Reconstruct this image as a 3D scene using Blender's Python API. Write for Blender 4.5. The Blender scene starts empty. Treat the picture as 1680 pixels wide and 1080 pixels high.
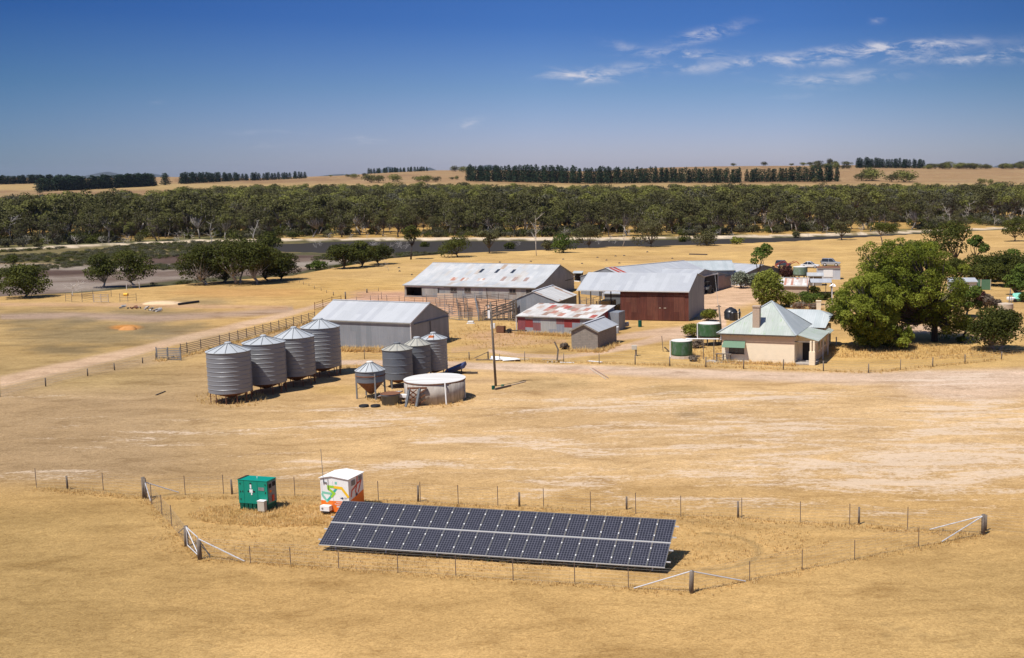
import bpy, bmesh, math, random
import numpy as np
from mathutils import Vector, Matrix
R = math.radians
scn = bpy.context.scene
COL = scn.collection

# ---------------------------------------------------------------- camera
FPX, CX, CY, CAMH = 1810.4, 1142.5, 540.0, 21.023
PITCH, ROLL = R(7.9329), R(0.3786)
cp, sp, cr, sr = math.cos(PITCH), math.sin(PITCH), math.cos(ROLL), math.sin(ROLL)
AF = np.array([0, cp, -sp]); U0 = np.array([0, sp, cp]); X0 = np.array([1.0, 0, 0])
AU = U0 * cr + X0 * sr
AX = X0 * cr - U0 * sr
cam_data = bpy.data.cameras.new('camera')
cam = bpy.data.objects.new('camera', cam_data)
COL.objects.link(cam)
cam.matrix_world = Matrix(((AX[0], AU[0], -AF[0], 0), (AX[1], AU[1], -AF[1], 0), (AX[2], AU[2], -AF[2], CAMH), (0, 0, 0, 1)))
cam_data.sensor_fit = 'HORIZONTAL'
cam_data.sensor_width = 36
cam_data.lens = FPX / 1680 * 36
cam_data.shift_x = -(CX - 840) / 1680
cam_data.shift_y = 0
cam_data.clip_start = 0.5
cam_data.clip_end = 60000
scn.camera = cam

# ---------------------------------------------------------------- sun, sky, exposure
SX, SY = 0.367, 0.399                       # shadow of a 1 m post on the ground
SUN_EL = math.atan2(1, math.hypot(SX, SY))
SUN_ROT = math.atan2(-SX, -SY)
sl = bpy.data.lights.new('sun', 'SUN'); sun = bpy.data.objects.new('sun', sl); COL.objects.link(sun)
sl.energy = 4.8; sl.angle = R(0.53); sl.color = (1.0, 0.95, 0.87)
sun.rotation_euler = Vector((-SX, -SY, 1)).to_track_quat('Z', 'Y').to_euler()
sun.location = (-30, -30, 80)
world = bpy.data.worlds.new('World'); scn.world = world; world.use_nodes = True
scn.view_settings.view_transform = 'Standard'; scn.view_settings.look = 'None'
scn.view_settings.exposure = 0.32; scn.view_settings.gamma = 1
scn.view_settings.use_curve_mapping = False
scn.cycles.max_bounces = 6; scn.cycles.transparent_max_bounces = 8; scn.cycles.volume_bounces = 0
scn.cycles.use_denoising = True

# ---------------------------------------------------------------- node helper
class NT:
    def __init__(s, tree): s.t = tree; s.N = tree.nodes; s.L = tree.links; s.N.clear()
    def n(s, kind, ins=None, **kw):
        o = s.N.new(kind)
        for k, v in kw.items(): setattr(o, k, v)
        for k, v in (ins or {}).items():
            if isinstance(v, bpy.types.NodeSocket): s.L.new(v, o.inputs[k])
            else: o.inputs[k].default_value = v
        return o
    def math(s, op, a, b=0.0, c=0.0, clamp=False):
        o = s.n('ShaderNodeMath', {0: a, 1: b, 2: c}, operation=op, use_clamp=clamp); return o.outputs[0]
    def vmath(s, op, a, b=(0, 0, 0)):
        o = s.n('ShaderNodeVectorMath', {0: a, 1: b}, operation=op); return o.outputs[0]
    def mix(s, f, a, b, mode='MIX'):
        o = s.N.new('ShaderNodeMix'); o.data_type = 'RGBA'; o.blend_type = mode; o.clamp_factor = True
        for i, v in ((0, f), (6, a), (7, b)):
            if isinstance(v, bpy.types.NodeSocket): s.L.new(v, o.inputs[i])
            else: o.inputs[i].default_value = (v if i == 0 or len(v) == 4 else (*v, 1))
        return o.outputs[2]
    def noise(s, vec, scale, detail=3, rough=.55, dist=0.0):
        o = s.n('ShaderNodeTexNoise', {'Vector': vec, 'Scale': scale, 'Detail': detail, 'Roughness': rough, 'Distortion': dist}); return o.outputs[0]
    def ramp(s, f, stops, interp='LINEAR'):
        o = s.n('ShaderNodeValToRGB', {0: f}); r = o.color_ramp; r.interpolation = interp
        while len(r.elements) < len(stops): r.elements.new(0.5)
        for e, (p, c) in zip(r.elements, stops):
            e.position = p; e.color = (*c, 1) if hasattr(c, '__len__') else (c, c, c, 1)
        return o.outputs[0]
    def sstep(s, x, a, b):
        o = s.n('ShaderNodeMapRange', {0: x, 1: a, 2: b, 3: 0.0, 4: 1.0}, interpolation_type='SMOOTHSTEP'); return o.outputs[0]
    def scale(s, v, sc):
        return s.vmath('MULTIPLY', v, sc)

def srgb(r, g, b):
    f = lambda c: (c / 255 / 12.92) if c <= 10.3 else (((c / 255) + .055) / 1.055) ** 2.4
    return (f(r), f(g), f(b))

# sky: Nishita for the light, tinted towards the deep clear blue of the photo, wisps of cirrus low in the south
w = NT(world.node_tree)
sky = w.n('ShaderNodeTexSky', sky_type='NISHITA', sun_disc=False, sun_elevation=SUN_EL, sun_rotation=SUN_ROT,
          altitude=200, air_density=1.0, dust_density=0.6, ozone_density=2.5).outputs[0]
tc = w.n('ShaderNodeTexCoord').outputs['Generated']
sep = w.n('ShaderNodeSeparateXYZ', {0: tc})
zz = sep.outputs[2]
SKYTINT = w.ramp(zz, [(0.0, (0.76, 0.72, 1.04)), (0.035, (0.58, 0.60, 0.94)), (0.075, (0.37, 0.48, 0.77)), (0.13, (0.17, 0.32, 0.68)), (0.2, (0.14, 0.29, 0.62)), (0.5, (0.45, 0.6, 0.9)), (1.0, (0.7, 0.8, 1))])
base = w.mix(1.0, sky, SKYTINT, 'MULTIPLY')
az = w.math('DIVIDE', sep.outputs[0], w.math('MAXIMUM', sep.outputs[1], 0.05))
el = w.math('DIVIDE', zz, w.math('MAXIMUM', sep.outputs[1], 0.05))
cv = w.n('ShaderNodeCombineXYZ', {0: az, 1: el, 2: 0.0}).outputs[0]
base = w.mix(1.0, base, w.ramp(w.math('ADD', w.math('MULTIPLY', sep.outputs[0], .5), .5), [(0.0, (.9, .9, .9)), (0.22, (.38, .57, .65)), (.33, (.74, .82, .86)), (.43, (.97, .99, .98)), (.54, (.97, .98, .95)), (.65, (.66, .72, .70)), (1.0, (.9, .9, .9))]), 'MULTIPLY')
dist = w.math('MULTIPLY', w.math('SUBTRACT', w.noise(cv, 9, 4), 0.5), 0.05)
el2 = w.math('ADD', el, w.math('MULTIPLY', dist, 0.35))
az2 = w.math('ADD', az, dist)
tot = None
def pxdir(px, py):
    r = AF + AX * (px - CX) / FPX + AU * (CY - py) / FPX
    return r[0] / r[1], r[2] / r[1]
for (px, py, a, b, sl_, amp) in [(965, 122, 62, 9, .05, 1.0), (1160, 56, 52, 9, -.22, .95), (1125, 89, 66, 6, 0, .8), (1100, 112, 95, 8, .02, .5), (1260, 101, 75, 9, -.02, .55), (1460, 80, 125, 9, -.06, 1.25), (1400, 97, 190, 7, -.02, .35), (1370, 129, 90, 10, -.02, .55), (1560, 100, 130, 7, -.02, .45), (1665, 86, 70, 8, -.1, .5), (1030, 78, 36, 7, .25, .3), (776, 200, 22, 7, -.2, .6), (600, 229, 40, 5, 0, .35), (430, 240, 50, 5, 0, .14), (450, 218, 60, 4, 0, .12), (1435, 35, 12, 5, 0, .35), (262, 166, 12, 4, 0, .15), (1300, 158, 60, 5, 0, .15)]:
    x0, y0 = pxdir(px, py)
    dx = w.math('SUBTRACT', az2, x0); dy = w.math('SUBTRACT', el2, y0)
    dy = w.math('ADD', dy, w.math('MULTIPLY', dx, sl_))
    q = w.math('ADD', w.math('POWER', w.math('ABSOLUTE', w.math('MULTIPLY', dx, FPX / a)), 2.0), w.math('POWER', w.math('ABSOLUTE', w.math('MULTIPLY', dy, FPX / b)), 2.0))
    gv = w.math('MULTIPLY', w.math('EXPONENT', w.math('MULTIPLY', q, -1.1)), amp)
    tot = gv if tot is None else w.math('ADD', tot, gv)
fine = w.noise(w.scale(cv, (1.0, 3.2, 1)), 26, 8, .68, .4)
den = w.math('MULTIPLY', tot, w.math('MULTIPLY', w.sstep(fine, .40, .68), 1.15))
den = w.math('MINIMUM', den, 0.82)
front = w.math('GREATER_THAN', sep.outputs[1], 0.1)
den = w.math('MULTIPLY', den, front)
skyc = w.mix(den, base, (5.6, 5.5, 6.0))
w.n('ShaderNodeOutputWorld', {0: w.n('ShaderNodeBackground', {0: skyc, 1: 0.101}).outputs[0]})
# ---------------------------------------------------------------- projection used to lay things out on the ground
def project(x, y, z):
    x = np.asarray(x, float); y = np.asarray(y, float); z = np.asarray(z, float) - CAMH
    d = x * AF[0] + y * AF[1] + z * AF[2]
    d = np.where(d > .1, d, .1)
    return CX + FPX * (x * AX[0] + y * AX[1] + z * AX[2]) / d, CY - FPX * (x * AU[0] + y * AU[1] + z * AU[2]) / d

def flat(px, py, z=0.0):
    r = AF + AX * (px - CX) / FPX + AU * (CY - py) / FPX
    t = (z - CAMH) / r[2]
    return r[0] * t, r[1] * t

def edge(pts):
    """px polyline -> (tx, y) arrays on flat ground"""
    a = [flat(*p) for p in pts]
    tx = np.array([p[0] / p[1] for p in a]); y = np.array([p[1] for p in a]); o = np.argsort(tx)
    return tx[o], y[o]
E_LAND = edge([(-400, 510), (0, 487), (130, 481), (300, 467), (480, 452), (560, 438), (640, 424), (720, 417), (850, 411), (1000, 403), (1150, 400), (1300, 394), (1430, 387), (1560, 380), (1900, 368)])
E_FAR = edge([(-400, 430), (0, 410), (330, 395), (560, 392), (850, 391.5), (1000, 391), (1160, 389), (1300, 386), (1430, 382), (1560, 377.5), (1900, 366)])
W_NEAR = edge([(330, 402), (440, 409), (560, 412), (700, 413), (850, 411), (1000, 404), (1150, 401), (1300, 395), (1430, 387.5), (1560, 380)])
W_FAR = edge([(330, 401), (440, 399), (560, 394.5), (700, 393.5), (850, 393.5), (1000, 392.5), (1160, 390.5), (1300, 387.5), (1430, 383.5), (1560, 379)])
RIDGE = ([-600, 0, 140, 280, 420, 560, 640, 720, 840, 980, 1080, 1160, 1300, 1400, 1500, 1680, 2300], [297, 292, 293, 290, 293, 289, 284, 280, 279, 281, 276, 274.5, 273, 271.5, 273, 276, 280])

def smooth(a, b, x):
    t = np.clip((x - a) / (b - a), 0, 1); return t * t * (3 - 2 * t)

def terr(x, y):
    x = np.asarray(x, float); y = np.asarray(y, float)
    ys = np.maximum(y, 1.0); tx = x / ys
    yn = np.interp(tx, *E_LAND); yf = np.interp(tx, *E_FAR)
    z = np.zeros_like(ys + tx)
    ins = smooth(yn - 2, yn + 7, ys) * (1 - smooth(yf - 4, yf + 6, ys)) * (tx < .35)
    z = z - 0.45 * ins
    wn = np.interp(tx, *W_NEAR); wf = np.interp(tx, *W_FAR)
    win = smooth(wn - 3, wn + 3, ys) * (1 - smooth(wf - 3, wf + 3, ys)) * (tx > -.43) * (tx < .24)
    z = z - 0.8 * win
    # rise to the ridge of fields
    px = CX + FPX * tx / cp
    hy = 295.3 + (px + 10.7) * (284.1 - 295.3) / 1699.9
    ry = np.interp(px, *RIDGE)
    zr = CAMH + (hy - ry) * 2500 / FPX
    zr = np.clip(zr, 8, 60)
    rise = smooth(900, 2500, ys)
    back = 1 - 0.9 * smooth(2560, 4200, ys)
    z = z + zr * rise * back + (1 - back) * 3
    z = z + 0.9 * np.sin(x / 130 + 1) * np.sin(ys / 170) * smooth(520, 900, ys)
    return np.where(y > 1, z, 0.0)

def P(px, py):
    """the ground point seen at photo pixel px, py (march along the ray, then bisect)"""
    r = AF + AX * (px - CX) / FPX + AU * (CY - py) / FPX
    d = np.geomspace(25, 9000, 1500)
    h = CAMH + r[2] * d - terr(r[0] * d, r[1] * d)
    if not (h < 0).any():                      # just above the skyline: take the crest under that pixel
        q = np.where((d > 1500) & (d < 3200), h / d, 1e9); k = int(np.argmin(q)); return Vector((r[0] * d[k], r[1] * d[k], float(terr(r[0] * d[k], r[1] * d[k]))))
    k = np.argmax(h < 0)
    lo, hi = d[max(k - 1, 0)], d[k]
    for _ in range(24):
        m = (lo + hi) / 2
        if CAMH + r[2] * m - float(terr(r[0] * m, r[1] * m)) < 0: hi = m
        else: lo = m
    return Vector((r[0] * hi, r[1] * hi, float(terr(r[0] * hi, r[1] * hi))))

def top(p, py):
    """height above p at which a vertical through p reaches photo row py"""
    lo, hi = 0.0, 60.0
    for _ in range(40):
        m = (lo + hi) / 2
        if float(project(p[0], p[1], p[2] + m)[1]) > py: lo = m
        else: hi = m
    return lo
def mpx(p):
    """metres per photo pixel at p"""
    return float(np.dot(np.array([p[0], p[1], p[2] - CAMH]), AF)) / FPX

def rpx(p, hw):
    """radius of a round thing whose outline is hw photo pixels either side"""
    return hw * mpx(p) * math.cos(math.atan2(abs((CX - float(project(*p)[0]))), FPX))

# ---------------------------------------------------------------- things, parts
def put(name, data, parent=None, loc=None, rz=0.0):
    o = bpy.data.objects.new(name, data); COL.objects.link(o)
    if parent is not None: o.parent = parent
    if loc is not None: o.location = loc
    if rz: o.rotation_euler = (0, 0, rz)
    return o
def tag(o, label, cat, group=None, kind=None):
    if label: o['label'] = label
    if cat: o['category'] = cat
    if group: o['group'] = group
    if kind: o['kind'] = kind
    return o
def thing(name, label, cat, loc=(0, 0, 0), rz=0.0, group=None):
    return tag(put(name, None, None, loc, rz), label, cat, group)
def kids(o):
    return [c for c in bpy.data.objects if c.parent == o]
def dup(o, loc=None, rz=None, label=None, scale=None, tree=None):
    """copy a thing with its parts and sub-parts; tree = cached [(child, [grandchildren])]"""
    r = o.copy(); COL.objects.link(r)
    if loc is not None: r.location = loc
    if rz is not None: r.rotation_euler = (0, 0, rz)
    if label: r['label'] = label
    if scale is not None: r.scale = scale if hasattr(scale, '__len__') else (scale,) * 3
    for ch, gs in (tree if tree is not None else [(c, kids(c)) for c in kids(o)]):
        c = ch.copy(); COL.objects.link(c); c.parent = r
        for q in gs:
            d = q.copy(); COL.objects.link(d); d.parent = c
    return r

class MB:
    """collects faces, then links them as ONE mesh object with metre-scaled UVs"""
    def __init__(s): s.v = []; s.f = []; s.m = []; s.sm = []; s.mi = 0; s.smooth = False
    def add(s, vs, fs):
        k = len(s.v); s.v += [tuple(v) for v in vs]
        for f in fs: s.f.append([i + k for i in f]); s.m.append(s.mi); s.sm.append(s.smooth)
        return s
    def poly(s, *p): return s.add(p, [list(range(len(p)))])
    def box(s, x0, x1, y0, y1, z0, z1):
        return s.add([(x0, y0, z0), (x1, y0, z0), (x1, y1, z0), (x0, y1, z0), (x0, y0, z1), (x1, y0, z1), (x1, y1, z1), (x0, y1, z1)],
                     [[0, 3, 2, 1], [4, 5, 6, 7], [0, 1, 5, 4], [1, 2, 6, 5], [2, 3, 7, 6], [3, 0, 4, 7]])
    def slab(s, pts, t):
        """polygon extruded by t against its own normal (t up = positive z side)"""
        p = [Vector(q) for q in pts]; n = Vector((0, 0, 0))
        for i in range(len(p)): n += (p[i] - p[0]).cross(p[(i + 1) % len(p)] - p[0])
        n.normalize()
        if n.z < 0 or (abs(n.z) < 1e-6 and n.y > 0): n = -n
        k = len(p); a = p; b = [q - n * t for q in p]
        nn = (p[1] - p[0]).cross(p[2] - p[0])
        fl = nn.dot(n) > 0
        fs = [list(range(k)) if fl else list(range(k))[::-1], [i + k for i in (range(k - 1, -1, -1) if fl else range(k))]]
        for i in range(k):
            j = (i + 1) % k
            fs.append([i, i + k, j + k, j] if fl else [i, j, j + k, i + k])
        return s.add([tuple(q) for q in a + b], fs)
    def bar(s, a, b, w, h=None):
        """square bar from a to b"""
        a = Vector(a); b = Vector(b); h = h or w; d = (b - a).normalized()
        u = d.cross(Vector((0, 0, 1)))
        if u.length < 1e-3: u = Vector((1, 0, 0))
        u.normalize(); v = u.cross(d)
        vs = [p + u * i * w / 2 + v * j * h / 2 for p in (a, b) for i, j in ((-1, -1), (1, -1), (1, 1), (-1, 1))]
        return s.add(vs, [[0, 1, 2, 3], [7, 6, 5, 4], [0, 4, 5, 1], [1, 5, 6, 2], [2, 6, 7, 3], [3, 7, 4, 0]])
    def tube(s, a, b, r0, r1=None, n=8, cap=True):
        a = Vector(a); b = Vector(b); r1 = r0 if r1 is None else r1; d = (b - a).normalized()
        u = d.cross(Vector((0, 0, 1)));
        if u.length < 1e-3: u = Vector((1, 0, 0))
        u.normalize(); v = u.cross(d)
        vs = []
        for p, r in ((a, r0), (b, r1)):
            for i in range(n):
                t = 2 * math.pi * i / n; vs.append(p + (u * math.cos(t) + v * math.sin(t)) * r)
        fs = [[i, n + i, n + (i + 1) % n, (i + 1) % n] for i in range(n)]
        if cap: fs += [list(range(n)), list(range(2 * n - 1, n - 1, -1))]
        return s.add(vs, fs)
    def path(s, pts, r, n=6):
        pts = [Vector(p) for p in pts]; rs = r if hasattr(r, '__len__') else [r] * len(pts)
        k = len(s.v); d0 = (pts[1] - pts[0]).normalized(); u = d0.cross(Vector((0, 0, 1)))
        if u.length < 1e-2: u = Vector((1, 0, 0))
        u.normalize(); vs = []; fs = []
        for j, p in enumerate(pts):
            d = (pts[min(j + 1, len(pts) - 1)] - pts[max(j - 1, 0)]).normalized()
            u = (u - d * u.dot(d)).normalized(); v = u.cross(d)
            for i in range(n):
                t = 2 * math.pi * i / n; vs.append(p + (u * math.cos(t) + v * math.sin(t)) * rs[j])
        for j in range(len(pts) - 1):
            for i in range(n):
                fs.append([j * n + i, (j + 1) * n + i, (j + 1) * n + (i + 1) % n, j * n + (i + 1) % n])
        fs += [list(range(n)), list(range(len(vs) - 1, len(vs) - n - 1, -1))]
        return s.add(vs, fs)
    def lathe(s, prof, n=32, c=(0, 0)):
        """profile [(r, z)] bottom to top round the z axis"""
        vs = []; fs = []
        for r, z in prof:
            for i in range(n):
                t = 2 * math.pi * i / n; vs.append((c[0] + r * math.cos(t), c[1] + r * math.sin(t), z))
        for j in range(len(prof) - 1):
            for i in range(n):
                fs.append([j * n + i, j * n + (i + 1) % n, (j + 1) * n + (i + 1) % n, (j + 1) * n + i])
        fs += [list(range(n))[::-1], list(range(len(vs) - n, len(vs)))]
        return s.add(vs, fs)
    def build(s, name, mats, parent=None, loc=None, rz=0.0, bevel=0.0):
        me = bpy.data.meshes.new(name); me.from_pydata(s.v, [], s.f)
        for m in (mats if isinstance(mats, (list, tuple)) else [mats]): me.materials.append(m)
        me.polygons.foreach_set('material_index', s.m); me.polygons.foreach_set('use_smooth', s.sm)
        uv = me.uv_layers.new(name='UVMap').data
        me.update()
        for p in me.polygons:
            n = p.normal
            u = Vector((0, 0, 1)).cross(n)
            u = Vector((1, 0, 0)) if u.length < .05 else u.normalized()
            v = n.cross(u)
            for li in p.loop_indices:
                c = me.vertices[me.loops[li].vertex_index].co; uv[li].uv = (c.dot(u), c.dot(v))
        o = put(name, me, parent, loc, rz)
        if bevel:
            b = o.modifiers.new('bevel', 'BEVEL'); b.width = bevel; b.segments = 2; b.limit_method = 'ANGLE'
        return o

# ---------------------------------------------------------------- materials
def material(name):
    m = bpy.data.materials.new(name); m.use_nodes = True; return m, NT(m.node_tree)
def finish(k, col, rough=.8, metal=0.0, bump=None, bstr=.3, bdist=.02, spec=.3, **kw):
    ins = {'Base Color': col if isinstance(col, bpy.types.NodeSocket) else (*col, 1), 'Roughness': rough, 'Metallic': metal, 'Specular IOR Level': spec}
    if bump is not None: ins['Normal'] = k.n('ShaderNodeBump', {'Height': bump, 'Strength': bstr, 'Distance': bdist}).outputs[0]
    ins.update(kw)
    b = k.n('ShaderNodeBsdfPrincipled', ins)
    k.n('ShaderNodeOutputMaterial', {0: b.outputs[0]})
def plain(name, col, rough=.7, metal=0.0, var=.12, scale=3.0, spec=.3, grime=0.0, gcol=(.12, .09, .06)):
    m, k = material(name); tcx = k.n('ShaderNodeTexCoord').outputs['Object']
    nz = k.noise(tcx, scale, 5)
    c = k.mix(1.0, (*col, 1), k.ramp(nz, [(.25, 1 - var), (.75, 1 + var)]), 'MULTIPLY')
    if grime: c = k.mix(k.math('MULTIPLY', k.sstep(k.noise(tcx, scale * .6, 6, .7), .48, .72), grime), c, (*gcol, 1))
    finish(k, c, rough, metal, nz, .15, .01, spec); return m
def sheet(name, cols, sw=.76, sh=3.6, rough=.45, metal=.35, rust=0.0, rcol=(.20, .085, .04), var=.12, streak=.15, rib=.25, ribs=.35, seed=0.0, horiz=False, weights=None, spec=.4):
    """corrugated sheets: every sheet takes one of cols, streaks run down it, rust spreads by noise"""
    m, k = material(name)
    uv = k.n('ShaderNodeUVMap').outputs[0]; s = k.n('ShaderNodeSeparateXYZ', {0: uv}); U_, V_ = s.outputs[0], s.outputs[1]
    iu = k.math('FLOOR', k.math('DIVIDE', U_, sw)); iv = k.math('FLOOR', k.math('ADD', k.math('DIVIDE', V_, sh), k.math('MULTIPLY', iu, .37)))
    wn = k.n('ShaderNodeTexWhiteNoise', {0: k.n('ShaderNodeCombineXYZ', {0: iu, 1: iv, 2: seed}).outputs[0]}, noise_dimensions='3D').outputs[0]
    n = len(cols); ws = weights or [1] * n; acc = 0; st = []
    for c, wgt in zip(cols, ws): st.append((acc / sum(ws), c)); acc += wgt
    c = k.ramp(wn, st, 'CONSTANT')
    sv = k.n('ShaderNodeCombineXYZ', {0: k.math('MULTIPLY', U_, 5.0), 1: k.math('MULTIPLY', V_, .5), 2: seed}).outputs[0]
    st2 = k.noise(sv, 1.0, 5, .6)
    c = k.mix(1.0, c, k.ramp(st2, [(.2, 1 - streak), (.8, 1 + streak)]), 'MULTIPLY')
    big = k.noise(k.vmath('ADD', uv, (seed, seed, 0)), .35, 4)
    c = k.mix(1.0, c, k.ramp(big, [(.25, 1 - var), (.75, 1 + var)]), 'MULTIPLY')
    if rust:
        rn = k.math('ADD', k.math('MULTIPLY', k.noise(sv, .8, 6, .7), .6), k.math('MULTIPLY', k.noise(uv, 1.4, 5, .7), .4))
        c = k.mix(k.math('MULTIPLY', k.sstep(rn, .62 - rust * .3, .74 - rust * .25), .85), c, (*rcol, 1))
    src = V_ if horiz else U_
    rb = k.math('SINE', k.math('MULTIPLY', src, 2 * math.pi / rib))
    finish(k, c, rough, metal, rb, ribs, .02, spec); return m

WHITE = (.72, .72, .70); LINEC = None
M = {}
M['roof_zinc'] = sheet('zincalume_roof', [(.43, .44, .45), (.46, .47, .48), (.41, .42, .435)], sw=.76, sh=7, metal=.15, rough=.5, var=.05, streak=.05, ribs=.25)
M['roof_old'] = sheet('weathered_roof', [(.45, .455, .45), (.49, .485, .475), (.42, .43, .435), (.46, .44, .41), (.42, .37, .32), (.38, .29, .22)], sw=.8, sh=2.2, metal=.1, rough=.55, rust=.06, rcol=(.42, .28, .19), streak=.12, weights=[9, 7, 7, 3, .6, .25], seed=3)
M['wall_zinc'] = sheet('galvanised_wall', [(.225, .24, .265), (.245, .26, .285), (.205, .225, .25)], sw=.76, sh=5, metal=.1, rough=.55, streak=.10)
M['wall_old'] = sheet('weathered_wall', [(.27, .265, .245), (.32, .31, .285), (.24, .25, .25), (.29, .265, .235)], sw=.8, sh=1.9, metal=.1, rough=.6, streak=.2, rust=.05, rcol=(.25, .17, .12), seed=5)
M['wall_rust'] = sheet('rusty_wall', [(.088, .024, .015), (.105, .030, .019), (.078, .022, .015), (.125, .042, .026)], sw=.8, sh=4, metal=0, rough=.85, streak=.4, var=.2, seed=7, rib=.3)
M['roof_patch'] = sheet('patched_roof', [(.52, .50, .47), (.57, .55, .52), (.46, .43, .40), (.36, .085, .06), (.30, .20, .15), (.42, .33, .27), (.40, .19, .14)], sw=.8, sh=1.7, metal=.05, rough=.6, rust=.22, rcol=(.36, .2, .13), weights=[7, 6, 3, 2.4, 2, 2.4, 1.5], seed=11)
M['wall_patch'] = sheet('patched_red_wall', [(.24, .035, .033), (.21, .085, .085), (.27, .28, .30), (.32, .32, .31), (.22, .06, .065), (.22, .235, .27)], sw=1.15, sh=1.1, metal=.0, rough=.7, streak=.18, weights=[2, 1.6, 2.4, 1.8, 1.6, 1.8], seed=21)
M['roof_skil'] = sheet('streaked_roof', [(.52, .51, .49), (.55, .54, .52), (.49, .48, .46), (.34, .22, .15)], sw=.6, sh=3.2, metal=.05, rough=.6, rust=.10, rcol=(.35, .21, .14), weights=[6, 5, 4, 2], seed=6)
M['roof_green'] = sheet('faded_green_roof', [(.355, .385, .35), (.39, .415, .38), (.34, .375, .335)], sw=.8, sh=3, metal=.0, rough=.6, rust=.30, rcol=(.20, .33, .13), streak=.12, var=.1, seed=9)
M['roof_blue'] = sheet('pale_blue_roof', [(.38, .415, .42), (.40, .43, .435), (.36, .395, .40)], sw=.8, sh=4, metal=.05, rough=.55, rust=.05, rcol=(.33, .42, .30), streak=.1, seed=4)
M['roof_rusty'] = sheet('rust_streaked_roof', [(.52, .49, .46), (.45, .38, .34), (.36, .17, .12), (.40, .23, .17), (.55, .53, .50)], sw=.4, sh=2.5, metal=.0, rough=.7, rust=.2, rcol=(.30, .12, .08), streak=.2, seed=14)
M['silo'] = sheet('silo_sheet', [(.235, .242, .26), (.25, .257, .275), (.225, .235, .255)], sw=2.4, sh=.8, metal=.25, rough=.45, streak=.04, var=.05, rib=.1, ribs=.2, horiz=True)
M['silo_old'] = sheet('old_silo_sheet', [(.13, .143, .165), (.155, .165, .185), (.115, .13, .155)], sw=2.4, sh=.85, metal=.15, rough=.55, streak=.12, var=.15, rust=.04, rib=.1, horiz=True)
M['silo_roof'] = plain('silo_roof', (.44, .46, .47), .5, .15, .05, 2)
M['silo_roof_old'] = plain('old_silo_roof', (.38, .37, .32), .6, .1, .12, 3, grime=.4, gcol=(.28, .22, .15))
M['steel'] = plain('grey_steel', (.22, .22, .22), .6, .2, .2, 4)
M['seam'] = plain('dark_seam', (.16, .17, .18), .6, .2, .1)
M['rust'] = plain('rust', (.17, .075, .04), .85, 0, .3, 5, grime=.3, gcol=(.08, .04, .03))
M['rail'] = plain('weathered_rail', (.17, .14, .12), .8, 0, .3, 4)
M['wood'] = plain('weathered_timber', (.16, .13, .105), .9, 0, .3, 6)
M['wood_dark'] = plain('dark_timber', (.09, .07, .055), .9, 0, .3, 6)
M['pipe'] = plain('galvanised_pipe', (.62, .62, .63), .4, .25, .05)
M['white'] = plain('white_paint', (.78, .78, .77), .45, 0, .04)
M['white_dirty'] = plain('dirty_white', (.62, .60, .56), .6, 0, .1, 4, grime=.3, gcol=(.4, .34, .28))
M['black'] = plain('black_rubber', (.016, .016, .018), .6, 0, .2)
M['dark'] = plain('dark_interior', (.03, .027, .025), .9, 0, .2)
M['wire'] = plain('fence_wire', (.30, .28, .25), .5, .4, .1)
M['picket'] = plain('steel_picket', (.13, .095, .08), .7, .1, .2)
M['conc'] = None
M['teal'] = plain('green_enamel', (.0, .235, .165), .4, 0, .05, 2, spec=.4)
M['teal_dark'] = plain('green_enamel_end', (.0, .075, .05), .5, 0, .05, 2)
M['orange'] = plain('orange_vinyl', (.80, .17, .015), .45, 0, .04)
M['yellow'] = plain('yellow_vinyl', (.85, .52, .03), .45, 0, .03)
M['lime'] = plain('lime_vinyl', (.32, .60, .05), .45, 0, .03)
M['aqua'] = plain('aqua_vinyl', (.05, .42, .33), .45, 0, .06)
M['mint'] = plain('mint_vinyl', (.22, .55, .42), .45, 0, .06)
M['redv'] = plain('red_vinyl', (.60, .07, .04), .45, 0, .03)
M['grey_box'] = plain('beige_grey_box', (.50, .46, .38), .5, 0, .05)
M['cream'] = plain('cream_render', (.80, .68, .50), .85, 0, .06, 1.5)
M['cream_shaded'] = plain('shaded_cream_wall', (.62, .46, .31), .85, 0, .07, 2)  # darker copy of the cream, eave shade put into the wall colour
M['brick'] = plain('pale_brick', (.42, .32, .24), .85, 0, .12, 8)
M['tan'] = None
M['glass'] = plain('dark_glass', (.03, .035, .04), .1, 0, .1, spec=.6)
M['glass_warm'] = plain('dusty_glass', (.07, .065, .04), .25, 0, .2, spec=.5)
M['gutter'] = plain('gutter', (.35, .34, .31), .5, .1, .1)
M['green_sheet'] = plain('green_fence_sheet', (.085, .17, .10), .5, 0, .07)
M['straw'] = plain('straw', (.48, .34, .15), .95, 0, .2)
M['red_mach'] = plain('red_machinery', (.38, .055, .03), .6, 0, .2, 4, grime=.4, gcol=(.12, .05, .03))
M['car_silver'] = plain('silver_car_paint', (.42, .44, .47), .28, .4, .03, spec=.5)
M['car_white'] = plain('white_car_paint', (.66, .67, .68), .3, .05, .03, spec=.5)
M['car_dark'] = plain('dark_car_paint', (.05, .07, .09), .25, .2, .05, spec=.5)
M['blue_box'] = plain('blue_plastic', (.05, .06, .13), .5, 0, .1)
M['tan_door'] = sheet('brown_door_sheet', [(.30, .21, .18), (.32, .23, .20)], sw=1.2, sh=4, metal=0, rough=.7, streak=.15)
M['grey_blue_wall'] = sheet('pale_shed_wall', [(.50, .52, .56), (.46, .49, .54)], sw=.5, sh=5, metal=0, rough=.6, streak=.05)

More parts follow.
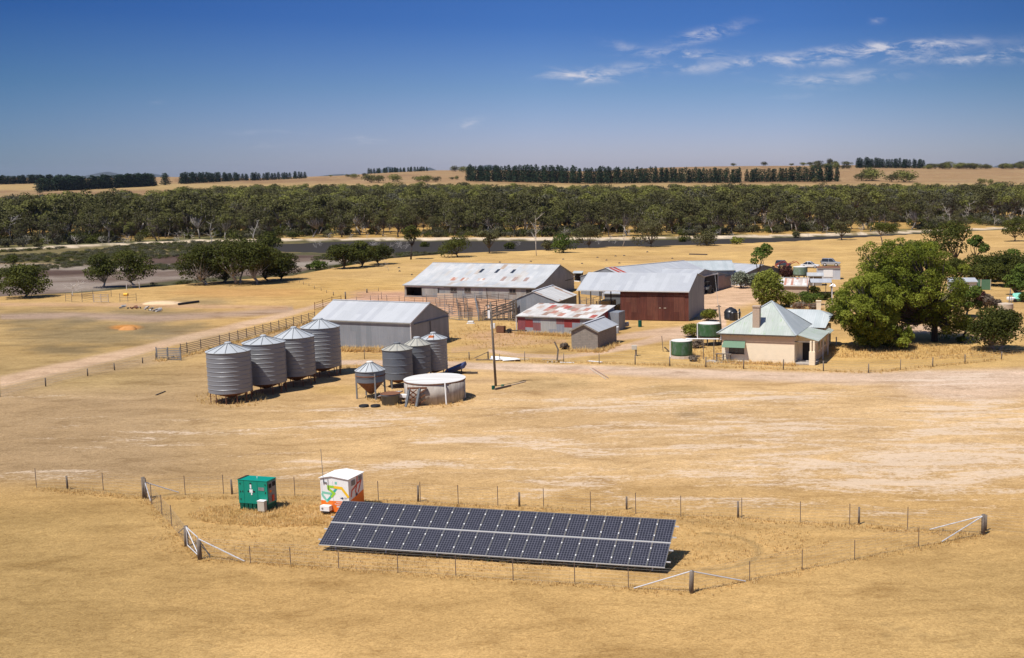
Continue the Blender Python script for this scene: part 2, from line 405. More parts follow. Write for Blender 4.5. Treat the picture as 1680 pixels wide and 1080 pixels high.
def mk_conc():
    m, k = material('stained_concrete'); tcx = k.n('ShaderNodeTexCoord').outputs['Object']
    st = k.noise(k.scale(tcx, (2.2, 2.2, .35)), 1.6, 6, .65)
    c = k.ramp(st, [(.3, (.24, .205, .175)), (.5, (.38, .34, .30)), (.72, (.47, .43, .38))])
    finish(k, c, .9, 0, k.noise(tcx, 9, 5), .3, .02); return m
M['conc'] = mk_conc()
def mk_tan():
    m, k = material('concrete_block_wall')
    uv = k.n('ShaderNodeUVMap').outputs[0]
    b = k.n('ShaderNodeTexBrick', {'Vector': uv, 'Color1': (.27, .235, .20, 1), 'Color2': (.235, .205, .175, 1), 'Mortar': (.16, .14, .12, 1), 'Scale': 1.0, 'Mortar Size': .012, 'Brick Width': .6, 'Row Height': .21}).outputs[0]
    c = k.mix(1, b, k.ramp(k.noise(uv, 2, 5), [(.2, .8), (.8, 1.15)]), 'MULTIPLY')
    finish(k, c, .9); return m
M['tan'] = mk_tan()
def mk_tank(name, a, b, cc):
    m, k = material(name); tcx = k.n('ShaderNodeTexCoord').outputs['Object']
    n1 = k.noise(k.scale(tcx, (1.5, 1.5, .9)), 1.3, 6, .7)
    c = k.ramp(n1, [(.35, a), (.52, b), (.7, cc)])
    s = k.n('ShaderNodeSeparateXYZ', {0: tcx}).outputs[2]
    finish(k, c, .6, 0, k.math('SINE', k.math('MULTIPLY', s, 60)), .25, .02); return m
M['tank_green'] = mk_tank('painted_green_tank', (.030, .095, .030), (.055, .12, .055), (.12, .16, .14))
M['tank_grey'] = mk_tank('grey_green_tank', (.22, .27, .25), (.13, .20, .12), (.28, .30, .28))
M['tank_beige'] = mk_tank('beige_tank', (.50, .42, .33), (.46, .36, .26), (.54, .46, .38))
def mk_pv():
    m, k = material('solar_cells')
    uv = k.n('ShaderNodeUVMap').outputs[0]; s = k.n('ShaderNodeSeparateXYZ', {0: uv})
    def line(o, per, wd):
        f = k.math('FRACT', k.math('DIVIDE', o, per)); a = k.math('ABSOLUTE', k.math('SUBTRACT', f, .5)); return k.math('GREATER_THAN', a, .5 - wd)
    lu = line(s.outputs[0], .158, .085); lv = line(s.outputs[1], .158, .06)
    l = k.math('MAXIMUM', lu, lv)
    c = k.mix(l, (.012, .013, .024, 1), (.11, .11, .135, 1))
    c = k.mix(1, c, k.ramp(k.noise(uv, 3, 2), [(.2, .8), (.8, 1.2)]), 'MULTIPLY')
    finish(k, c, .35, 0, spec=.25); return m
M['pv'] = mk_pv()
M['frame'] = plain('aluminium_frame', (.17, .17, .16), .4, .4, .05)
# ---------------------------------------------------------------- numpy noise for masks
def vnoise(x, y, seed=0):
    xi = np.floor(x).astype(np.int64); yi = np.floor(y).astype(np.int64); xf = x - xi; yf = y - yi
    xf = xf * xf * (3 - 2 * xf); yf = yf * yf * (3 - 2 * yf)
    def h(a, b):
        n = (a * 374761393 + b * 668265263 + seed * 1442695041) & 0x7fffffff
        n = ((n ^ (n >> 13)) * 1274126177) & 0x7fffffff
        return ((n ^ (n >> 16)) & 0xffff) / 65535.0
    return (h(xi, yi) * (1 - xf) + h(xi + 1, yi) * xf) * (1 - yf) + (h(xi, yi + 1) * (1 - xf) + h(xi + 1, yi + 1) * xf) * yf
def fbm(x, y, seed=0, o=4):
    s = 0; a = .5; t = 0
    for i in range(o): s = s + a * vnoise(x, y, seed + i); t += a; a *= .5; x = x * 2.03 + 17; y = y * 2.03 + 9
    return s / t

# ---------------------------------------------------------------- ground: one sheet out to the horizon
def make_ground():
    rr = [0.5, 4, 9, 14, 19, 24, 28]; r = 32.0
    while r < 900:
        rr.append(r); r += max(.22, r * r / (CAMH * FPX) * 1.35)
    while r < 14000:
        rr.append(r); r *= 1.02 if r < 4500 else 1.12
    rr = np.array(rr)
    a = np.concatenate([np.arange(-180, -40, 5), np.arange(-40, -35, 1), np.arange(-35, 20, .125), np.arange(20, 26, 1), np.arange(26, 180, 5)])
    aa = np.radians(a); nr, na = len(rr), len(aa)
    X = rr[:, None] * np.sin(aa)[None]; Y = rr[:, None] * np.cos(aa)[None]
    Z = terr(X, Y)
    fine = (fbm(X / 3.1, Y / 3.1, 5, 3) - .5) * .10 * smooth(30, 60, Y) * (1 - smooth(110, 180, Y))
    Z = Z + np.minimum(fine, 0.0)
    V = np.stack([X, Y, Z], -1).reshape(-1, 3)
    i, j = np.meshgrid(np.arange(nr - 1), np.arange(na), indexing='ij')
    j2 = (j + 1) % na
    F = np.stack([i * na + j, i * na + j2, (i + 1) * na + j2, (i + 1) * na + j], -1).reshape(-1, 4)[:, ::-1]
    me = bpy.data.meshes.new('ground')
    me.vertices.add(len(V)); me.vertices.foreach_set('co', V.ravel())
    me.loops.add(F.size); me.loops.foreach_set('vertex_index', F.ravel().astype(np.int32))
    me.polygons.add(len(F)); me.polygons.foreach_set('loop_start', np.arange(0, F.size, 4, dtype=np.int32))
    me.polygons.foreach_set('loop_total', np.full(len(F), 4, np.int32)); me.update(); me.validate()
    me.polygons.foreach_set('use_smooth', np.ones(len(me.polygons), bool))
    # ---- colours of what grows or lies where; lower left also darkened for lens falloff
    px, py = project(X, Y, Z * 0 + np.where(Y < 900, 0, Z)); infront = Y > 20
    px = np.where(infront, px, -9999); py = np.where(infront, py, 2000)
    n1 = fbm(X / 14, Y / 14, 1); n2 = fbm(X / 4, Y / 4, 2); n3 = fbm(X / 40, Y / 55, 3); nb = fbm(X / 1.6, Y / 1.6, 4)
    C = np.empty(X.shape + (3,)); C[:] = (.46, .300, .122)
    msk = np.zeros(X.shape + (4,)); msk[..., 3] = 1; msk[..., 1] = .35
    def lay(col, m):
        m = np.clip(m, 0, 1)[..., None]; C[:] = C * (1 - m) + np.array(col) * m
    def band(y0, y1, s=12): return smooth(y0 - s, y0 + s, py) * (1 - smooth(y1 - s, y1 + s, py))
    def curve(pts): return np.interp(px, [p[0] for p in pts], [p[1] for p in pts])
    def blob(cx, cy, rx, ry, soft=.5, wob=.5):
        q = np.sqrt(((px - cx) / rx) ** 2 + ((py - cy) / ry) ** 2) + (n2 - .5) * wob
        return 1 - smooth(1 - soft, 1 + soft * .3, q)
    def strip(pts, w, soft=1.0, wob=2.0):
        d = np.abs(py - curve(pts) + (n2 - .5) * wob); inx = (px > pts[0][0]) & (px < pts[-1][0])
        ww = np.interp(px, [p[0] for p in pts], [p[2] if len(p) > 2 else w for p in pts])
        return (1 - smooth(ww * (1 - .5 * soft), ww * (1 + .5 * soft), d)) * inx
    # broad zones
    lay((0.488, 0.325, 0.157), band(600, 850, 25) * smooth(200, 500, px))
    lay((0.528, 0.363, 0.193), band(640, 760, 40) * smooth(500, 1000, px) * .7)
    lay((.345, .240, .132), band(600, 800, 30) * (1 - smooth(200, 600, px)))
    lay((0.470, 0.300, 0.120), band(800, 2000, 30) * (n3 * .6 + .5))
    lay((0.530, 0.344, 0.143), smooth(820, 900, py) * smooth(.45, .62, n1) * .7)
    lay((0.330, 0.221, 0.087), smooth(780, 860, py) * (1 - smooth(0, 640, px)) * .85)  # browner grass at lower left, with lens falloff painted into its colour
    lay((0.360, 0.241, 0.097), smooth(860, 940, py) * smooth(1250, 1680, px) * .6)
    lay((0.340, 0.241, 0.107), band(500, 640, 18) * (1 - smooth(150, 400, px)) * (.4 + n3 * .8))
    lay((.50, .335, .135), band(395, 480, 8) * smooth(480, 620, px) * .85)
    lay((0.430, 0.280, 0.117), band(395, 560, 10) * smooth(1480, 1600, px) * .5)
    lay((.47, .30, .105), blob(560, 478, 150, 20, .6) * .8)
    lay((0.470, 0.266, 0.102), blob(400, 480, 140, 9, .6) * .6)
    lay((0.480, 0.324, 0.128), band(560, 606, 6) * smooth(620, 700, px) * .5)
    lay((0.500, 0.324, 0.122), blob(1480, 575, 260, 26, .5) * .8)
    lay((0.440, 0.266, 0.102), blob(905, 470, 200, 30) * .3)
    # greenish and brown weeds, left flats
    for b in ((150, 545, 150, 26), (60, 520, 120, 20), (240, 516, 120, 10), (300, 552, 60, 8), (270, 537, 90, 12), (330, 497, 60, 8), (120, 575, 70, 10)):
        lay((0.155, 0.125, 0.075), blob(*b, .8, 1.2) * .62)
    lay((0.340, 0.246, 0.194), strip([(0, 520, 4), (120, 518, 5), (240, 523, 6), (400, 515, 5), (480, 508, 5)], 5, 1.4) * .8)
    lay((0.420, 0.266, 0.163), strip([(0, 500, 3), (180, 500, 3), (330, 503, 3), (470, 505, 3)], 3, 1.4) * .7)
    lay((.33, .235, .15), strip([(0, 645, 6), (120, 612, 8), (240, 592, 9), (340, 570, 9), (430, 548, 8), (515, 530, 6)], 8, 1.3) * .55)
    lay((.52, .365, .25), strip([(0, 627, 9), (100, 604, 8), (200, 582, 7), (300, 557, 6), (400, 533, 5), (470, 516, 4), (520, 502, 3), (600, 489, 3), (680, 481, 3)], 6, .9) * .9)
    lay((0.330, 0.241, 0.153), blob(380, 555, 130, 16, .6) * .5)
    lay((0.220, 0.170, 0.100), blob(130, 523, 36, 5, .5) * .6)
    lay((.42, .275, .12), band(398, 470, 6) * smooth(.5, .66, n1) * smooth(480, 620, px) * .6)
    # tracks and bare dirt
    road = [(480, 596, 3), (600, 594, 4), (700, 597, 5), (820, 602, 6), (950, 606, 7), (1100, 612, 8), (1250, 617, 8), (1400, 622, 9), (1540, 619, 11), (1700, 620, 16)]
    lay((0.530, 0.399, 0.306), strip(road, 6, .8, 3) * .9)
    lay((0.430, 0.295, 0.173), strip([(560, 606, 2), (900, 611, 2), (1300, 626, 3), (1700, 632, 4)], 2, 1.6, 3) * .4)
    lay((0.530, 0.393, 0.296), blob(1590, 640, 160, 22, .6) * .8)
    lay((0.500, 0.305, 0.184), blob(965, 609, 60, 4, .6) * .5)
    yard = (.54, .37, .245)
    lay(yard, blob(1200, 478, 66, 30, .3, .2))
    lay(yard, blob(1165, 505, 50, 26, .35, .3))
    lay((0.550, 0.393, 0.286), strip([(985, 575, 2.5), (1030, 568, 4), (1080, 556, 6), (1130, 545, 9), (1190, 530, 14)], 5, .8) * .9)
    lay((0.540, 0.383, 0.275), strip([(985, 560, 3), (1030, 552, 5), (1080, 545, 6), (1150, 540, 7)], 5, .9) * .9)
    lay((0.520, 0.374, 0.275), strip([(800, 575, 3), (850, 583, 3), (920, 586, 3), (985, 579, 3), (1040, 569, 3)], 3, .8) * .8)
    lay((0.460, 0.285, 0.168), blob(820, 552, 70, 11, .6) * .8)
    lay((0.460, 0.295, 0.184), strip([(740, 575, 4), (800, 566, 5), (870, 562, 4), (930, 560, 3)], 4, 1) * .6)
    lay((0.470, 0.280, 0.194), band(478, 520, 4) * smooth(560, 600, px) * (1 - smooth(835, 850, px)) * .8)
    lay((0.530, 0.364, 0.245), blob(1420, 500, 80, 12, .5) * .8)
    lay((0.460, 0.315, 0.173), blob(1600, 545, 90, 16, .5) * .7)
    lay((0.520, 0.374, 0.275), blob(1500, 540, 60, 9, .5) * .8)
    lay((0.620, 0.452, 0.306), blob(265, 497, 34, 3.5, .4, .3))
    lay((0.550, 0.236, 0.056), blob(206, 537, 28, 5, .6, .5) * .9)
    lay((0.280, 0.186, 0.117), blob(800, 625, 60, 7, .8) * .4)
    lay((0.190, 0.140, 0.090), blob(1130, 680, 30, 5, .8, .8) * .5)
    lay((0.300, 0.211, 0.102), blob(900, 630, 110, 14, .8, .8) * .55)
    lay((0.320, 0.221, 0.102), blob(1110, 640, 80, 12, .8, .8) * .5)
    lay((0.420, 0.275, 0.092), blob(560, 640, 60, 10, .6) * .5)
    lay((0.155, 0.150, 0.070), blob(1545, 488, 60, 10, .5) * .9)
    # compound: longer dry grass
    lay((0.460, 0.295, 0.122), blob(800, 885, 640, 70, .4, .2) * .6)
    ar = np.sqrt(((px - 1150) / 95) ** 2 + ((py - 905) / 30) ** 2)
    lay((0.240, 0.165, 0.075), (1 - smooth(.0, .13, np.abs(ar - 1))) * (px > 1150) * .6)
    # bare salt-pale patches where msk.r is high
    pale = np.zeros(X.shape)
    for cx, cy, rx, ry, am in ((1450, 760, 400, 62, 1.15), (1300, 700, 380, 44, .9), (1580, 690, 240, 60, .95), (1000, 664, 260, 26, .9), (620, 690, 300, 26, .75), (850, 720, 330, 34, .85), (760, 760, 360, 30, .8), (250, 720, 260, 30, .6), (1180, 820, 230, 22, .85), (1500, 835, 200, 26, .65), (100, 778, 130, 12, .85), (470, 775, 120, 14, .55), (900, 790, 300, 30, .75), (330, 690, 120, 25, .6), (1250, 650, 300, 14, .9), (500, 640, 120, 12, .5), (60, 650, 90, 10, .5), (1560, 625, 200, 20, .9), (760, 730, 200, 30, .45), (400, 745, 260, 14, .45), (120, 690, 130, 18, .3)):
        q = ((px - cx) / rx) ** 2 + ((py - cy) / ry) ** 2
        pale = np.maximum(pale, am * np.exp(-q * .9))
    msk[..., 0] = np.clip(pale, 0, 1.1) * (py < 865)
    # grass lines along the fences
    lay((0.360, 0.236, 0.102), strip([(100, 800, 3), (236, 812, 3), (500, 820, 3), (850, 838, 4), (1210, 858, 4), (1613, 880, 4), (1700, 884, 4)], 4, 1.5, 3) * .6)
    lay((0.370, 0.236, 0.092), strip([(330, 920, 3), (700, 948, 3), (1000, 968, 3), (1134, 972, 3)], 4, 1.6, 4) * .5)
    # wet flats, lake bed, far shore
    tx = X / np.maximum(Y, 1)
    yn = np.interp(tx, *E_LAND); yf = np.interp(tx, *E_FAR)
    wet = smooth(yn - 1, yn + 4, Y + (n2 - .5) * 8) * (Y < yf + 2) * (Y > 30)
    lay((0.075, 0.070, 0.034), wet)
    def wband(pts0, pts1, col, am, wob=6):
        lo = curve(pts0); hi = curve(pts1); q = py + (n1 - .5) * wob
        lay(col, smooth(lo - 1.2, lo + 1.2, q) * (1 - smooth(hi - 1.2, hi + 1.2, q)) * am * wet)
    wband([(0, 409), (330, 397), (500, 396)], [(0, 428), (200, 424), (330, 416), (500, 412)], (.165, .135, .062), .9)
    wband([(0, 428), (130, 430), (180, 424)], [(0, 439), (130, 432), (180, 426)], (.33, .22, .11), .9, 3)
    wband([(0, 441), (140, 433), (250, 417), (330, 415), (440, 417), (560, 417)], [(0, 486), (140, 474), (300, 455), (480, 444), (560, 424)], (.155, .115, .096), .95)
    wband([(0, 441), (140, 433), (250, 418), (330, 416), (440, 417), (520, 418)], [(0, 453), (140, 446), (250, 432), (330, 431), (420, 424), (520, 420)], (.075, .047, .038), .85, 5)
    wband([(0, 438), (40, 437), (60, 436)], [(0, 441.5), (40, 440), (60, 437)], (.55, .43, .31), .9, 1)
    wband([(430, 430), (560, 424)], [(430, 440), (560, 430)], (.27, .235, .20), .8, 4)
    lay((0.300, 0.260, 0.225), wet * smooth(.5, .62, n1) * band(436, 475, 4) * (1 - smooth(420, 520, px)) * .5)
    # far shore: sand line, weeds, golden understorey
    far = smooth(-1, 2, Y - yf) * (Y > 200)
    lay((0.400, 0.255, 0.087), far * (Y < 640)); msk[..., 1] = np.where((far > .5) & (Y < 640), .9, msk[..., 1])
    d = Y - yf
    lay((0.135, 0.125, 0.050), far * smooth(.46, .56, n1) * (1 - smooth(20, 50, d)) * .8)
    lay((0.105, 0.110, 0.050), far * (1 - smooth(340, 440, px)) * (1 - smooth(12, 40, d + (n2 - .5) * 20)) * .9)
    lay((0.600, 0.500, 0.385), smooth(-3, 0, d + (n2 - .5) * 6) * (1 - smooth(5, 8, d + (n2 - .5) * 10)) * (Y > 200) * np.clip(n2 * 3 - .45, 0, 1))
    lay((0.110, 0.100, 0.045), smooth(530, 700, Y) * (Y < 1500) * (1 - smooth(1050, 1200, Y)))
    # far fields
    ff = smooth(1050, 1150, Y + (n3 - .5) * 60)
    fld = vnoise(np.floor(X / 420 + Y / 900), np.floor(Y / 330 - X / 1500), 9)
    lay((0.236, 0.149, 0.078), ff); lay((0.289, 0.189, 0.098), ff * (fld > .45) * .85); lay((0.205, 0.125, 0.061), ff * (fld < .2) * .85)
    lay((0.319, 0.234, 0.122), ff * smooth(.55, .65, n3) * .5)
    lay((0.395, 0.290, 0.122), ff * band(302, 312, 3) * .6)
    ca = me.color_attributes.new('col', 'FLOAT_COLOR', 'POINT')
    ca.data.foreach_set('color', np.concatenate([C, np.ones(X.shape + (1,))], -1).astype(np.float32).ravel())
    cb = me.color_attributes.new('msk', 'FLOAT_COLOR', 'POINT'); cb.data.foreach_set('color', msk.astype(np.float32).ravel())
    m, k = material('dry_paddock')
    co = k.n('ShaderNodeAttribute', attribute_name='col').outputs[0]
    ms = k.n('ShaderNodeSeparateColor', {0: k.n('ShaderNodeAttribute', attribute_name='msk').outputs[0]})
    o = k.n('ShaderNodeTexCoord').outputs['Object']
    big = k.noise(k.scale(o, (.030, .06, .05)), 1, 6, .6)
    mid = k.noise(k.scale(o, (.20, .42, .3)), 1, 7, .66, .6)
    fin = k.noise(k.scale(o, (2.2, 3.0, 2)), 1, 7, .72, .8)
    straw = k.noise(k.scale(o, (7, 9, 9)), 1, 4, .75)
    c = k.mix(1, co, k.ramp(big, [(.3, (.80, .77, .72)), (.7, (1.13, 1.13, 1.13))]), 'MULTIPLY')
    c = k.mix(1, c, k.ramp(mid, [(.28, (.68, .63, .56)), (.46, (.95, .94, .92)), (.7, (1.17, 1.16, 1.15))]), 'MULTIPLY')
    c = k.mix(k.math('ADD', .35, k.math('MULTIPLY', ms.outputs[1], .6)), c, k.mix(1, c, k.ramp(fin, [(.3, (.60, .53, .44)), (.5, (1, 1, 1)), (.68, (1.32, 1.32, 1.32))]), 'MULTIPLY'))
    c = k.mix(.9, c, k.mix(1, c, k.ramp(straw, [(.28, (.62, .57, .50)), (.5, (1, 1, 1)), (.72, (1.30, 1.30, 1.28))]), 'MULTIPLY'))
    pn = k.math('ADD', k.math('MULTIPLY', k.noise(k.scale(o, (.09, .38, .2)), 1, 8, .70, 1.0), .66), k.math('MULTIPLY', fin, .34))
    thr = k.math('SUBTRACT', .64, k.math('MULTIPLY', ms.outputs[0], .175))
    pm = k.math('MULTIPLY', k.sstep(k.math('SUBTRACT', pn, thr), -.03, .07), k.math('MINIMUM', k.math('MULTIPLY', ms.outputs[0], 4), .66))
    c = k.mix(pm, c, k.mix(fin, (.56, .43, .31, 1), (.68, .55, .43, 1)))
    # scattered dry-brown tussocks
    v = k.n('ShaderNodeTexVoronoi', {'Vector': k.vmath('ADD', o, k.scale(k.n('ShaderNodeTexNoise', {'Vector': o, 'Scale': 1.5}).outputs[1], (.8, .8, 0))), 'Scale': .55}, feature='F1').outputs[0]
    tm = k.math('MULTIPLY', k.math('SUBTRACT', 1.0, k.sstep(v, .08, .26)), k.sstep(big, .48, .6))
    c = k.mix(k.math('MULTIPLY', tm, .28), c, (.17, .115, .05, 1))
    hgt = k.math('ADD', k.math('MULTIPLY', fin, .7), k.math('MULTIPLY', straw, .5))
    finish(k, c, .95, 0, hgt, .75, .16, .1)
    me.materials.append(m)
    g = put('ground', me); g['kind'] = 'structure'
    return g
ground = make_ground()

# ---------------------------------------------------------------- water of the lake
def make_water():
    b = MB(); b.smooth = False
    txs = np.linspace(-.455, .245, 90)
    a = []
    for t in txs:
        a.append((t * (np.interp(t, *W_NEAR) - 4), float(np.interp(t, *W_NEAR)) - 4)); 
    c = [(t * (np.interp(t, *W_FAR) + 6), float(np.interp(t, *W_FAR)) + 6) for t in txs]
    vs = [(x, y, -.62) for x, y in a] + [(x, y, -.62) for x, y in c]; n = len(txs)
    b.add(vs, [[i, i + 1, n + i + 1, n + i] for i in range(n - 1)])
    m, k = material('lake_water'); o = k.n('ShaderNodeTexCoord').outputs['Object']
    nz = k.noise(k.scale(o, (.8, 1.6, 1)), 1, 4)
    finish(k, (.040, .036, .033), .5, 0, nz, .5, .12, .1, IOR=1.06)
    w_ = b.build('lake_water', m); w_['kind'] = 'structure'
make_water()
# ---------------------------------------------------------------- foliage
def leaf_mat(name, stops, var=.35, trans=.25, rnd=.5):
    """stops: dark to light leaf colours; clumps vary by noise, trees by their own random number"""
    m, k = material(name); o = k.n('ShaderNodeTexCoord').outputs['Object']
    oi = k.n('ShaderNodeObjectInfo').outputs['Random']
    at = k.n('ShaderNodeAttribute', attribute_name='tint').outputs[2]
    f = k.math('ADD', k.math('MULTIPLY', at, .75), k.math('MULTIPLY', oi, rnd * .5))
    f = k.math('ADD', f, k.math('MULTIPLY', k.math('SUBTRACT', k.noise(o, .9, 2), .5), .5), clamp=True)
    c = k.ramp(f, [(i / (len(stops) - 1), s) for i, s in enumerate(stops)])
    d = k.n('ShaderNodeBsdfPrincipled', {'Base Color': c, 'Roughness': .7, 'Specular IOR Level': .12})
    t = k.n('ShaderNodeBsdfTranslucent', {0: c})
    ms = k.n('ShaderNodeMixShader', {0: trans, 1: d.outputs[0], 2: t.outputs[0]})
    k.n('ShaderNodeOutputMaterial', {0: ms.outputs[0]}); return m
L = {}
L['gum'] = leaf_mat('gum_leaves', [(.036, .034, .019), (.070, .066, .028), (.118, .114, .040), (.18, .185, .048)], rnd=.8)
L['far'] = leaf_mat('far_gum_leaves', [(.032, .029, .017), (.062, .057, .026), (.108, .102, .038), (.19, .192, .048)], rnd=1.5)
L['big'] = leaf_mat('broad_tree_leaves', [(.080, .104, .014), (.145, .170, .020), (.225, .250, .032), (.30, .33, .055)], trans=.35)
L['cypress'] = leaf_mat('clipped_tree_leaves', [(.10, .115, .018), (.16, .178, .028), (.225, .24, .042), (.28, .30, .06)], trans=.2)
L['dull'] = leaf_mat('dull_grey_leaves', [(.060, .055, .035), (.085, .080, .050), (.115, .110, .070), (.15, .145, .095)], rnd=.8)
L['pine'] = leaf_mat('pine_needles', [(.012, .026, .013), (.018, .036, .017), (.028, .050, .022), (.040, .065, .028)], trans=.08)
L['tea'] = leaf_mat('paperbark_leaves', [(.024, .029, .007), (.048, .055, .010), (.082, .090, .016), (.14, .145, .028)])
L['sheoak'] = leaf_mat('sheoak_leaves', [(.060, .056, .026), (.085, .080, .034), (.115, .108, .045), (.145, .14, .055)])
L['olive'] = leaf_mat('grey_green_leaves', [(.12, .14, .09), (.18, .20, .135), (.25, .27, .19), (.33, .35, .26)])
L['bright'] = leaf_mat('bright_leaves', [(.045, .072, .013), (.075, .11, .018), (.11, .15, .026), (.16, .205, .04)], trans=.3)
L['purple'] = leaf_mat('purple_leaves', [(.035, .014, .014), (.06, .022, .02), (.09, .035, .03), (.12, .05, .04)])
L['yellow'] = leaf_mat('yellow_green_leaves', [(.10, .11, .015), (.15, .16, .022), (.20, .21, .035), (.25, .26, .05)])
L['twig'] = leaf_mat('dry_twigs', [(.13, .10, .075), (.18, .14, .105), (.24, .19, .145), (.30, .24, .18)])
BARK = plain('gum_bark', (.13, .105, .085), .9, 0, .3, 1.2)
BARKP = plain('pale_bark', (.34, .30, .26), .9, 0, .35, 1.0)
BARKD = plain('dead_wood', (.52, .47, .42), .9, 0, .2, 1.0)
BARKK = plain('dark_bark', (.05, .04, .035), .9, 0, .3, 1.2)

def cards(rng, clumps, n, size, up=.35, shell=.55, aspect=.6):
    """leaf sprays: small bent quads spread through the clumps; clumps = [(centre, radii, tint)]"""
    vol = np.array([c[1][0] * c[1][1] * c[1][2] for c in clumps]) ** .67
    cnt = np.maximum(3, (n * vol / vol.sum()).astype(int))
    P_, T_ = [], []
    for (c, r, t), m in zip(clumps, cnt):
        d = rng.normal(size=(m, 3)); d /= np.linalg.norm(d, axis=1)[:, None]
        d[:, 2] = np.where((d[:, 2] < 0) & (rng.random(m) < .45), -d[:, 2], d[:, 2])
        rad = shell + (1.06 - shell) * rng.random(m) ** .6
        P_.append(np.concatenate([np.array(c) + d * np.array(r) * rad[:, None], d], 1)); T_.append(t + rng.normal(size=m) * .12)
    A = np.concatenate(P_); T = np.clip(np.concatenate(T_), 0, 1); N = len(A)
    nrm = A[:, 3:] * .8 + rng.normal(size=(N, 3)) * .65 + np.array([0, 0, up]); nrm /= np.linalg.norm(nrm, axis=1)[:, None]
    h = rng.normal(size=(N, 3)); u = np.cross(nrm, h); u /= np.linalg.norm(u, axis=1)[:, None]; v = np.cross(nrm, u)
    s = size * (.6 + .8 * rng.random(N))[:, None]
    p = A[:, :3]; a = aspect
    V = np.stack([p - u * s * .5, p - v * s * a * .5 + nrm * s * .12, p + u * s * .5, p + v * s * a * .5 + nrm * s * .12], 1).reshape(-1, 3)
    return V, T
def leaf_mesh(name, V, T, mat):
    N = len(T); me = bpy.data.meshes.new(name); me.vertices.add(4 * N); me.vertices.foreach_set('co', V.astype(np.float32).ravel())
    me.loops.add(4 * N); me.loops.foreach_set('vertex_index', np.arange(4 * N, dtype=np.int32))
    me.polygons.add(N); me.polygons.foreach_set('loop_start', np.arange(0, 4 * N, 4, dtype=np.int32)); me.polygons.foreach_set('loop_total', np.full(N, 4, np.int32))
    me.update()
    at = me.attributes.new('tint', 'FLOAT', 'FACE'); at.data.foreach_set('value', T.astype(np.float32))
    me.materials.append(mat); return me
def trunk_mesh(name, paths, mat, n=6):
    b = MB(); b.smooth = True
    for pts, rs in paths: b.path(pts, rs, n)
    me = bpy.data.meshes.new(name); me.from_pydata(b.v, [], b.f); me.polygons.foreach_set('use_smooth', [True] * len(b.f)); me.materials.append(mat); me.update(); return me

def gum(seed, H, Rc, base=.42, ncl=14, n=700, size=.5, leaf='gum', bark=None, flat=.42, trunks=1, tr=.22, lean=0.0, up=.5, cs=1.0):
    """tapered trunk forking into limbs, each carrying flattened clumps of leaves"""
    rng = np.random.default_rng(seed); paths = []; cl = []
    per = max(1, ncl // trunks)
    for t in range(trunks):
        a0 = rng.random() * 6.28; off = np.array([math.cos(a0), math.sin(a0), 0]) * (0 if trunks == 1 else Rc * .12)
        fork = np.array([rng.normal() * .06 * H + lean * H * .3, rng.normal() * .06 * H, H * base * (.75 + .3 * rng.random())]) + off * (1 + 1.6 * (trunks > 1))
        mid = fork * .5 + np.array([rng.normal() * .02 * H, rng.normal() * .02 * H, 0])
        paths.append(([off + np.array([0, 0, -.3]), mid * .9 + off * .1, fork], [tr * 1.15, tr * .85, tr * .62]))
        for i in range(per):
            a = 6.283 * (i + rng.random() * .7) / per; rr = Rc * math.sqrt(rng.random()) * .78
            lo_, up_ = H * base, H * .93; q_ = rr / Rc
            zt = up_ - (up_ - lo_) * (.55 * q_ ** 2 + (.75 - .25 * q_) * rng.random() ** 1.5)
            c = np.array([math.cos(a) * rr + lean * H * .5, math.sin(a) * rr, max(zt, H * base * .9)]) + off * .5
            cr_ = Rc * (.26 + .20 * rng.random()) * cs
            cl.append((c, (cr_, cr_, cr_ * (.55 + .25 * rng.random())), .25 + .5 * rng.random()))
            k = fork + (c - fork) * .5 + np.array([rng.normal() * .05 * H, rng.normal() * .05 * H, -.03 * H])
            paths.append(([fork, k, c], [tr * .45, tr * .28, tr * .08]))
    V, T = cards(rng, cl, n, size, up)
    return leaf_mesh('crown', V, T, L[leaf]), trunk_mesh('trunk', paths, bark or BARK, 6 if n > 1500 else 5)

def pine(seed, H, Rc, n=500, size=.9):
    rng = np.random.default_rng(seed); cl = []
    z = H * .08
    while z < H * .97:
        f = 1 - z / H; r = Rc * (.22 + .78 * f ** .5) * (.85 + .3 * rng.random())
        cl.append((np.array([rng.normal() * .15, rng.normal() * .15, z]), (r, r, H * .07), .25 + .5 * rng.random())); z += H * .065
    cl.append((np.array([0, 0, H * .97]), (Rc * .16, Rc * .16, H * .06), .6))
    V, T = cards(rng, cl, n, size, .1, .45)
    return leaf_mesh('crown', V, T, L['pine']), trunk_mesh('trunk', [([(0, 0, -.3), (0, 0, H * .5), (0, 0, H * .95)], [.3, .2, .05])], BARKK, 5)

def bush(seed, W, H, n=1200, size=.25, leaf='bright', ncl=9, shell=.5):
    rng = np.random.default_rng(seed); cl = []
    for i in range(ncl):
        a = rng.random() * 6.28; q = math.sqrt(rng.random()) * .62
        r = W * .5 * (.38 + .25 * rng.random()); zz_ = H * (.28 + .5 * rng.random() * (1 - q * .6))
        cl.append((np.array([math.cos(a) * q * W * .5, math.sin(a) * q * W * .5, zz_]), (r, r, min(r, H * .32)), .2 + .6 * rng.random()))
    V, T = cards(rng, cl, n, size, .3, shell)
    st = [([(rng.normal() * .1, rng.normal() * .1, -.1), tuple(c[0] * .6), tuple(c[0])], [.07, .05, .02]) for c in cl[:6]]
    return leaf_mesh('foliage', V, T, L[leaf]), trunk_mesh('stem', st, BARK, 5)

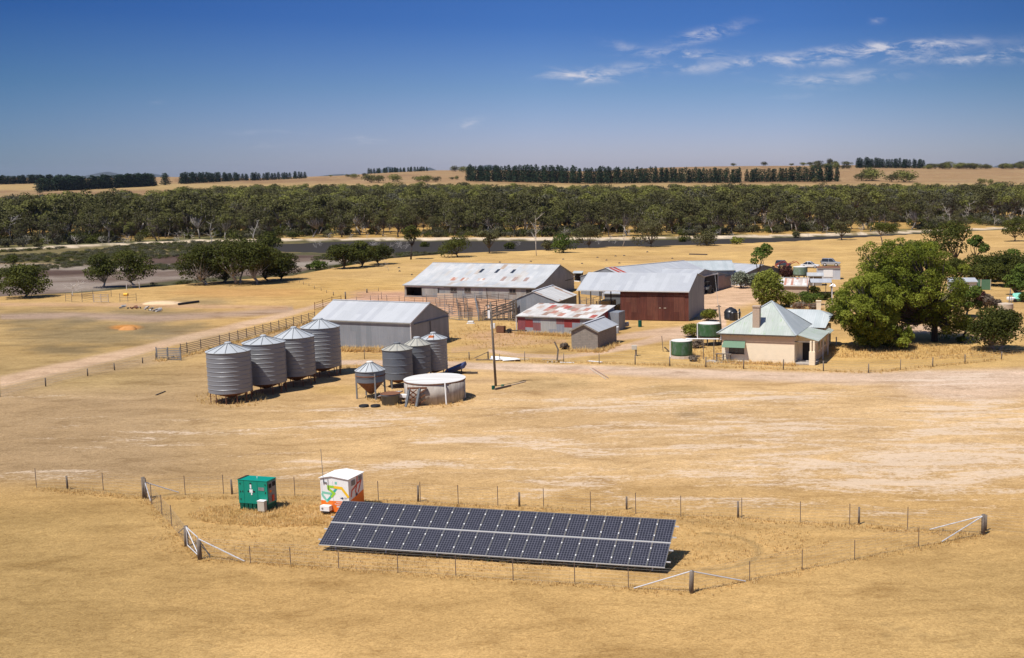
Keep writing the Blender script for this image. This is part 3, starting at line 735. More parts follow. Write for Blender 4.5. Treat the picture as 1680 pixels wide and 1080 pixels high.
def dead(seed, H, spread=.5, tr=.16, nb=7, lean=0.0):
    rng = np.random.default_rng(seed); paths = []
    pts = [np.array([0, 0, -.2])]; 
    for i in range(4): pts.append(pts[-1] + np.array([rng.normal() * .07 * H + lean * H * .25, rng.normal() * .05 * H, H * .25]))
    paths.append((pts, [tr, tr * .8, tr * .6, tr * .4, tr * .15]))
    for i in range(nb):
        s = pts[1] + (pts[4] - pts[1]) * rng.random() * .85; a = rng.random() * 6.28; l = H * spread * (.4 + .6 * rng.random())
        e = s + np.array([math.cos(a) * l, math.sin(a) * l * .7, l * (.3 + .7 * rng.random())]); k = (s + e) / 2 + np.array([rng.normal(), rng.normal(), rng.normal()]) * l * .12
        paths.append(([s, k, e], [tr * .4, tr * .25, tr * .08]))
        for j in range(2):
            e2 = k + np.array([rng.normal(), rng.normal(), rng.random()]) * l * .45; paths.append(([k, (k + e2) / 2, e2], [tr * .22, tr * .15, tr * .05]))
    return trunk_mesh('branches', paths, BARKD, 5)

def plant(name, label, cat, meshes, loc, rz=0.0, scale=1.0, group=None, names=('crown', 'trunk')):
    o = thing(name, label, cat, loc, rz, group); o.scale = scale if hasattr(scale, '__len__') else (scale,) * 3
    for nm, me in zip(names, meshes): put(nm, me, o)
    return o
rnd = random.Random(7)

# --- woodland beyond the lake: the front rows are trees of their own, the mass behind is one stuff object
FG = [gum(100 + i, 11, rnd.uniform(3.2, 4.4), rnd.uniform(.26, .4), 20, 1300, .5, 'gum', BARKP if i % 2 else BARK, flat=.45, up=.6, tr=.26) for i in range(6)]
FS = [gum(120 + i, 10, rnd.uniform(2.8, 3.6), .18, 18, 1100, .42, 'sheoak', flat=.5, tr=.16) for i in range(3)]
FRONT_LINE = 355
cand = []
for i in range(4200):
    tx = rnd.uniform(-.70, .345); yf = float(np.interp(tx, *E_FAR)); d = yf + 8 + rnd.random() ** 1.15 * 100
    cand.append((tx * d, d))
sel = []
for c in cand:
    md = 4.8 + 1.2 * rnd.random()
    if c[1] - float(np.interp(c[0] / c[1], *E_FAR)) < 26: md = 8.0
    if all((c[0] - s[0]) ** 2 + (c[1] - s[1]) ** 2 > md * md for s in sel): sel.append(c)
sel.sort(key=lambda c: c[1] / 1.0 - .0 * c[0])
front = sel[:292]
for i, (x, y) in enumerate(front):
    lib = FS if rnd.random() < .22 else FG
    m_ = lib[rnd.randrange(len(lib))]; sc = rnd.uniform(.95, 1.55)
    if y - float(np.interp(x / y, *E_FAR)) < 34: sc *= rnd.uniform(.6, .9)
    sh = lib is FS
    plant('gum_tree' if not sh else 'sheoak_tree', 'olive green gum with a domed crown in the woodland across the lake' if not sh else 'brownish fine leaved tree in the woodland across the lake', 'tree', m_, (x, y, float(terr(x, y))), rnd.random() * 6.28, (sc, sc, sc * rnd.uniform(.85, 1.1)), 'front trees of the woodland across the lake' if not sh else 'brownish trees in the woodland across the lake')
far_front = {}
for x, y in front:
    b_ = int((x / y) * 60); far_front[b_] = max(far_front.get(b_, 0), y)

def scatter_stuff(name, label, cat, protos, pts):
    """one object: points that carry tree meshes through geometry nodes"""
    me = bpy.data.meshes.new(name); me.vertices.add(len(pts)); me.vertices.foreach_set('co', np.array([p[:3] for p in pts], np.float32).ravel())
    for nm, j in (('rot', 3), ('siz', 4), ('tall', 5)):
        at = me.attributes.new(nm, 'FLOAT', 'POINT'); at.data.foreach_set('value', np.array([p[j] for p in pts], np.float32))
    col = bpy.data.collections.new(name + '_kinds')
    for i, pm in enumerate(protos): col.objects.link(bpy.data.objects.new(name + '_kind', pm))
    ng = bpy.data.node_groups.new(name, 'GeometryNodeTree')
    ng.interface.new_socket('Geometry', in_out='INPUT', socket_type='NodeSocketGeometry'); ng.interface.new_socket('Geometry', in_out='OUTPUT', socket_type='NodeSocketGeometry')
    N = ng.nodes; Lk = ng.links
    gi = N.new('NodeGroupInput'); go = N.new('NodeGroupOutput'); ip = N.new('GeometryNodeInstanceOnPoints'); ci = N.new('GeometryNodeCollectionInfo')
    ci.inputs[0].default_value = col; ci.inputs[1].default_value = True; ci.inputs[2].default_value = True; ip.inputs['Pick Instance'].default_value = True
    def attr(nm):
        a = N.new('GeometryNodeInputNamedAttribute'); a.data_type = 'FLOAT'; a.inputs[0].default_value = nm; return a.outputs[0]
    cr_ = N.new('ShaderNodeCombineXYZ'); Lk.new(attr('rot'), cr_.inputs[2]); Lk.new(cr_.outputs[0], ip.inputs['Rotation'])
    cs = N.new('ShaderNodeCombineXYZ'); sa = attr('siz'); Lk.new(sa, cs.inputs[0]); Lk.new(sa, cs.inputs[1]); Lk.new(attr('tall'), cs.inputs[2]); Lk.new(cs.outputs[0], ip.inputs['Scale'])
    Lk.new(gi.outputs[0], ip.inputs['Points']); Lk.new(ci.outputs[0], ip.inputs['Instance']); Lk.new(ip.outputs[0], go.inputs[0])
    o = put(name, me); tag(o, label, cat, None, 'stuff'); md = o.modifiers.new('scatter', 'NODES'); md.node_group = ng
    return o
def joined(pair):
    """crown and trunk of a pair as one mesh with two materials, for the scattered mass"""
    c, t = pair; me = c.copy(); k = len(me.vertices)
    bm = bmesh.new(); bm.from_mesh(c); n0 = len(bm.faces)
    bm.from_mesh(t); bm.faces.ensure_lookup_table()
    for f in bm.faces[n0:]: f.material_index = 1
    out = bpy.data.meshes.new('woodland_kind'); bm.to_mesh(out); bm.free(); out.materials.append(c.materials[0]); out.materials.append(t.materials[0]); return out
MASS = [joined(gum(200 + i, 10, rnd.uniform(3.6, 5.6), rnd.uniform(.35, .6), 16, 620, .62, 'far', flat=.42, up=.9)) for i in range(5)] + [joined(gum(210 + i, 10, 3.8, .25, 12, 420, .65, ('sheoak', 'dull', 'dull')[i], flat=.5, tr=.16)) for i in range(3)]
pts = []
def wood_end(tx):
    px = CX + FPX * tx / cp
    return np.interp(px, [-200, 0, 60, 110, 180, 250, 300, 420, 480, 700, 1000, 1300, 1400, 1500, 1700], [560, 570, 520, 540, 640, 720, 1000, 1150, 1000, 1000, 1050, 860, 900, 900, 1000])
yy = 362.0
while yy < 1300:
    step = 7.2 if yy < 700 else 8.6
    x = -.74 * yy
    while x < .37 * yy:
        X_, Y_ = x + rnd.uniform(-.45, .45) * step, yy + rnd.uniform(-.45, .45) * step
        tx = X_ / Y_
        if Y_ > far_front.get(int(tx * 60), 0) - 4 and Y_ > float(np.interp(tx, *E_FAR)) + 75 and Y_ < wood_end(tx) * (1 + .12 * math.sin(X_ / 60)) and fbm(np.array(X_ / 45), np.array(Y_ / 45), 8) > .35:
            s = rnd.uniform(.75, 1.5); 
            pts.append((X_, Y_, float(terr(X_, Y_)), rnd.random() * 6.28, s, s * rnd.uniform(.8, 1.1)))
        x += step
    yy += step
scatter_stuff('woodland', 'dense olive green gum woodland behind the front trees across the lake', 'woodland', MASS, pts)
SC_ = [joined(bush(230 + i, 5.5, 3.0, 260, .5, ('tea', 'sheoak', 'dull')[i], ncl=6)) for i in range(3)]
p2 = []
for i in range(5200):
    tx = rnd.uniform(-.72, .36); d = float(np.interp(tx, *E_FAR)) + 9 + 150 * rnd.random() ** 1.3; x_ = tx * d
    if fbm(np.array(x_ / 22), np.array(d / 22), 12) > .49: s = rnd.uniform(.35, 1.1); p2.append((x_, d, float(terr(x_, d)), rnd.random() * 6.28, s, s * rnd.uniform(.8, 1.3)))
scatter_stuff('undergrowth', 'olive and brown scrub under the woodland trees across the lake', 'undergrowth', SC_, p2)
p3 = []
for i in range(9000):
    tx = rnd.uniform(-.66, -.10); yn_, yf_ = float(np.interp(tx, *E_LAND)), float(np.interp(tx, *E_FAR)); d = yn_ + 2 + (yf_ - yn_ - 3) * rnd.random(); x_ = tx * d
    if d > float(np.interp(tx, *W_NEAR)) - 3 and tx > -.43: continue
    near_far = (d > yf_ - 55) or (d < yn_ + 9)
    if fbm(np.array(x_ / 16), np.array(d / 30), 14) > (.45 if near_far else .60): s = rnd.uniform(.10, .34); p3.append((x_, d, float(terr(x_, d)), rnd.random() * 6.28, s * 1.5, s))
scatter_stuff('marsh_scrub', 'low olive and brown tussocks over the dry lake flats', 'scrub', SC_, p3)
print('woodland', len(pts), 'front', len(front))

# --- pine belts on the far fields, each pine a tree
PN = [pine(300 + i, 20, rnd.uniform(3.4, 4.4), 800, 1.15) for i in range(5)]
def belt(p0, p1, n, top0, top1, label, group, jit=6, rows=1, name='pine_tree', lib=None, wid=1.0):
    lib = lib or PN; a, b = P(*p0), P(*p1)
    for r_ in range(rows):
        for i in range(n):
            f = (i + rnd.uniform(-.3, .3)) / (n - 1); f = min(max(f, 0), 1)
            p = a.lerp(b, f); p = p * (1 + r_ * 9 / p.length) ; x, y = p.x + rnd.uniform(-1, 1), p.y + rnd.uniform(-jit, jit)
            z = float(terr(x, y)); h = top((x, y, z), top0 + (top1 - top0) * f) * rnd.uniform(.86, 1.05)
            s = h / 20 if lib is PN else h / 11
            plant(name, label, 'tree', lib[rnd.randrange(len(lib))], (x, y, z), rnd.random() * 6.28, (s * wid, s * wid, s), group)
belt((768, 297.5), (1215, 300.5), 100, 270, 276, 'tall dark green pine in the long belt on the far fields', 'pines of the long belt on the far fields', wid=1.3)
belt((1225, 299), (1372, 298), 26, 276, 272, 'dark green pine in the broken end of the long belt', 'pines at the broken end of the long belt', wid=1.5)
belt((606, 285.5), (700, 281), 26, 276, 273, 'small dark pine in the short belt on the ridge', 'pines of the short belt on the ridge', wid=1.8)
belt((296, 302), (388, 297), 24, 283, 283, 'dark pine in the left belt beyond the woodland', 'pines of the left belt beyond the woodland', wid=1.9)
belt((388, 296.5), (500, 293), 24, 284.5, 281, 'dark pine in the belt that ends above the left woodland', 'pines of the left belt end', wid=1.8)
belt((-5, 303), (118, 300), 36, 288, 286, 'dark pine in the belt at the far left of the fields', 'pines at the far left', wid=2.4)
belt((75, 314), (258, 305), 62, 291, 284, 'dark tree in the thick belt on the left fields', 'dark trees of the left fields', wid=2.4, jit=30)
belt((1405, 276), (1515, 276.5), 26, 258, 261, 'dark pine in the stand on the right ridge', 'pines of the stand on the right ridge', wid=1.7)
# gums dotted over the far fields
far_gum = [((758, 283), 270), ((775, 283), 271), ((748, 282), 271), ((690, 298), 285), ((700, 299), 287), ((714, 299), 289), ((740, 295), 290), ((753, 295), 289), ((580, 293), 283), ((566, 291), 284), ((598, 290), 284), ((1330, 271), 264), ((1345, 271), 263), ((1360, 271), 261), ((1373, 272), 262), ((1390, 273), 263), ((1420, 296), 274), ((1432, 297), 277), ((1412, 297), 281), ((1460, 299), 283), ((1480, 299), 279), ((1490, 298), 281), ((1203, 271.5), 267), ((1249, 271), 265.5), ((1295, 271), 267), ((1315, 270.5), 265), ((1527, 276), 268), ((1540, 276), 267), ((1556, 276), 265), ((1578, 277), 266), ((1600, 278), 266), ((1622, 277), 270), ((1650, 277), 268), ((1665, 276), 265), ((1676, 276), 264), ((68, 318), 313), ((640, 299), 286), ((625, 300), 287), ((612, 300), 286), ((1608, 303), 291), ((1630, 303), 292), ((270, 291), 286), ((250, 291), 285), ((330, 290), 286), ((540, 290), 287), ((1340, 300), 293)]
far_gum += [((x_, 277.5 + (x_ % 5) * .1), 266 + (x_ % 7) * .5) for x_ in list(range(1524, 1626, 6)) + list(range(1646, 1684, 6)) + list(range(1336, 1400, 8))]
FB = [bush(330 + i, 12, 9.5, 900, .9, 'far', ncl=9) for i in range(4)]
for (px_, py_), t_ in far_gum:
    px_ += rnd.uniform(-4, 4); p = P(px_, py_); s = top(p, t_) / 9.5 * rnd.uniform(.8, 1.15)
    plant('paddock_tree', 'rounded dark gum standing alone or in a loose group on the far fields', 'tree', FB[rnd.randrange(4)], p, rnd.random() * 6.28, (s * rnd.uniform(1.1, 1.9), s * 1.3, s), 'gums dotted over the far fields')
# ---------------------------------------------------------------- trees and bushes nearer than the woodland
def near(name, label, px, py, ty, wpx, kind='gum', leaf='tea', seed=1, n=2500, size=.3, group=None, **kw):
    p = P(px, py); H = top(p, ty); W = rpx(p, wpx)
    if kind == 'gum' and leaf == 'tea' and ty > 380: kw = {**kw, 'base': kw.get('base', .3) * .6, 'cs': 1.3, 'ncl': int(kw.get('ncl', 14) * 1.5)}; n = int(n * 1.7); size *= .9
    if kind == 'gum': ms = gum(seed, H, W / 2, n=n, size=size, leaf=leaf, **kw); nm = ('crown', 'trunk')
    elif kind == 'ball': ms = ball(seed, W, H, n, size, leaf, **kw); nm = ('crown', 'trunk')
    elif kind == 'bush': ms = bush(seed, W, H, n, size, leaf, **kw); nm = ('foliage', 'stem')
    return plant(name, label, 'bush' if kind == 'bush' else 'tree', ms, p, 0, 1, group, nm)
def ball(seed, W, H, n, size, leaf):
    rng = np.random.default_rng(seed); cl = []; ga = 2.39996
    for i in range(60):
        z = 1 - 2 * (i + .5) / 60; q = math.sqrt(1 - z * z); a = i * ga
        k = .76 + .08 * rng.random(); cl.append((np.array([math.cos(a) * q * W / 2 * k, math.sin(a) * q * W / 2 * k, H * .5 + z * H / 2 * k]), (W * .115, W * .115, W * .10), .15 + .7 * rng.random()))
    cl.append((np.array([0, 0, H * .5]), (W * .34, W * .34, H * .36), .1))
    V, T = cards(rng, cl, n, size, .3, .6)
    return leaf_mesh('crown', V, T, L[leaf]), trunk_mesh('trunk', [([(0, 0, -.2), (0, 0, H * .6)], [.25, .12])], BARKK, 6)
# dry lake edge, left
near('bushy_tree', 'low dark bushy tree at the left edge of the photo beside the mud flat', 40, 488, 441, 84, seed=11, n=3200, size=.42, base=.2, ncl=16, flat=.6)
near('paperbark_tree', 'dark rounded tree, the left of the pair behind the steel yard panels', 168, 472, 420, 54, seed=12, n=2600, size=.38, base=.3, ncl=13, bark=BARKP)
near('paperbark_tree', 'dark rounded tree on leaning pale trunks, right of the pair behind the steel yard', 222, 472, 411, 66, seed=13, n=3200, size=.38, base=.3, ncl=15, trunks=2, bark=BARKP)
near('paperbark_tree', 'leftmost low spreading tree of the big clump on the bank above the silos', 340, 467, 402, 74, seed=14, n=3200, size=.42, base=.2, ncl=15, trunks=2, bark=BARKP, lean=-.25)
near('paperbark_tree', 'tallest tree of the big clump, on several bare white trunks', 392, 466, 388, 96, seed=15, n=4200, size=.42, base=.42, ncl=20, trunks=4, bark=BARKP, flat=.42)
near('paperbark_tree', 'round headed tree right of the white trunks in the big clump', 424, 466, 400, 66, seed=16, n=3000, size=.42, base=.35, ncl=14, trunks=2, bark=BARKP)
near('paperbark_tree', 'rightmost low dark tree of the big clump on the bank', 462, 460, 414, 60, seed=17, n=2800, size=.42, base=.18, ncl=14, flat=.6)
near('paperbark_tree', 'low dark tree filling the gap left of the white trunks in the big clump', 366, 463, 412, 60, seed=141, n=2600, size=.42, base=.12, ncl=14, flat=.6)
near('paperbark_tree', 'low dark tree filling the gap right of the white trunks in the big clump', 442, 461, 408, 60, seed=142, n=2600, size=.42, base=.12, ncl=14, flat=.6)
near('lakeside_tree', 'small dark tree on the shore just behind the big clump', 444, 417, 382, 40, seed=18, n=1500, size=.5, base=.3, ncl=10)
near('round_bush', 'small green bush on the paddock edge between the clump and the lakeside trees', 524, 444, 425, 30, 'bush', 'bright', 19, 1200, .35)
near('round_bush', 'tiny bush beside the small green bush on the paddock edge', 508, 443, 432, 14, 'bush', 'tea', 190, 400, .35)
near('lakeside_tree', 'left of the three dark trees on the near lake shore', 562, 441, 399, 46, seed=20, n=2300, size=.45, base=.2, ncl=12, flat=.6)
near('lakeside_tree', 'middle of the three dark trees on the near lake shore', 593, 438, 399, 50, seed=21, n=2300, size=.45, base=.2, ncl=12, flat=.6)
near('lakeside_tree', 'right of the three dark trees on the near lake shore', 622, 434, 402, 44, seed=22, n=2000, size=.45, base=.2, ncl=12, flat=.6)
near('slender_tree', 'slender leaning tree with a light green top standing in front of the lake', 674, 426, 369, 40, seed=23, n=1200, size=.45, base=.5, ncl=9, bark=BARKK, lean=.1)
near('fallen_tree', 'half fallen spreading tree on the shore with one green side', 752, 422, 388, 50, seed=24, n=1600, size=.45, base=.25, ncl=10, lean=-.3)
near('sheoak_tree', 'brownish feathery tree on the near lake shore, left of the small round bush', 803, 416, 372, 36, 'gum', 'sheoak', 25, 1900, .42, base=.22, ncl=12, flat=.65)
near('round_bush', 'small round bush on the near shore right of the brownish feathery tree', 837, 412, 396, 22, 'bush', 'tea', 26, 700, .45)
near('green_bush', 'bright green round tree on the paddock edge in front of the lake', 925, 415, 383, 46, 'bush', 'bright', 27, 2000, .42)
near('sheoak_tree', 'brownish feathery tree behind the bright green round tree', 966, 407, 366, 40, 'gum', 'sheoak', 28, 2100, .42, base=.15, ncl=13, flat=.7)
near('sheoak_tree', 'wide brownish feathery tree, the largest on the near shore', 1068, 405, 358, 60, 'gum', 'sheoak', 29, 3000, .42, base=.12, ncl=16, flat=.7)
near('shore_bush', 'dull green bush on the shore left of the bright green round tree', 896, 411, 394, 30, 'bush', 'sheoak', 30, 900, .45)
near('shore_bush', 'dull olive bush at the water edge above the far sheds', 1158, 403, 376, 44, 'bush', 'sheoak', 31, 1500, .5)
near('shore_bush', 'small yellowish bush at the water edge right of the dull olive bush', 1209, 401, 388, 22, 'bush', 'yellow', 32, 500, .5)
near('sheoak_tree', 'brownish feathery tree at the right end of the near shore', 1382, 394, 360, 34, 'gum', 'sheoak', 33, 1600, .45, base=.18, ncl=12, flat=.65)
near('shore_tree', 'round topped green tree on the shore behind the large tree, left of its top', 1448, 402, 363, 46, 'gum', 'tea', 34, 2200, .45, base=.45, ncl=11, bark=BARKP)
near('shore_tree', 'dark green tree in the far paddock above the right edge trees', 1664, 396, 360, 50, 'gum', 'tea', 35, 2200, .5, base=.15, ncl=12, flat=.65)
near('lone_bush', 'tiny lone green tree on the flats at the far left', 21, 434, 415, 24, 'bush', 'tea', 36, 600, .4)
for i, (a_, b_, c_, d_) in enumerate(((1125, 398, 385, 26), (700, 408, 396, 20), (1305, 391, 378, 20), (1120, 400, 388, 16), (60, 405, 396, 22), (150, 400, 388, 26), (230, 397, 384, 24), (310, 392, 380, 22), (700, 388, 376, 18), (480, 392, 380, 20), (540, 390, 376, 22))):
    near('low_shrub', 'low dull shrub on the lake edge or in the weeds below the woodland', a_, b_, c_, d_, 'bush', 'tea' if i % 2 else 'sheoak', 400 + i, 450, .5, 'low shrubs at the lake edge')
# behind the sheds and round the house
near('sapling_tree', 'thin light green tree rising behind the clipped round tree', 1249, 474, 394, 40, 'gum', 'bright', 40, 1500, .36, base=.45, ncl=10, flat=.7, tr=.12)
near('clipped_tree', 'dense round olive tree like a clipped ball between the dirt yard and the house', 1259, 504, 441, 54, 'ball', 'cypress', 41, 9000, .26)
near('saltbush', 'pale grey green bush beside the brown shed doors', 1215, 473, 441, 30, 'bush', 'olive', 42, 2200, .30)
near('saltbush', 'pale grey green bush touching the round olive tree', 1234, 473, 445, 26, 'bush', 'olive', 43, 1800, .30)
near('yard_bush', 'yellow green bush between the rusty brown shed and the green tank', 1160, 527, 507, 34, 'bush', 'yellow', 44, 1700, .24)
near('yard_bush', 'yellow green bush left of the upper green tank', 1138, 553, 528, 36, 'bush', 'yellow', 45, 1700, .24)
near('hedge_bush', 'dull yellow green bush right of the round olive tree', 1294, 504, 474, 38, 'bush', 'yellow', 46, 2400, .26)
near('hedge_bush', 'bright green bush in front of the rusty roofed shed', 1327, 500, 477, 44, 'bush', 'bright', 47, 2400, .26)
near('hedge_bush', 'dark green bush beside the carport posts', 1352, 492, 478, 26, 'bush', 'tea', 48, 1200, .26)
near('climber_bush', 'dark green creeper on the end wall of the rusty roofed shed', 1336, 486, 466, 18, 'bush', 'tea', 49, 1000, .24)
near('plum_tree', 'dark purple leaved tree left of the tank on a stand', 1287, 461, 434, 42, 'bush', 'purple', 50, 2400, .30)
near('twiggy_shrub', 'dry brown leafless shrub along the low fence behind the house', 1312, 506, 494, 24, 'bush', 'twig', 51, 900, .22)
near('twiggy_shrub', 'dry brown leafless shrub beside the white gate post behind the house', 1336, 507, 496, 24, 'bush', 'twig', 52, 900, .22)
near('garden_bush', 'small green bush behind the back wing roof', 1362, 514, 503, 18, 'bush', 'bright', 53, 600, .24)
near('rosemary_bush', 'dry bush under the upper green tank', 1146, 571, 556, 24, 'bush', 'twig', 54, 900, .2)
near('tank_weeds', 'brown weeds at the foot of the lower green tank', 1138, 592, 582, 22, 'bush', 'twig', 55, 500, .18)
near('dead_shrub', 'round dark dry shrub left of the tan block shed', 926, 573, 562, 17, 'bush', 'twig', 56, 900, .18)
# the great tree right of the house
def big_tree(label, base, top_py, clumps, n, seed, leaf='big', size=.215, tr=.45, name='broad_tree'):
    p = P(*base); rng = np.random.default_rng(seed); mp = mpx(p); cl = []; paths = []
    H = top(p, top_py); fork = np.array([0, 0, H * .22])
    paths.append(([(0, 0, -.3), fork * .5, fork], [tr, tr * .85, tr * .8]))
    for (cx, cy, r, dy, t) in clumps:
        x = (cx - base[0]) * mp; z = top(p, cy) - dy * .19; rr = r * mp
        z = max(z, rr * .75)
        c = np.array([x, dy, z]); cl.append((c, (rr, rr * 1.05, rr * .78), t))
        k = fork + (c - fork) * .5 + rng.normal(size=3) * .4
        paths.append(([fork, k, c], [tr * .42, tr * .25, tr * .08]))
    V, T = cards(rng, cl, int(n * 3.1), size, .55, .5)
    return plant(name, label, 'tree', (leaf_mesh('crown', V, T, L[leaf]), trunk_mesh('trunk', paths, BARKK, 7)), p)
rb = random.Random(3)
def fill(cx, cy, rx, ry, n, r0, r1, dmax):
    out = []
    for i in range(n):
        a = rb.random() * 6.283; q = math.sqrt(rb.random()); x, y = math.cos(a) * q, math.sin(a) * q
        dp = math.sqrt(max(0, 1 - x * x - y * y)) * dmax
        out.append((cx + x * rx, cy + y * ry, rb.uniform(r0, r1), rb.uniform(-1, .8) * dp, .15 + .6 * rb.random()))
    return out
def bumpy(cx, cy, rx, ry, dep, n, r0, r1, seed):
    """clumps over a bumpy ellipsoid (photo pixels), a few pushed in or left out"""
    rg = random.Random(seed); out = []
    for i in range(n):
        z = 1 - 2 * (i + .5) / n; q = math.sqrt(1 - z * z); a = i * 2.39996
        if rg.random() < .08: continue
        k = rg.uniform(.72, .98) if rg.random() < .8 else rg.uniform(.45, .7)
        out.append((cx + math.cos(a) * q * rx * k, cy - z * ry * k, rg.uniform(r0, r1), math.sin(a) * q * dep * k, .1 + .75 * rg.random()))
    return out
big_tree('great spreading green tree right of the house, its dark trunk showing at the right', (1533, 560), 392,
         bumpy(1500, 470, 84, 74, 6.5, 150, 9, 16, 1) + bumpy(1468, 425, 62, 34, 4.5, 60, 8, 13, 2) + bumpy(1552, 525, 34, 30, 4, 34, 8, 12, 3) + bumpy(1440, 480, 56, 50, 5, 70, 9, 14, 4), 24000, 61)
big_tree('lower leafy tree whose skirt reaches the ground, between the house and the great tree', (1432, 572), 440,
         bumpy(1420, 508, 56, 54, 4.5, 90, 8, 14, 5) + bumpy(1452, 552, 48, 22, 3, 40, 7, 11, 6) + [(1476, 563, 11, -2.5, .7)], 15000, 62)
near('paddock_gum', 'tall green gum rising behind the top of the great tree', 1556, 442, 365, 88, 'gum', 'tea', 63, 4200, .48, base=.25, ncl=20, flat=.6)
near('paddock_gum', 'rounded green gum just behind the great tree, left of the tall gum', 1508, 448, 390, 70, 'gum', 'bright', 64, 3000, .48, base=.2, ncl=15, flat=.6)
near('paddock_gum', 'thin gum with a small bright top right of the tall gum', 1594, 456, 384, 42, 'gum', 'bright', 65, 1600, .42, base=.5, ncl=8, lean=.25, bark=BARKK)
near('paddock_gum', 'dark low gum right of the thin gum', 1612, 462, 420, 60, 'gum', 'tea', 66, 2400, .42, base=.2, ncl=12, flat=.65)
near('paddock_gum', 'dark leafy gum at the right edge above the small steel mast', 1652, 470, 418, 66, 'gum', 'tea', 67, 3400, .40, base=.15, ncl=15, flat=.65)
near('paddock_gum', 'bright leafed gum cut by the right edge of the photo', 1680, 482, 428, 50, 'gum', 'bright', 68, 2600, .36, base=.15, ncl=12, flat=.65)
near('yard_gum', 'dark round gum low behind the green sheet fence', 1612, 468, 436, 54, 'gum', 'tea', 151, 2200, .4, base=.1, ncl=14)
near('yard_gum', 'broad dark gum above the beige tank in the right yard', 1640, 462, 414, 62, 'gum', 'tea', 152, 2600, .4, base=.1, ncl=16)
near('yard_gum', 'green gum against the right edge, level with the green sheet fence', 1672, 460, 408, 60, 'gum', 'bright', 153, 2600, .4, base=.1, ncl=16)
near('yard_gum', 'dark shrubby gum between the cabin and the thin gum', 1570, 460, 424, 50, 'gum', 'tea', 154, 2200, .4, base=.1, ncl=14)
near('yard_gum', 'leafy gum low at the right edge below the others', 1668, 484, 450, 48, 'gum', 'bright', 155, 2000, .36, base=.1, ncl=12)
near('garden_tree', 'light green tree against the right side of the great tree', 1588, 520, 466, 50, 'gum', 'bright', 69, 2600, .34, base=.15, ncl=13, flat=.7)
near('plum_bush', 'reddish purple bush right of the great tree', 1606, 508, 470, 28, 'bush', 'purple', 70, 1300, .30)
near('brown_bush', 'grey brown dry bush behind the reddish purple bush', 1617, 508, 480, 32, 'bush', 'twig', 71, 1500, .30)
near('brown_bush', 'grey brown dry bush left of the beige tank', 1634, 506, 488, 22, 'bush', 'twig', 72, 900, .28)
near('spreading_tree', 'low spreading green tree by the road fence in front of the beige tank', 1636, 575, 505, 88, 'gum', 'tea', 73, 5200, .32, base=.2, ncl=22, flat=.7, trunks=3, bark=BARKP)
near('leaning_tree', 'small tree on a dark leaning trunk between the great tree and the low spreading tree', 1580, 556, 522, 34, 'gum', 'tea', 74, 900, .3, base=.6, ncl=6, lean=.4, bark=BARKK)
near('green_shrub', 'small green shrub at the foot of the leaning trunk', 1577, 563, 550, 16, 'bush', 'bright', 75, 500, .22)
near('corner_bush', 'leafy bush at the right edge beside the blue covered car', 1678, 496, 478, 20, 'bush', 'bright', 76, 700, .28)
near('weed', 'tiny green weed in the shade at the front edge of the solar panels', 802, 921, 916.5, 8, 'bush', 'bright', 77, 160, .06)
near('weed', 'leafy green weed above the leftmost silo beside the rail fence', 347, 577, 570, 8, 'bush', 'bright', 78, 160, .14)

# dead trees and drowned timber: every one has its own bare white limbs
DT = [dead(500 + i, 10, .38, .17, 8) for i in range(4)]; DS = [dead(520 + i, 4, .9, .10, 9) for i in range(4)]
def dead_at(px, py, ty, label, lib=DT, group=None, name='dead_tree', lean=0, wide=1.0):
    p = P(px, py); s = top(p, ty) / (10 if lib is DT else 4)
    o = thing(name, label, 'dead tree', p, rnd.random() * 6.28, group); o.scale = (s * wide, s * wide, s); put('branches', lib[rnd.randrange(4)], o)
dead_at(880, 420, 352, 'tall bare white dead tree on the paddock edge in front of the lake', wide=.6)
dead_at(821, 384, 343, 'bare white dead trunk standing in the woodland edge')
dead_at(1021, 405, 370, 'bare pale dead trunk at the water edge between two feathery trees')
dead_at(416, 398, 360, 'bare white dead tree at the left end of the water')
dead_at(345, 402, 366, 'pale dead tree at the woodland edge above the big clump')
dead_at(637, 444, 430, 'small bare branch sticking out of the golden paddock', DS)
dead_at(1630, 360, 322, 'bare white dead tree in the right woodland')
dead_at(22, 402, 355, 'grey dead tree at the far left of the white shore line')
for i in range(46):
    px_ = rnd.choice([rnd.uniform(460, 700), rnd.uniform(700, 1420), rnd.uniform(30, 340)])
    y0 = float(np.interp(px_, [30, 340, 460, 700, 1000, 1300, 1420], [404, 396, 409, 412, 402.5, 393, 386])) + rnd.uniform(-3, 1.5)
    if i % 3 == 0: y0 = float(np.interp(px_, [30, 340, 560, 850, 1300, 1420], [405, 396, 392.5, 391, 385, 381])) 
    dead_at(px_, y0, y0 - rnd.uniform(6, 15), 'bleached drowned timber standing at the edge of the lake', DS, 'bleached timber along the lake', 'drowned_timber')
for i in range(38):
    px_ = rnd.uniform(0, 1680); y0 = float(np.interp(px_, [0, 340, 560, 850, 1300, 1430, 1680], [400, 390, 389, 387, 379, 376, 376])) - rnd.uniform(0, 9)
    if i % 2: px_ = rnd.uniform(1130, 1680); y0 = rnd.uniform(362, 376)
    dead_at(px_, y0, y0 - rnd.uniform(16, 34), 'leafless grey tree among the front trees of the woodland', DT, 'leafless trees of the woodland edge', 'bare_tree', wide=1.1)
dead_at(120, 486, 464, 'fallen dead tree with fanned white limbs beside the leftmost bushy tree', DS, wide=1.6)
dead_at(48, 488, 474, 'small bleached stump in front of the leftmost bushy tree', DS)
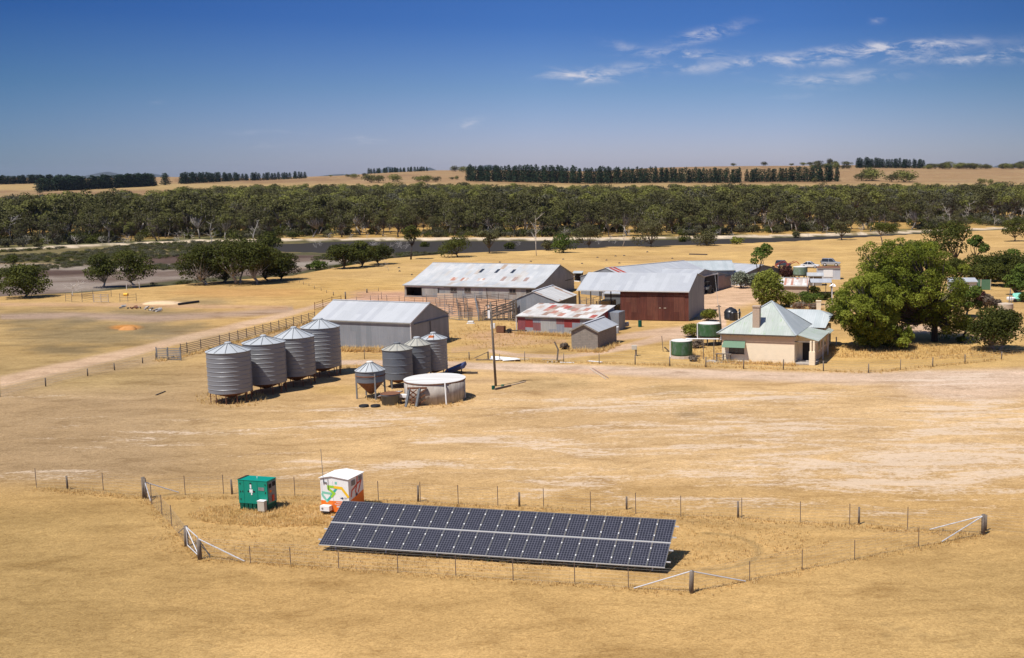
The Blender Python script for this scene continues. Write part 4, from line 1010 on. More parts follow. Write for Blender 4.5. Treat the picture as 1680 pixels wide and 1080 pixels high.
# ---------------------------------------------------------------- buildings
def shed(name, label, cat, x, y, az, w, prof, wm, rm, over=.18, holes=(), swap=False, cap=True, gut=True, lift=0.0, rt=.05):
    """prof = [(s, z)] roof section from front eave to back eave, run along w; wm = (front, right, back, left) materials"""
    root = thing(name, label, cat, (x, y, 0), az)
    Q = (lambda s, t, z: (s, t, z)) if swap else (lambda s, t, z: (t, s, z))
    mats = list(dict.fromkeys(wm)); b = MB()
    s0, z0 = prof[0]; s1, z1 = prof[-1]
    # the long walls at s0 and s1; holes cut in the s0 wall
    b.mi = mats.index(wm[0] if not swap else wm[3])
    ts = sorted({0, w} | {h[0] for h in holes} | {h[1] for h in holes}); zs = sorted({lift, z0} | {h[2] for h in holes} | {h[3] for h in holes})
    for i in range(len(ts) - 1):
        for j in range(len(zs) - 1):
            tc_, zc = (ts[i] + ts[i + 1]) / 2, (zs[j] + zs[j + 1]) / 2
            if any(h[0] < tc_ < h[1] and h[2] < zc < h[3] for h in holes): continue
            b.poly(Q(s0, ts[i], zs[j]), Q(s0, ts[i + 1], zs[j]), Q(s0, ts[i + 1], zs[j + 1]), Q(s0, ts[i], zs[j + 1]))
    b.mi = mats.index(wm[2] if not swap else wm[1])
    b.poly(Q(s1, 0, lift), Q(s1, 0, z1), Q(s1, w, z1), Q(s1, w, lift))
    for t, mm in ((0, wm[3] if not swap else wm[0]), (w, wm[1] if not swap else wm[2])):
        b.mi = mats.index(mm); pl = [Q(s0, t, lift)] + [Q(s, t, z) for s, z in prof] + [Q(s1, t, lift)]
        b.poly(*(pl if t == w else pl[::-1]))
    b.build('wall', mats, root)
    r = MB()
    for i in range(len(prof) - 1):
        (sa, za), (sb, zb) = prof[i], prof[i + 1]; g_ = (zb - za) / (sb - sa); e = .02
        if i == 0: za -= g_ * over; sa -= over
        if i == len(prof) - 2: zb += g_ * over; sb += over
        r.slab([Q(sa, -over, za + rt + e), Q(sa, w + over, za + rt + e), Q(sb, w + over, zb + rt + e), Q(sb, -over, zb + rt + e)], rt)
    r.build('roof', rm, root)
    if cap and len(prof) > 2:
        k = max(range(len(prof)), key=lambda i: prof[i][1]); s, z = prof[k]; c = MB()
        c.bar(Q(s, -over - .01, z + rt + .05), Q(s, w + over + .01, z + rt + .05), .3, .05); c.build('ridge_cap', M['pipe'], root)
    if gut:
        g_ = (prof[1][1] - z0) / (prof[1][0] - s0); c = MB()
        c.bar(Q(s0 - over - .05, -over, z0 - g_ * over - .01), Q(s0 - over - .05, w + over, z0 - g_ * over - .01), .1, .09); c.build('gutter', M['gutter'], root)
    return root
def part(name, mat, root, fn, **kw):
    b = MB(); fn(b); return b.build(name, mat, root, **kw)
def window(root, s, z, wd, h, y=0.0, frame='white_dirty', glass='glass_warm', mull=1, axis='x'):
    m = MB()
    def bx(a0, a1, d0, d1, c0, c1):
        if axis == 'x': m.box(a0, a1, y + d0, y + d1, c0, c1)
        else: m.box(y - d1, y - d0, a0, a1, c0, c1)
    f = .07
    bx(s, s + wd, -.05, -.003, z, z + f); bx(s, s + wd, -.05, -.003, z + h - f, z + h)
    for i in range(mull + 2):
        q = s + (wd - f) * i / (mull + 1); bx(q, q + f, -.049, -.003, z + f, z + h - f)
    bx(s - .06, s + wd + .06, -.10, -.052, z - .06, z)
    fr = m.build('window', M[frame], root); m = MB(); bx(s + f, s + wd - f, -.03, -.004, z + f, z + h - f); m.build('pane', M[glass], fr)
    return fr

# -- grey machinery shed, left centre
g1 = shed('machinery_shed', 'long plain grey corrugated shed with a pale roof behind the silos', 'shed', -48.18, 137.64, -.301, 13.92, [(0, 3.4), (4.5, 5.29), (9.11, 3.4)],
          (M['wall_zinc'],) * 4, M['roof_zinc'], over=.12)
part('sliding_door', M['wall_zinc'], g1, lambda b: b.box(13.93, 14.0, 4.6, 8.9, .1, 3.05))
part('door_track', M['seam'], g1, lambda b: (b.box(13.93, 14.06, .8, 9.0, 3.07, 3.17), b.box(13.94, 14.03, 4.42, 4.52, .1, 3.0)))
part('corner_flashing', M['pipe'], g1, lambda b: (b.box(13.86, 13.96, -.04, .06, .05, 3.3), b.bar((14.03, -.1, 3.42), (14.03, 4.5, 5.36), .05, .14)))
part('base_rail', M['wood_dark'], g1, lambda b: b.box(.1, 13.8, -.05, -.01, .0, .14))
# -- woolshed
wp = [(0, 2.3), (5.15, 2.72), (11, 5.15), (18.15, 2.7)]
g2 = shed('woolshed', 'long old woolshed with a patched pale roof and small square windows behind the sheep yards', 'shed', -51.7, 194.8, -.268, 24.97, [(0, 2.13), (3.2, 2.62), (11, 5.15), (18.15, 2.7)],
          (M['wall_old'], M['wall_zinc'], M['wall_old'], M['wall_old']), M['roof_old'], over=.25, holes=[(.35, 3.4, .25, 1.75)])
part('bay_shade', M['dark'], g2, lambda b: (b.box(.2, 3.6, 2.6, 2.65, .02, 2.1), b.box(.2, .25, .05, 2.6, .02, 2.1), b.box(3.55, 3.6, .05, 2.6, .02, 2.1)))  # dark sheets paint the shade inside the open bay
part('door_track', M['white_dirty'], g2, lambda b: b.box(.1, 7.8, -.14, -.05, 1.8, 1.93))
part('sliding_door', M['wall_old'], g2, lambda b: b.box(3.5, 6.6, -.12, -.04, .15, 1.76))
part('door_frame', M['wood_dark'], g2, lambda b: (b.box(6.6, 6.68, -.13, -.02, .1, 1.78), b.box(15.9, 15.98, -.06, -.01, .3, 1.9), b.box(3.42, 3.5, -.13, -.02, .1, 1.78)))
part('feed_bale_wall', M['tank_beige'], g2, lambda b: b.box(7.2, 10.2, -1.5, -1.35, .0, .95))
for s_ in (9.0, 11.7, 20.2, 23.3): window(g2, s_, 1.1, 1.2, .72, frame='wood', glass='glass')
sl_ = (5.15 - 2.62) / 7.8
for t_ in (11.0, 14.1, 17.2):
    q0, q1 = 6.9, 8.5; part('skylight', M['glass'], g2, lambda b: b.slab([(t_, q0, 2.62 + (q0 - 3.2) * sl_ + .11), (t_ + .55, q0, 2.62 + (q0 - 3.2) * sl_ + .11), (t_ + .55, q1, 2.62 + (q1 - 3.2) * sl_ + .11), (t_, q1, 2.62 + (q1 - 3.2) * sl_ + .11)], .03))
for t_, q0, q1, mm in ((16.7, 3.6, 5.4, 'tan_door'), (18.9, 3.6, 5.3, 'tan_door'), (21.1, 3.6, 5.2, 'tan_door'), (6.9, 3.3, 4.7, 'roof_rusty'), (9.1, 3.3, 4.6, 'roof_rusty'), (12.3, 3.3, 4.5, 'roof_rusty')):
    wd = .7 if mm == 'tan_door' else 1.3
    part('roof_patch', M[mm], g2, lambda b: b.slab([(t_, q0, 2.62 + (q0 - 3.2) * sl_ + .085), (t_ + wd, q0, 2.62 + (q0 - 3.2) * sl_ + .085), (t_ + wd, q1, 2.62 + (q1 - 3.2) * sl_ + .085), (t_, q1, 2.62 + (q1 - 3.2) * sl_ + .085)], .01))
part('side_vent', M['dark'], g2, lambda b: b.box(24.98, 25.02, 13.8, 17.6, 2.0, 2.1))
# -- rusty brown barn with an open left bay
g3 = thing('brown_barn', 'barn with rusty dark red sheet front and doors under a broad pale roof', 'barn', (-17.37, 162.1, 0), -.193)
zf, zr_, zb = 4.44, 6.42, 5.3
b = MB(); b.mi = 0
x0_ = 6.35
b.poly((x0_, 0, 0), (16.58, 0, 0), (16.58, 0, zf), (x0_, 0, zf))
b.mi = 1
b.poly((16.58, 0, 0), (16.58, 12.25, 0), (16.58, 12.25, zb), (16.58, 5.96, zr_), (16.58, 0, zf))
b.poly((x0_, 12.25, 0), (x0_, 0, 0), (x0_, 0, zf), (x0_, 5.96, zr_), (x0_, 12.25, zb))
b.poly((16.58, 12.25, 0), (x0_, 12.25, 0), (x0_, 12.25, zb), (16.58, 12.25, zb))
b.build('wall', [M['wall_rust'], M['wall_zinc']], g3)
r = MB(); r.slab([(-.2, -.3, zf - .03), (16.75, -.3, zf - .03), (16.75, 5.96, zr_ + .07), (-.2, 5.96, zr_ + .07)], .05)
r.slab([(-.2, 5.96, zr_ + .07), (16.75, 5.96, zr_ + .07), (16.75, 12.5, zb + .05), (-.2, 12.5, zb + .05)], .05); r.build('roof', M['roof_zinc'], g3)
part('gutter', M['white_dirty'], g3, lambda b: b.box(-.2, 16.75, -.42, -.31, zf - .17, zf - .05))
for d_ in ((9.4, 12.7), (12.78, 16.0)):
    dr = part('door', M['wall_rust'], g3, lambda b: b.box(d_[0], d_[1], -.06, -.01, .1, 3.7))
    hx = 12.45 if d_[0] < 10 else 12.9
    part('handle', M['tank_beige'], dr, lambda b: b.box(hx - .25 if d_[0] < 10 else hx, hx if d_[0] < 10 else hx + .35, -.10, -.065, 1.85, 1.95))
for xx in (0.0, 3.2): 
    for yy_ in (.05, 6, 12.2): part('post', M['wood_dark'], g3, lambda b: b.box(xx, xx + .16, yy_ - .08, yy_ + .08, 0, (zf if yy_ < 1 else zr_ if yy_ < 7 else zb) - .06))
part('bay_gate', M['rail'], g3, lambda b: ([b.bar((.2, .1, z_), (3.1, .1, z_ + .9), .07) for z_ in (.5, 1.6, 2.6)], [b.bar((x_, .1, .1), (x_, .1, 3.0), .06) for x_ in (.25, 1.2, 2.1, 3.05)]))
part('hay_stack', M['straw'], g3, lambda b: (b.box(.6, 3.0, 7, 10, 0, 1.9), b.box(3.4, 5.8, 8, 11, 0, 1.2)))
# -- gable front lean shed left of the red one
g4 = shed('yard_shed', 'small grey gable shed with a rust striped roof against the right of the woolshed', 'shed', -27.58, 163.68, -.188, 9.53, [(0, 2.61), (3.38, 4.02), (7.2, 2.61)],
          (M['wall_zinc'], M['seam'], M['wall_old'], M['wall_zinc']), M['roof_skil'], over=.12, swap=True)
part('side_door', M['wall_old'], g4, lambda b: b.box(7.21, 7.26, 3.2, 4.1, .1, 2.2))
# -- red patched shed
g5 = shed('red_patched_shed', 'low shed patched from red and grey iron sheets with a red streaked skillion roof', 'shed', -24.37, 149.08, -.296, 11.42, [(0, 2.2), (7.03, 3.09)],
          (M['wall_patch'], M['wall_patch'], M['wall_old'], M['wall_old']), M['roof_patch'], over=.15)
part('downpipe', M['white_dirty'], g5, lambda b: b.tube((-.1, -.12, 0), (-.1, -.12, 2.1), .08))
part('rear_room', M['wall_zinc'], g5, lambda b: b.box(11.43, 13.0, 4.6, 7.0, 0, 2.5))
part('side_door', M['wall_rust'], g5, lambda b: b.box(11.44, 11.49, 1.6, 2.5, .1, 1.9))
# -- tan block shed
g6 = shed('block_shed', 'small tan block shed with a pale gable roof in front of the red patched shed', 'shed', -15.33, 133.82, -.284, 6.59, [(0, 2.29), (1.7, 3.13), (3.45, 2.29)],
          (M['tan'],) * 4, M['roof_zinc'], over=.2, swap=True, gut=False)
part('barge_board', M['tan'], g6, lambda b: (b.bar((-.2, -.22, 2.2), (1.7, -.22, 3.13), .05, .16), b.bar((1.7, -.22, 3.13), (3.65, -.22, 2.2), .05, .16)))
# -- skillion roof beside the barn
g7 = shed('tool_lean_to', 'small dark lean to with a white roof against the left of the brown barn', 'lean-to', *P(992, 504)[:2], -.19, 2.7, [(0, 2.2), (2.6, 2.5)], (M['seam'],) * 4, M['roof_zinc'], over=.15)
part('downpipe', M['white'], g7, lambda b: b.tube((-.2, -.2, 0), (-.2, -.2, 2.3), .07))
# -- far sheds
g8 = shed('far_shed', 'long pale roofed shed with two red roof sheets behind the brown barn', 'shed', -10.9, 188.7, .855, 20.6, [(0, 3.2), (6.5, 5.0), (13, 3.2)], (M['wall_zinc'],) * 4, M['roof_zinc'], over=.1)
for t_ in (.5, 1.5): part('red_sheet', M['red_mach'], g8, lambda b: b.slab([(t_, 0, 3.30), (t_ + .6, 0, 3.30), (t_ + .6, 6.5, 5.1), (t_, 6.5, 5.1)], .01))
g9 = shed('tractor_shed', 'shed with an open dark bay and brown double doors facing the dirt yard', 'shed', 1.4, 196.7, 1.155, 15.0, [(-3.8, 3.5), (0.3, 4.3), (13, 2.2)], (M['wall_zinc'], M['tan_door'], M['wall_zinc'], M['wall_zinc']), M['roof_zinc'], over=.1, swap=True, gut=False)
part('bay_shade_panel', M['dark'], g9, lambda b: b.box(.4, 6.2, -.04, -.01, .05, 3.0))  # flat dark panel painted as the shade of the open bay
part('door', M['tan_door'], g9, lambda b: b.box(6.3, 9.5, -.14, -.05, .1, 2.6)); part('door', M['tan_door'], g9, lambda b: b.box(9.56, 12.7, -.14, -.05, .1, 2.2))
part('lintel', M['white_dirty'], g9, lambda b: b.bar((-.2, -.2, 3.12), (6.2, -.2, 3.12), .12, .16))
part('bay_post', M['pipe'], g9, lambda b: b.bar((6.25, -.1, 0), (6.25, -.1, 3.1), .12))
g10 = shed('blue_roof_shed', 'pale blue roofed shed behind the grey green bushes', 'shed', 2.7, 215, -.67, 8.4, [(0, 2.4), (6, 3.6), (12, 2.4)], (M['grey_blue_wall'], M['seam'], M['wall_zinc'], M['wall_zinc']), M['roof_zinc'], over=.2)
g10b = shed('side_shed', 'low pale roofed shed joined behind the far sheds above the brown barn', 'shed', *P(1128, 470)[:2], .1, 9, [(0, 3.0), (5, 4.4), (10, 3.0)], (M['wall_zinc'],) * 4, M['roof_blue'], over=.2)

# -- the house
hs = thing('farmhouse', 'cream farmhouse with a faded green hipped iron roof, brick chimney and corner porch', 'house', (2.889, 124.243, 0), -.282)
W_, E_, AX_, AY_, AZ_ = 8.39, 3.25, 4.82, 4.5, 6.5
b = MB()
b.mi = 0; b.poly((0, 0, 0), (W_, 0, 0), (W_, 0, 2.15), (0, 0, 2.15)); b.mi = 1; b.poly((0, 0, 2.15), (W_, 0, 2.15), (W_, 0, 3.2), (0, 0, 3.2))  # upper band under the eave takes the cream with painted shade
b.mi = 0; b.poly((0, 11.2, 0), (0, 0, 0), (0, 0, 3.2), (0, 11.2, 3.2)); b.poly((W_, 0, 0), (W_, 2.3, 0), (W_, 2.3, 3.2), (W_, 0, 3.2))
b.poly((W_, 2.3, 0), (10.45, 2.3, 0), (10.45, 2.3, 2.8), (W_, 2.3, 3.0))
b.mi = 1; b.poly((10.45, 2.3, 0), (10.45, 11.2, 0), (10.45, 11.2, 2.8), (10.45, 2.3, 2.8))
b.mi = 0; b.poly((10.45, 11.2, 0), (0, 11.2, 0), (0, 11.2, 3.0), (10.45, 11.2, 2.8))
b.box(3.9, 9.9, 11.2, 16.0, 0, 2.6)
b.build('wall', [M['cream'], M['cream_shaded']], hs)
r = MB(); o = .5; fl_, fr_, br_, bl_ = (-o, -o + .1, E_), (W_ + .25, -o + .1, E_), (W_ + .25, 9.4, E_), (-o, 9.4, E_); ap = (AX_, AY_, AZ_)
for tri in ((fl_, fr_, ap), (fr_, br_, ap), (br_, bl_, ap), (bl_, fl_, ap)): r.slab(tri, .05)
r.build('roof', M['roof_green'], hs)
part('roof_right_slope', M['roof_blue'], hs, lambda b: b.slab([(fr_[0] + .01, fr_[1] + .3, E_ + .02), (br_[0] + .01, br_[1] - .1, E_ + .02), (ap[0] + .1, ap[1] + .1, ap[2] + .01)], .02))
part('hip_cap', M['roof_blue'], hs, lambda b: (b.bar((fl_[0], fl_[1], fl_[2] + .04), (ap[0], ap[1], ap[2] + .04), .22, .05), b.bar((fr_[0], fr_[1], fr_[2] + .04), (ap[0], ap[1], ap[2] + .04), .22, .05), b.bar((br_[0], br_[1], br_[2] + .04), (ap[0], ap[1], ap[2] + .04), .22, .05)))
part('eave_board', M['wood_dark'], hs, lambda b: (b.box(-o, W_ + .25, -o + .07, -o + .1, E_ - .16, E_ - .03), [b.box(x_, x_ + .06, -.38, -.01, E_ - .2, E_ - .08) for x_ in np.arange(.3, 8.3, .8)]))
part('veranda_roof', M['roof_green'], hs, lambda b: b.slab([(8.2, .7, 3.32), (11.15, -.15, 2.72), (11.15, 7.8, 2.72), (8.2, 7.0, 3.32)], .05))
part('side_awning', M['roof_green'], hs, lambda b: b.slab([(10.46, 7.9, 2.72), (11.1, 7.9, 2.45), (11.1, 10.9, 2.45), (10.46, 10.9, 2.72)], .04))
part('wing_roof', M['roof_blue'], hs, lambda b: (b.slab([(3.2, 10.3, 2.75), (10.15, 10.3, 2.75), (10.5, 12.5, 3.9), (8.9, 13.4, 4.55), (3.2, 13.4, 4.55)], .05), b.slab([(3.2, 13.4, 4.55), (8.9, 13.4, 4.55), (10.5, 14.5, 3.9), (10.15, 16.4, 2.75), (3.2, 16.4, 2.75)], .05), b.slab([(8.9, 13.4, 4.55), (10.5, 12.5, 3.9), (10.5, 14.5, 3.9)], .05)))
ch = part('chimney', M['brick'], hs, lambda b: b.box(3.45, 4.25, .55, 1.3, 3.4, 6.2))
part('chimney_cap', M['brick'], ch, lambda b: b.box(3.38, 4.32, .48, 1.37, 6.21, 6.36))
part('window_awning', M['green_sheet'], hs, lambda b: b.slab([(.25, -.02, 2.42), (2.75, -.02, 2.42), (2.85, -.75, 1.72), (.15, -.75, 1.72)], .03), )
window(hs, .85, .95, 1.75, .72, -.0, 'wood_dark', 'glass', 2)
part('porch_column', M['cream'], hs, lambda b: (b.box(10.1, 10.75, -.3, .3, 0, 1.5), b.box(10.15, 10.35, -.15, .15, 1.5, 2.66), b.box(10.5, 10.7, -.15, .15, 1.5, 2.66)))
part('porch_beam', M['wood'], hs, lambda b: b.box(8.45, 11.0, -.12, .0, 2.5, 2.62))
part('porch_floor', M['conc'], hs, lambda b: b.box(8.4, 10.8, -.25, 2.28, .01, .14))
part('front_door', M['dark'], hs, lambda b: b.box(8.9, 9.8, 2.22, 2.29, .15, 2.1))
for t_ in (3.2, 5.4, 7.4): window(hs, t_, 1.0, 1.3, 1.2, 10.45, 'cream', 'glass', 1, axis='y')
part('veranda_post', M['white_dirty'], hs, lambda b: b.box(10.9, 11.0, 3.9, 4.0, 0, 2.66)); part('veranda_post', M['white_dirty'], hs, lambda b: b.box(10.9, 11.0, 7.4, 7.5, 0, 2.66))
part('floor_slab', M['conc'], hs, lambda b: b.box(-1.6, 2.9, -1.1, -.02, .01, .09))
bn = thing('porch_bench', 'weathered timber bench frame standing on the slab under the green window awning', 'bench', (2.889, 124.243, 0), -.282)
part('seat', M['wood'], bn, lambda b: b.box(-.5, 1.3, -.95, -.5, .92, .98)); 
for x_ in (-.42, .35, 1.18):
    part('leg', M['wood'], bn, lambda b: b.bar((x_, -.9, .1), (x_, -.9, .92), .07)); part('leg', M['wood'], bn, lambda b: b.bar((x_, -.55, .1), (x_, -.55, .92), .07))
part('brace', M['wood'], bn, lambda b: b.bar((-.4, -.93, .45), (1.2, -.93, .8), .05))

# -- outbuildings behind the house
p = P(1284, 486); o1 = shed('rusty_roof_shed', 'small shed with a rust striped roof and white barge board behind the house', 'shed', p.x - 1, p.y, -.2, 5.2, [(0, 2.0), (2.0, 3.0), (4.2, 2.2)], (M['brick'], M['brick'], M['brick'], M['brick']), M['roof_rusty'], over=.15)
part('barge_board', M['white'], o1, lambda b: (b.bar((5.4, -.2, 1.98), (5.4, 2.0, 3.1), .05, .16), b.bar((5.4, 2.0, 3.1), (5.4, 4.3, 2.2), .05, .16), b.box(-.2, 5.4, -.32, -.26, 1.82, 1.98)))
p = P(1329, 483); o2 = thing('carport', 'white roofed carport on dark posts behind the great tree', 'carport', (p.x, p.y, 0), -.1)
part('roof', M['roof_zinc'], o2, lambda b: b.slab([(0, -.1, 2.1), (3.8, -.1, 2.1), (3.8, 3.6, 2.45), (0, 3.6, 2.45)], .06))
for q in ((.1, .1), (2.7, .1), (3.7, .1), (.1, 3.4), (3.7, 3.4)): part('post', M['wood_dark'], o2, lambda b: b.box(q[0], q[0] + .12, q[1], q[1] + .12, 0, 2.05))
p = P(1326, 469); o3 = shed('garden_shed', 'low flat roofed shed with a white post between the tank and the pale shed', 'shed', p.x, p.y, -.1, 2.6, [(0, 1.9), (2.4, 2.2)], (M['tan'],) * 4, M['roof_old'], over=.3)
part('post', M['white'], o3, lambda b: b.box(.9, 1.0, -.28, -.2, 0, 1.8))
p = P(1341, 459); o4 = shed('pale_shed', 'pale blue sheet shed with a white roller door behind the tank', 'shed', p.x, p.y, -.05, 4.6, [(0, 2.3), (3.2, 2.36)], (M['grey_blue_wall'],) * 4, M['rust'], over=.06)
part('roller_door', M['white'], o4, lambda b: b.box(1.2, 3.1, -.06, -.01, .55, 2.0))
p = P(1558, 478); o5 = shed('skillion_cabin', 'pale cabin with a dark skillion front right of the great tree', 'cabin', p.x, p.y, -.05, 4.8, [(0, 1.7), (2.6, 2.1)], (M['white_dirty'],) * 4, M['roof_zinc'], over=.2)
part('front_shade', M['car_dark'], o5, lambda b: b.box(.2, 3.0, -.5, -.05, 1.2, 1.55))
p = P(1593, 476); q = P(1625, 476); gf = thing('green_sheet_fence', 'green sheet metal fence right of the great tree', 'fence', (p.x, p.y, 0), math.atan2(q.y - p.y, q.x - p.x))
Lg = math.hypot(q.x - p.x, q.y - p.y); part('panel', M['green_sheet'], gf, lambda b: b.box(0, Lg, 0, .05, .05, 1.9))
for i in range(3): part('post', M['tank_beige'], gf, lambda b: b.box(Lg * i / 2 - .06, Lg * i / 2 + .06, -.03, .08, 0, 2.0))
p = P(940, 462); o6 = thing('feed_shelter', 'small open stock shelter with a pale roof right of the woolshed', 'shelter', (p.x, p.y, 0), -.1)
part('roof', M['roof_blue'], o6, lambda b: b.slab([(-.1, -.1, 1.7), (1.9, -.1, 1.7), (1.9, 1.6, 2.0), (-.1, 1.6, 2.0)], .06)); part('back_wall', M['dark'], o6, lambda b: b.box(0, 1.8, 1.4, 1.45, 0, 1.7))
for q in (0, 1.7): part('post', M['wood_dark'], o6, lambda b: b.box(q, q + .1, 0, .1, 0, 1.62))
# ---------------------------------------------------------------- silos and tanks
def silo(name, label, cx, ybase, hw, ybot, ytop, yapex, body='silo', roof='silo_roof', band=.42, nleg=12, group=None, cap='silo_roof', hopper=True, leg='rust', capr=.3, conez=None, legr=.045, seams=12):
    p = P(cx, ybase); r = rpx(p, hw); z0, z1, z2 = top(p, ybot), top(p, ytop), top(p, yapex)
    root = thing(name, label, 'silo', p, 0, group)
    b = MB(); b.smooth = False; prof = [(r * .99, z0)]; nb = max(2, round((z1 - z0) / band)); h = (z1 - z0) / nb
    for i in range(nb):
        a = z0 + i * h; prof += [(r, a + .01), (r, a + h - .085), (r + .03, a + h - .05), (r + .03, a + h - .03), (r, a + h - .005)]
    b.smooth = False; b.lathe(prof, 90); b.build('body', M[body], root)
    b = MB(); b.lathe([(r + .07, z1 + .02), (r + .07, z1 + .06), (capr, z2 - .03), (capr * .9, z2)], 40); rf = b.build('roof', M[roof], root)
    b = MB()
    for i in range(seams):
        a = 2 * math.pi * (i + .5) / seams; c, s = math.cos(a), math.sin(a); b.bar((c * (r + .06), s * (r + .06), z1 + .085), (c * capr, s * capr, z2 - .0), .045, .03)
    b.build('roof_rib', M['seam'], rf)
    b = MB(); b.lathe([(capr, z2 - .05), (capr, z2 + .10), (capr * .7, z2 + .15)], 16); b.build('lid', M[cap], root)
    if hopper:
        cz = conez if conez is not None else .35
        b = MB(); b.lathe([(.18, cz), (r * .97, z0 + .0)], 40); b.build('hopper', M['rust'], root)
    for i in range(nleg):
        a = 2 * math.pi * (i + .3) / nleg; c, s = math.cos(a) * r * .95, math.sin(a) * r * .95
        b = MB(); b.tube((c, s, 0), (c, s, z0 + .05), legr, n=6); b.build('leg', M[leg], root)
    return root, p, r, z0, z1, z2
gs = 'four big corrugated silos in a row'
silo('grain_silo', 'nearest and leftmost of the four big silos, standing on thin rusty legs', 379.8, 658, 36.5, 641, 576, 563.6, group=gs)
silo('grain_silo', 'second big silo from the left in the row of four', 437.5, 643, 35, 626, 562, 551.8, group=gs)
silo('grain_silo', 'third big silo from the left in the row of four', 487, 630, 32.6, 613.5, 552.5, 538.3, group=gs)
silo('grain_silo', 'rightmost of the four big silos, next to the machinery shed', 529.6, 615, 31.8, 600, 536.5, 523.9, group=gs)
gm = 'three older silos behind the concrete tank'
silo('old_silo', 'front left older silo with banded dark sheets and a dark lid', 654.2, 634, 24.6, 620, 573, 563.9, 'silo_old', 'silo_roof_old', .75, 6, gm, 'seam', True, 'seam', .35, legr=.09)
silo('old_silo', 'middle older silo with a yellowed roof', 686.6, 625, 21.9, 610, 565.5, 554.8, 'silo_old', 'silo_roof_old', .6, 6, gm, 'silo_roof', True, 'seam', .35, legr=.09)
t, p, r, z0, z1, z2 = silo('old_silo', 'rear older silo with an orange hatch on its pale roof', 713.3, 617, 22, 605, 555.5, 547.2, 'silo', 'silo_roof', .3, 8, gm)
part('hatch', plain('orange_hatch', (.62, .17, .04), .6), t, lambda b: b.box(-.25, .25, -r * .75, -r * .5, z1 + .2, z1 + .42))
part('ladder', M['pipe'], t, lambda b: (b.bar((-r - .08, -.2, 0), (-r - .08, -.2, z1), .04), b.bar((-r - .08, .15, 0), (-r - .08, .15, z1), .04), [b.bar((-r - .08, -.2, z), (-r - .08, .15, z), .03) for z in np.arange(.4, z1, .35)]))
t, p, r, z0, z1, z2 = silo('hopper_silo', 'small field silo with a rusty cone on four legs in front of the older silos', 609.3, 652, 24.2, 625, 607.5, 595, 'silo_old', 'silo_roof', .5, 0, None, 'white_dirty', True, 'seam', .32, conez=.35, seams=14)
for a in (.6, 2.2, 3.7, 5.3):
    c, s = math.cos(a) * r * 1.0, math.sin(a) * r * 1.0
    part('leg', M['steel'], t, lambda b: b.bar((c, s, 0), (c, s, z0 + .9), .13))
part('ring', M['rust'], t, lambda b: b.lathe([(r + .02, z0 + .55), (r + .06, z0 + .6), (r + .02, z0 + .66)], 40))
part('brace', M['rust'], t, lambda b: [b.bar((math.cos(a) * r, math.sin(a) * r, .9), (math.cos(a + .8) * r * .7, math.sin(a + .8) * r * .7, z0 - .1), .04) for a in (.6, 2.2, 3.7, 5.3)])

p = P(714.5, 655); r = rpx(p, 50.2); H_ = top(p, 622)
ct = thing('concrete_tank', 'large round stained concrete water tank with a flat white roof', 'tank', p)
b = MB(); b.smooth = True; b.lathe([(r, 0), (r, H_)], 72); b.build('wall', M['conc'], ct)
b = MB(); b.lathe([(r + .03, H_ + .01), (r + .05, H_ + .07), (r * .5, H_ + .13), (.3, H_ + .15)], 72)
ms_, k_ = material('white_tank_roof'); o_ = k_.n('ShaderNodeTexCoord').outputs['Object']
finish(k_, k_.ramp(k_.noise(k_.scale(o_, (.15, 2.2, 1)), 1, 5), [(.35, (.46, .43, .39)), (.5, (.62, .60, .57)), (.7, (.70, .69, .67))]), .6)
b.build('roof', ms_, ct)
b = MB(); b.lathe([(r + .01, H_ - .09), (r + .045, H_ - .05), (r + .01, H_ - .0)], 72); b.build('rim', M['rust'], ct)
pd = P(732.5, 664.5); lx, ly = pd.x - p.x, pd.y - p.y; part('downpipe', M['white'], ct, lambda b: b.tube((lx, ly, 0), (lx - .12, ly + .25, H_ + .05), .07))
part('overflow_pipe', M['silo_roof'], ct, lambda b: b.tube((r + .06, -.3, .2), (r + .06, -.3, H_ - .1), .06))
def tank(name, label, cx, ybc, hw, ytc, mat, lid='white_dirty', stand=None, legs=False):
    p0 = P(cx, stand if stand else ybc); r = rpx(p0, hw); z0 = top(p0, ybc) if stand else 0; z1 = top(p0, ytc)
    root = thing(name, label, 'tank', p0)
    b = MB(); b.smooth = True; b.lathe([(r, z0)] + [(r + (.02 if i % 2 else 0), z0 + (z1 - z0) * i / 10) for i in range(1, 10)] + [(r, z1)], 44); b.build('body', mat, root)
    b = MB(); b.lathe([(r + .03, z1 + .01), (r + .03, z1 + .05), (.2, z1 + .22)], 44); b.build('lid', M[lid], root)
    if stand and legs:
        for i in range(7):
            a = i * .9; part('leg', M['wood_dark'], root, lambda b: b.bar((math.cos(a) * r * .85, math.sin(a) * r * .85, 0), (math.cos(a) * r * .85, math.sin(a) * r * .85, z0 - .14), .13))
        part('platform', M['wood_dark'], root, lambda b: b.lathe([(r * 1.05, z0 - .14), (r * 1.05, z0 - .01)], 24))
    elif stand:
        part('stone_base', M['brick'], root, lambda b: b.lathe([(r * 1.15, 0), (r * 1.05, z0 - .01)], 14))
    return root, p0, r, z0, z1
t1, p1, r1, z10, z11 = tank('water_tank', 'lower green water tank on a stone base left of the house', 1118.7, 582, 17.3, 559, M['tank_green'], stand=586.5)
part('downpipe', M['white'], t1, lambda b: b.tube((-r1 - .1, -.3, .1), (-r1 - .1, -.3, z11 + .05), .07))
t2, p2, r2, z20, z21 = tank('water_tank', 'upper green water tank on a timber stand beside the pole', 1164, 551, 18.2, 530.5, M['tank_green'], stand=566, legs=True)
part('downpipe', M['white'], t2, lambda b: b.tube((-r2 - .1, -.3, .1), (-r2 - .1, -.3, z21 + .05), .07))
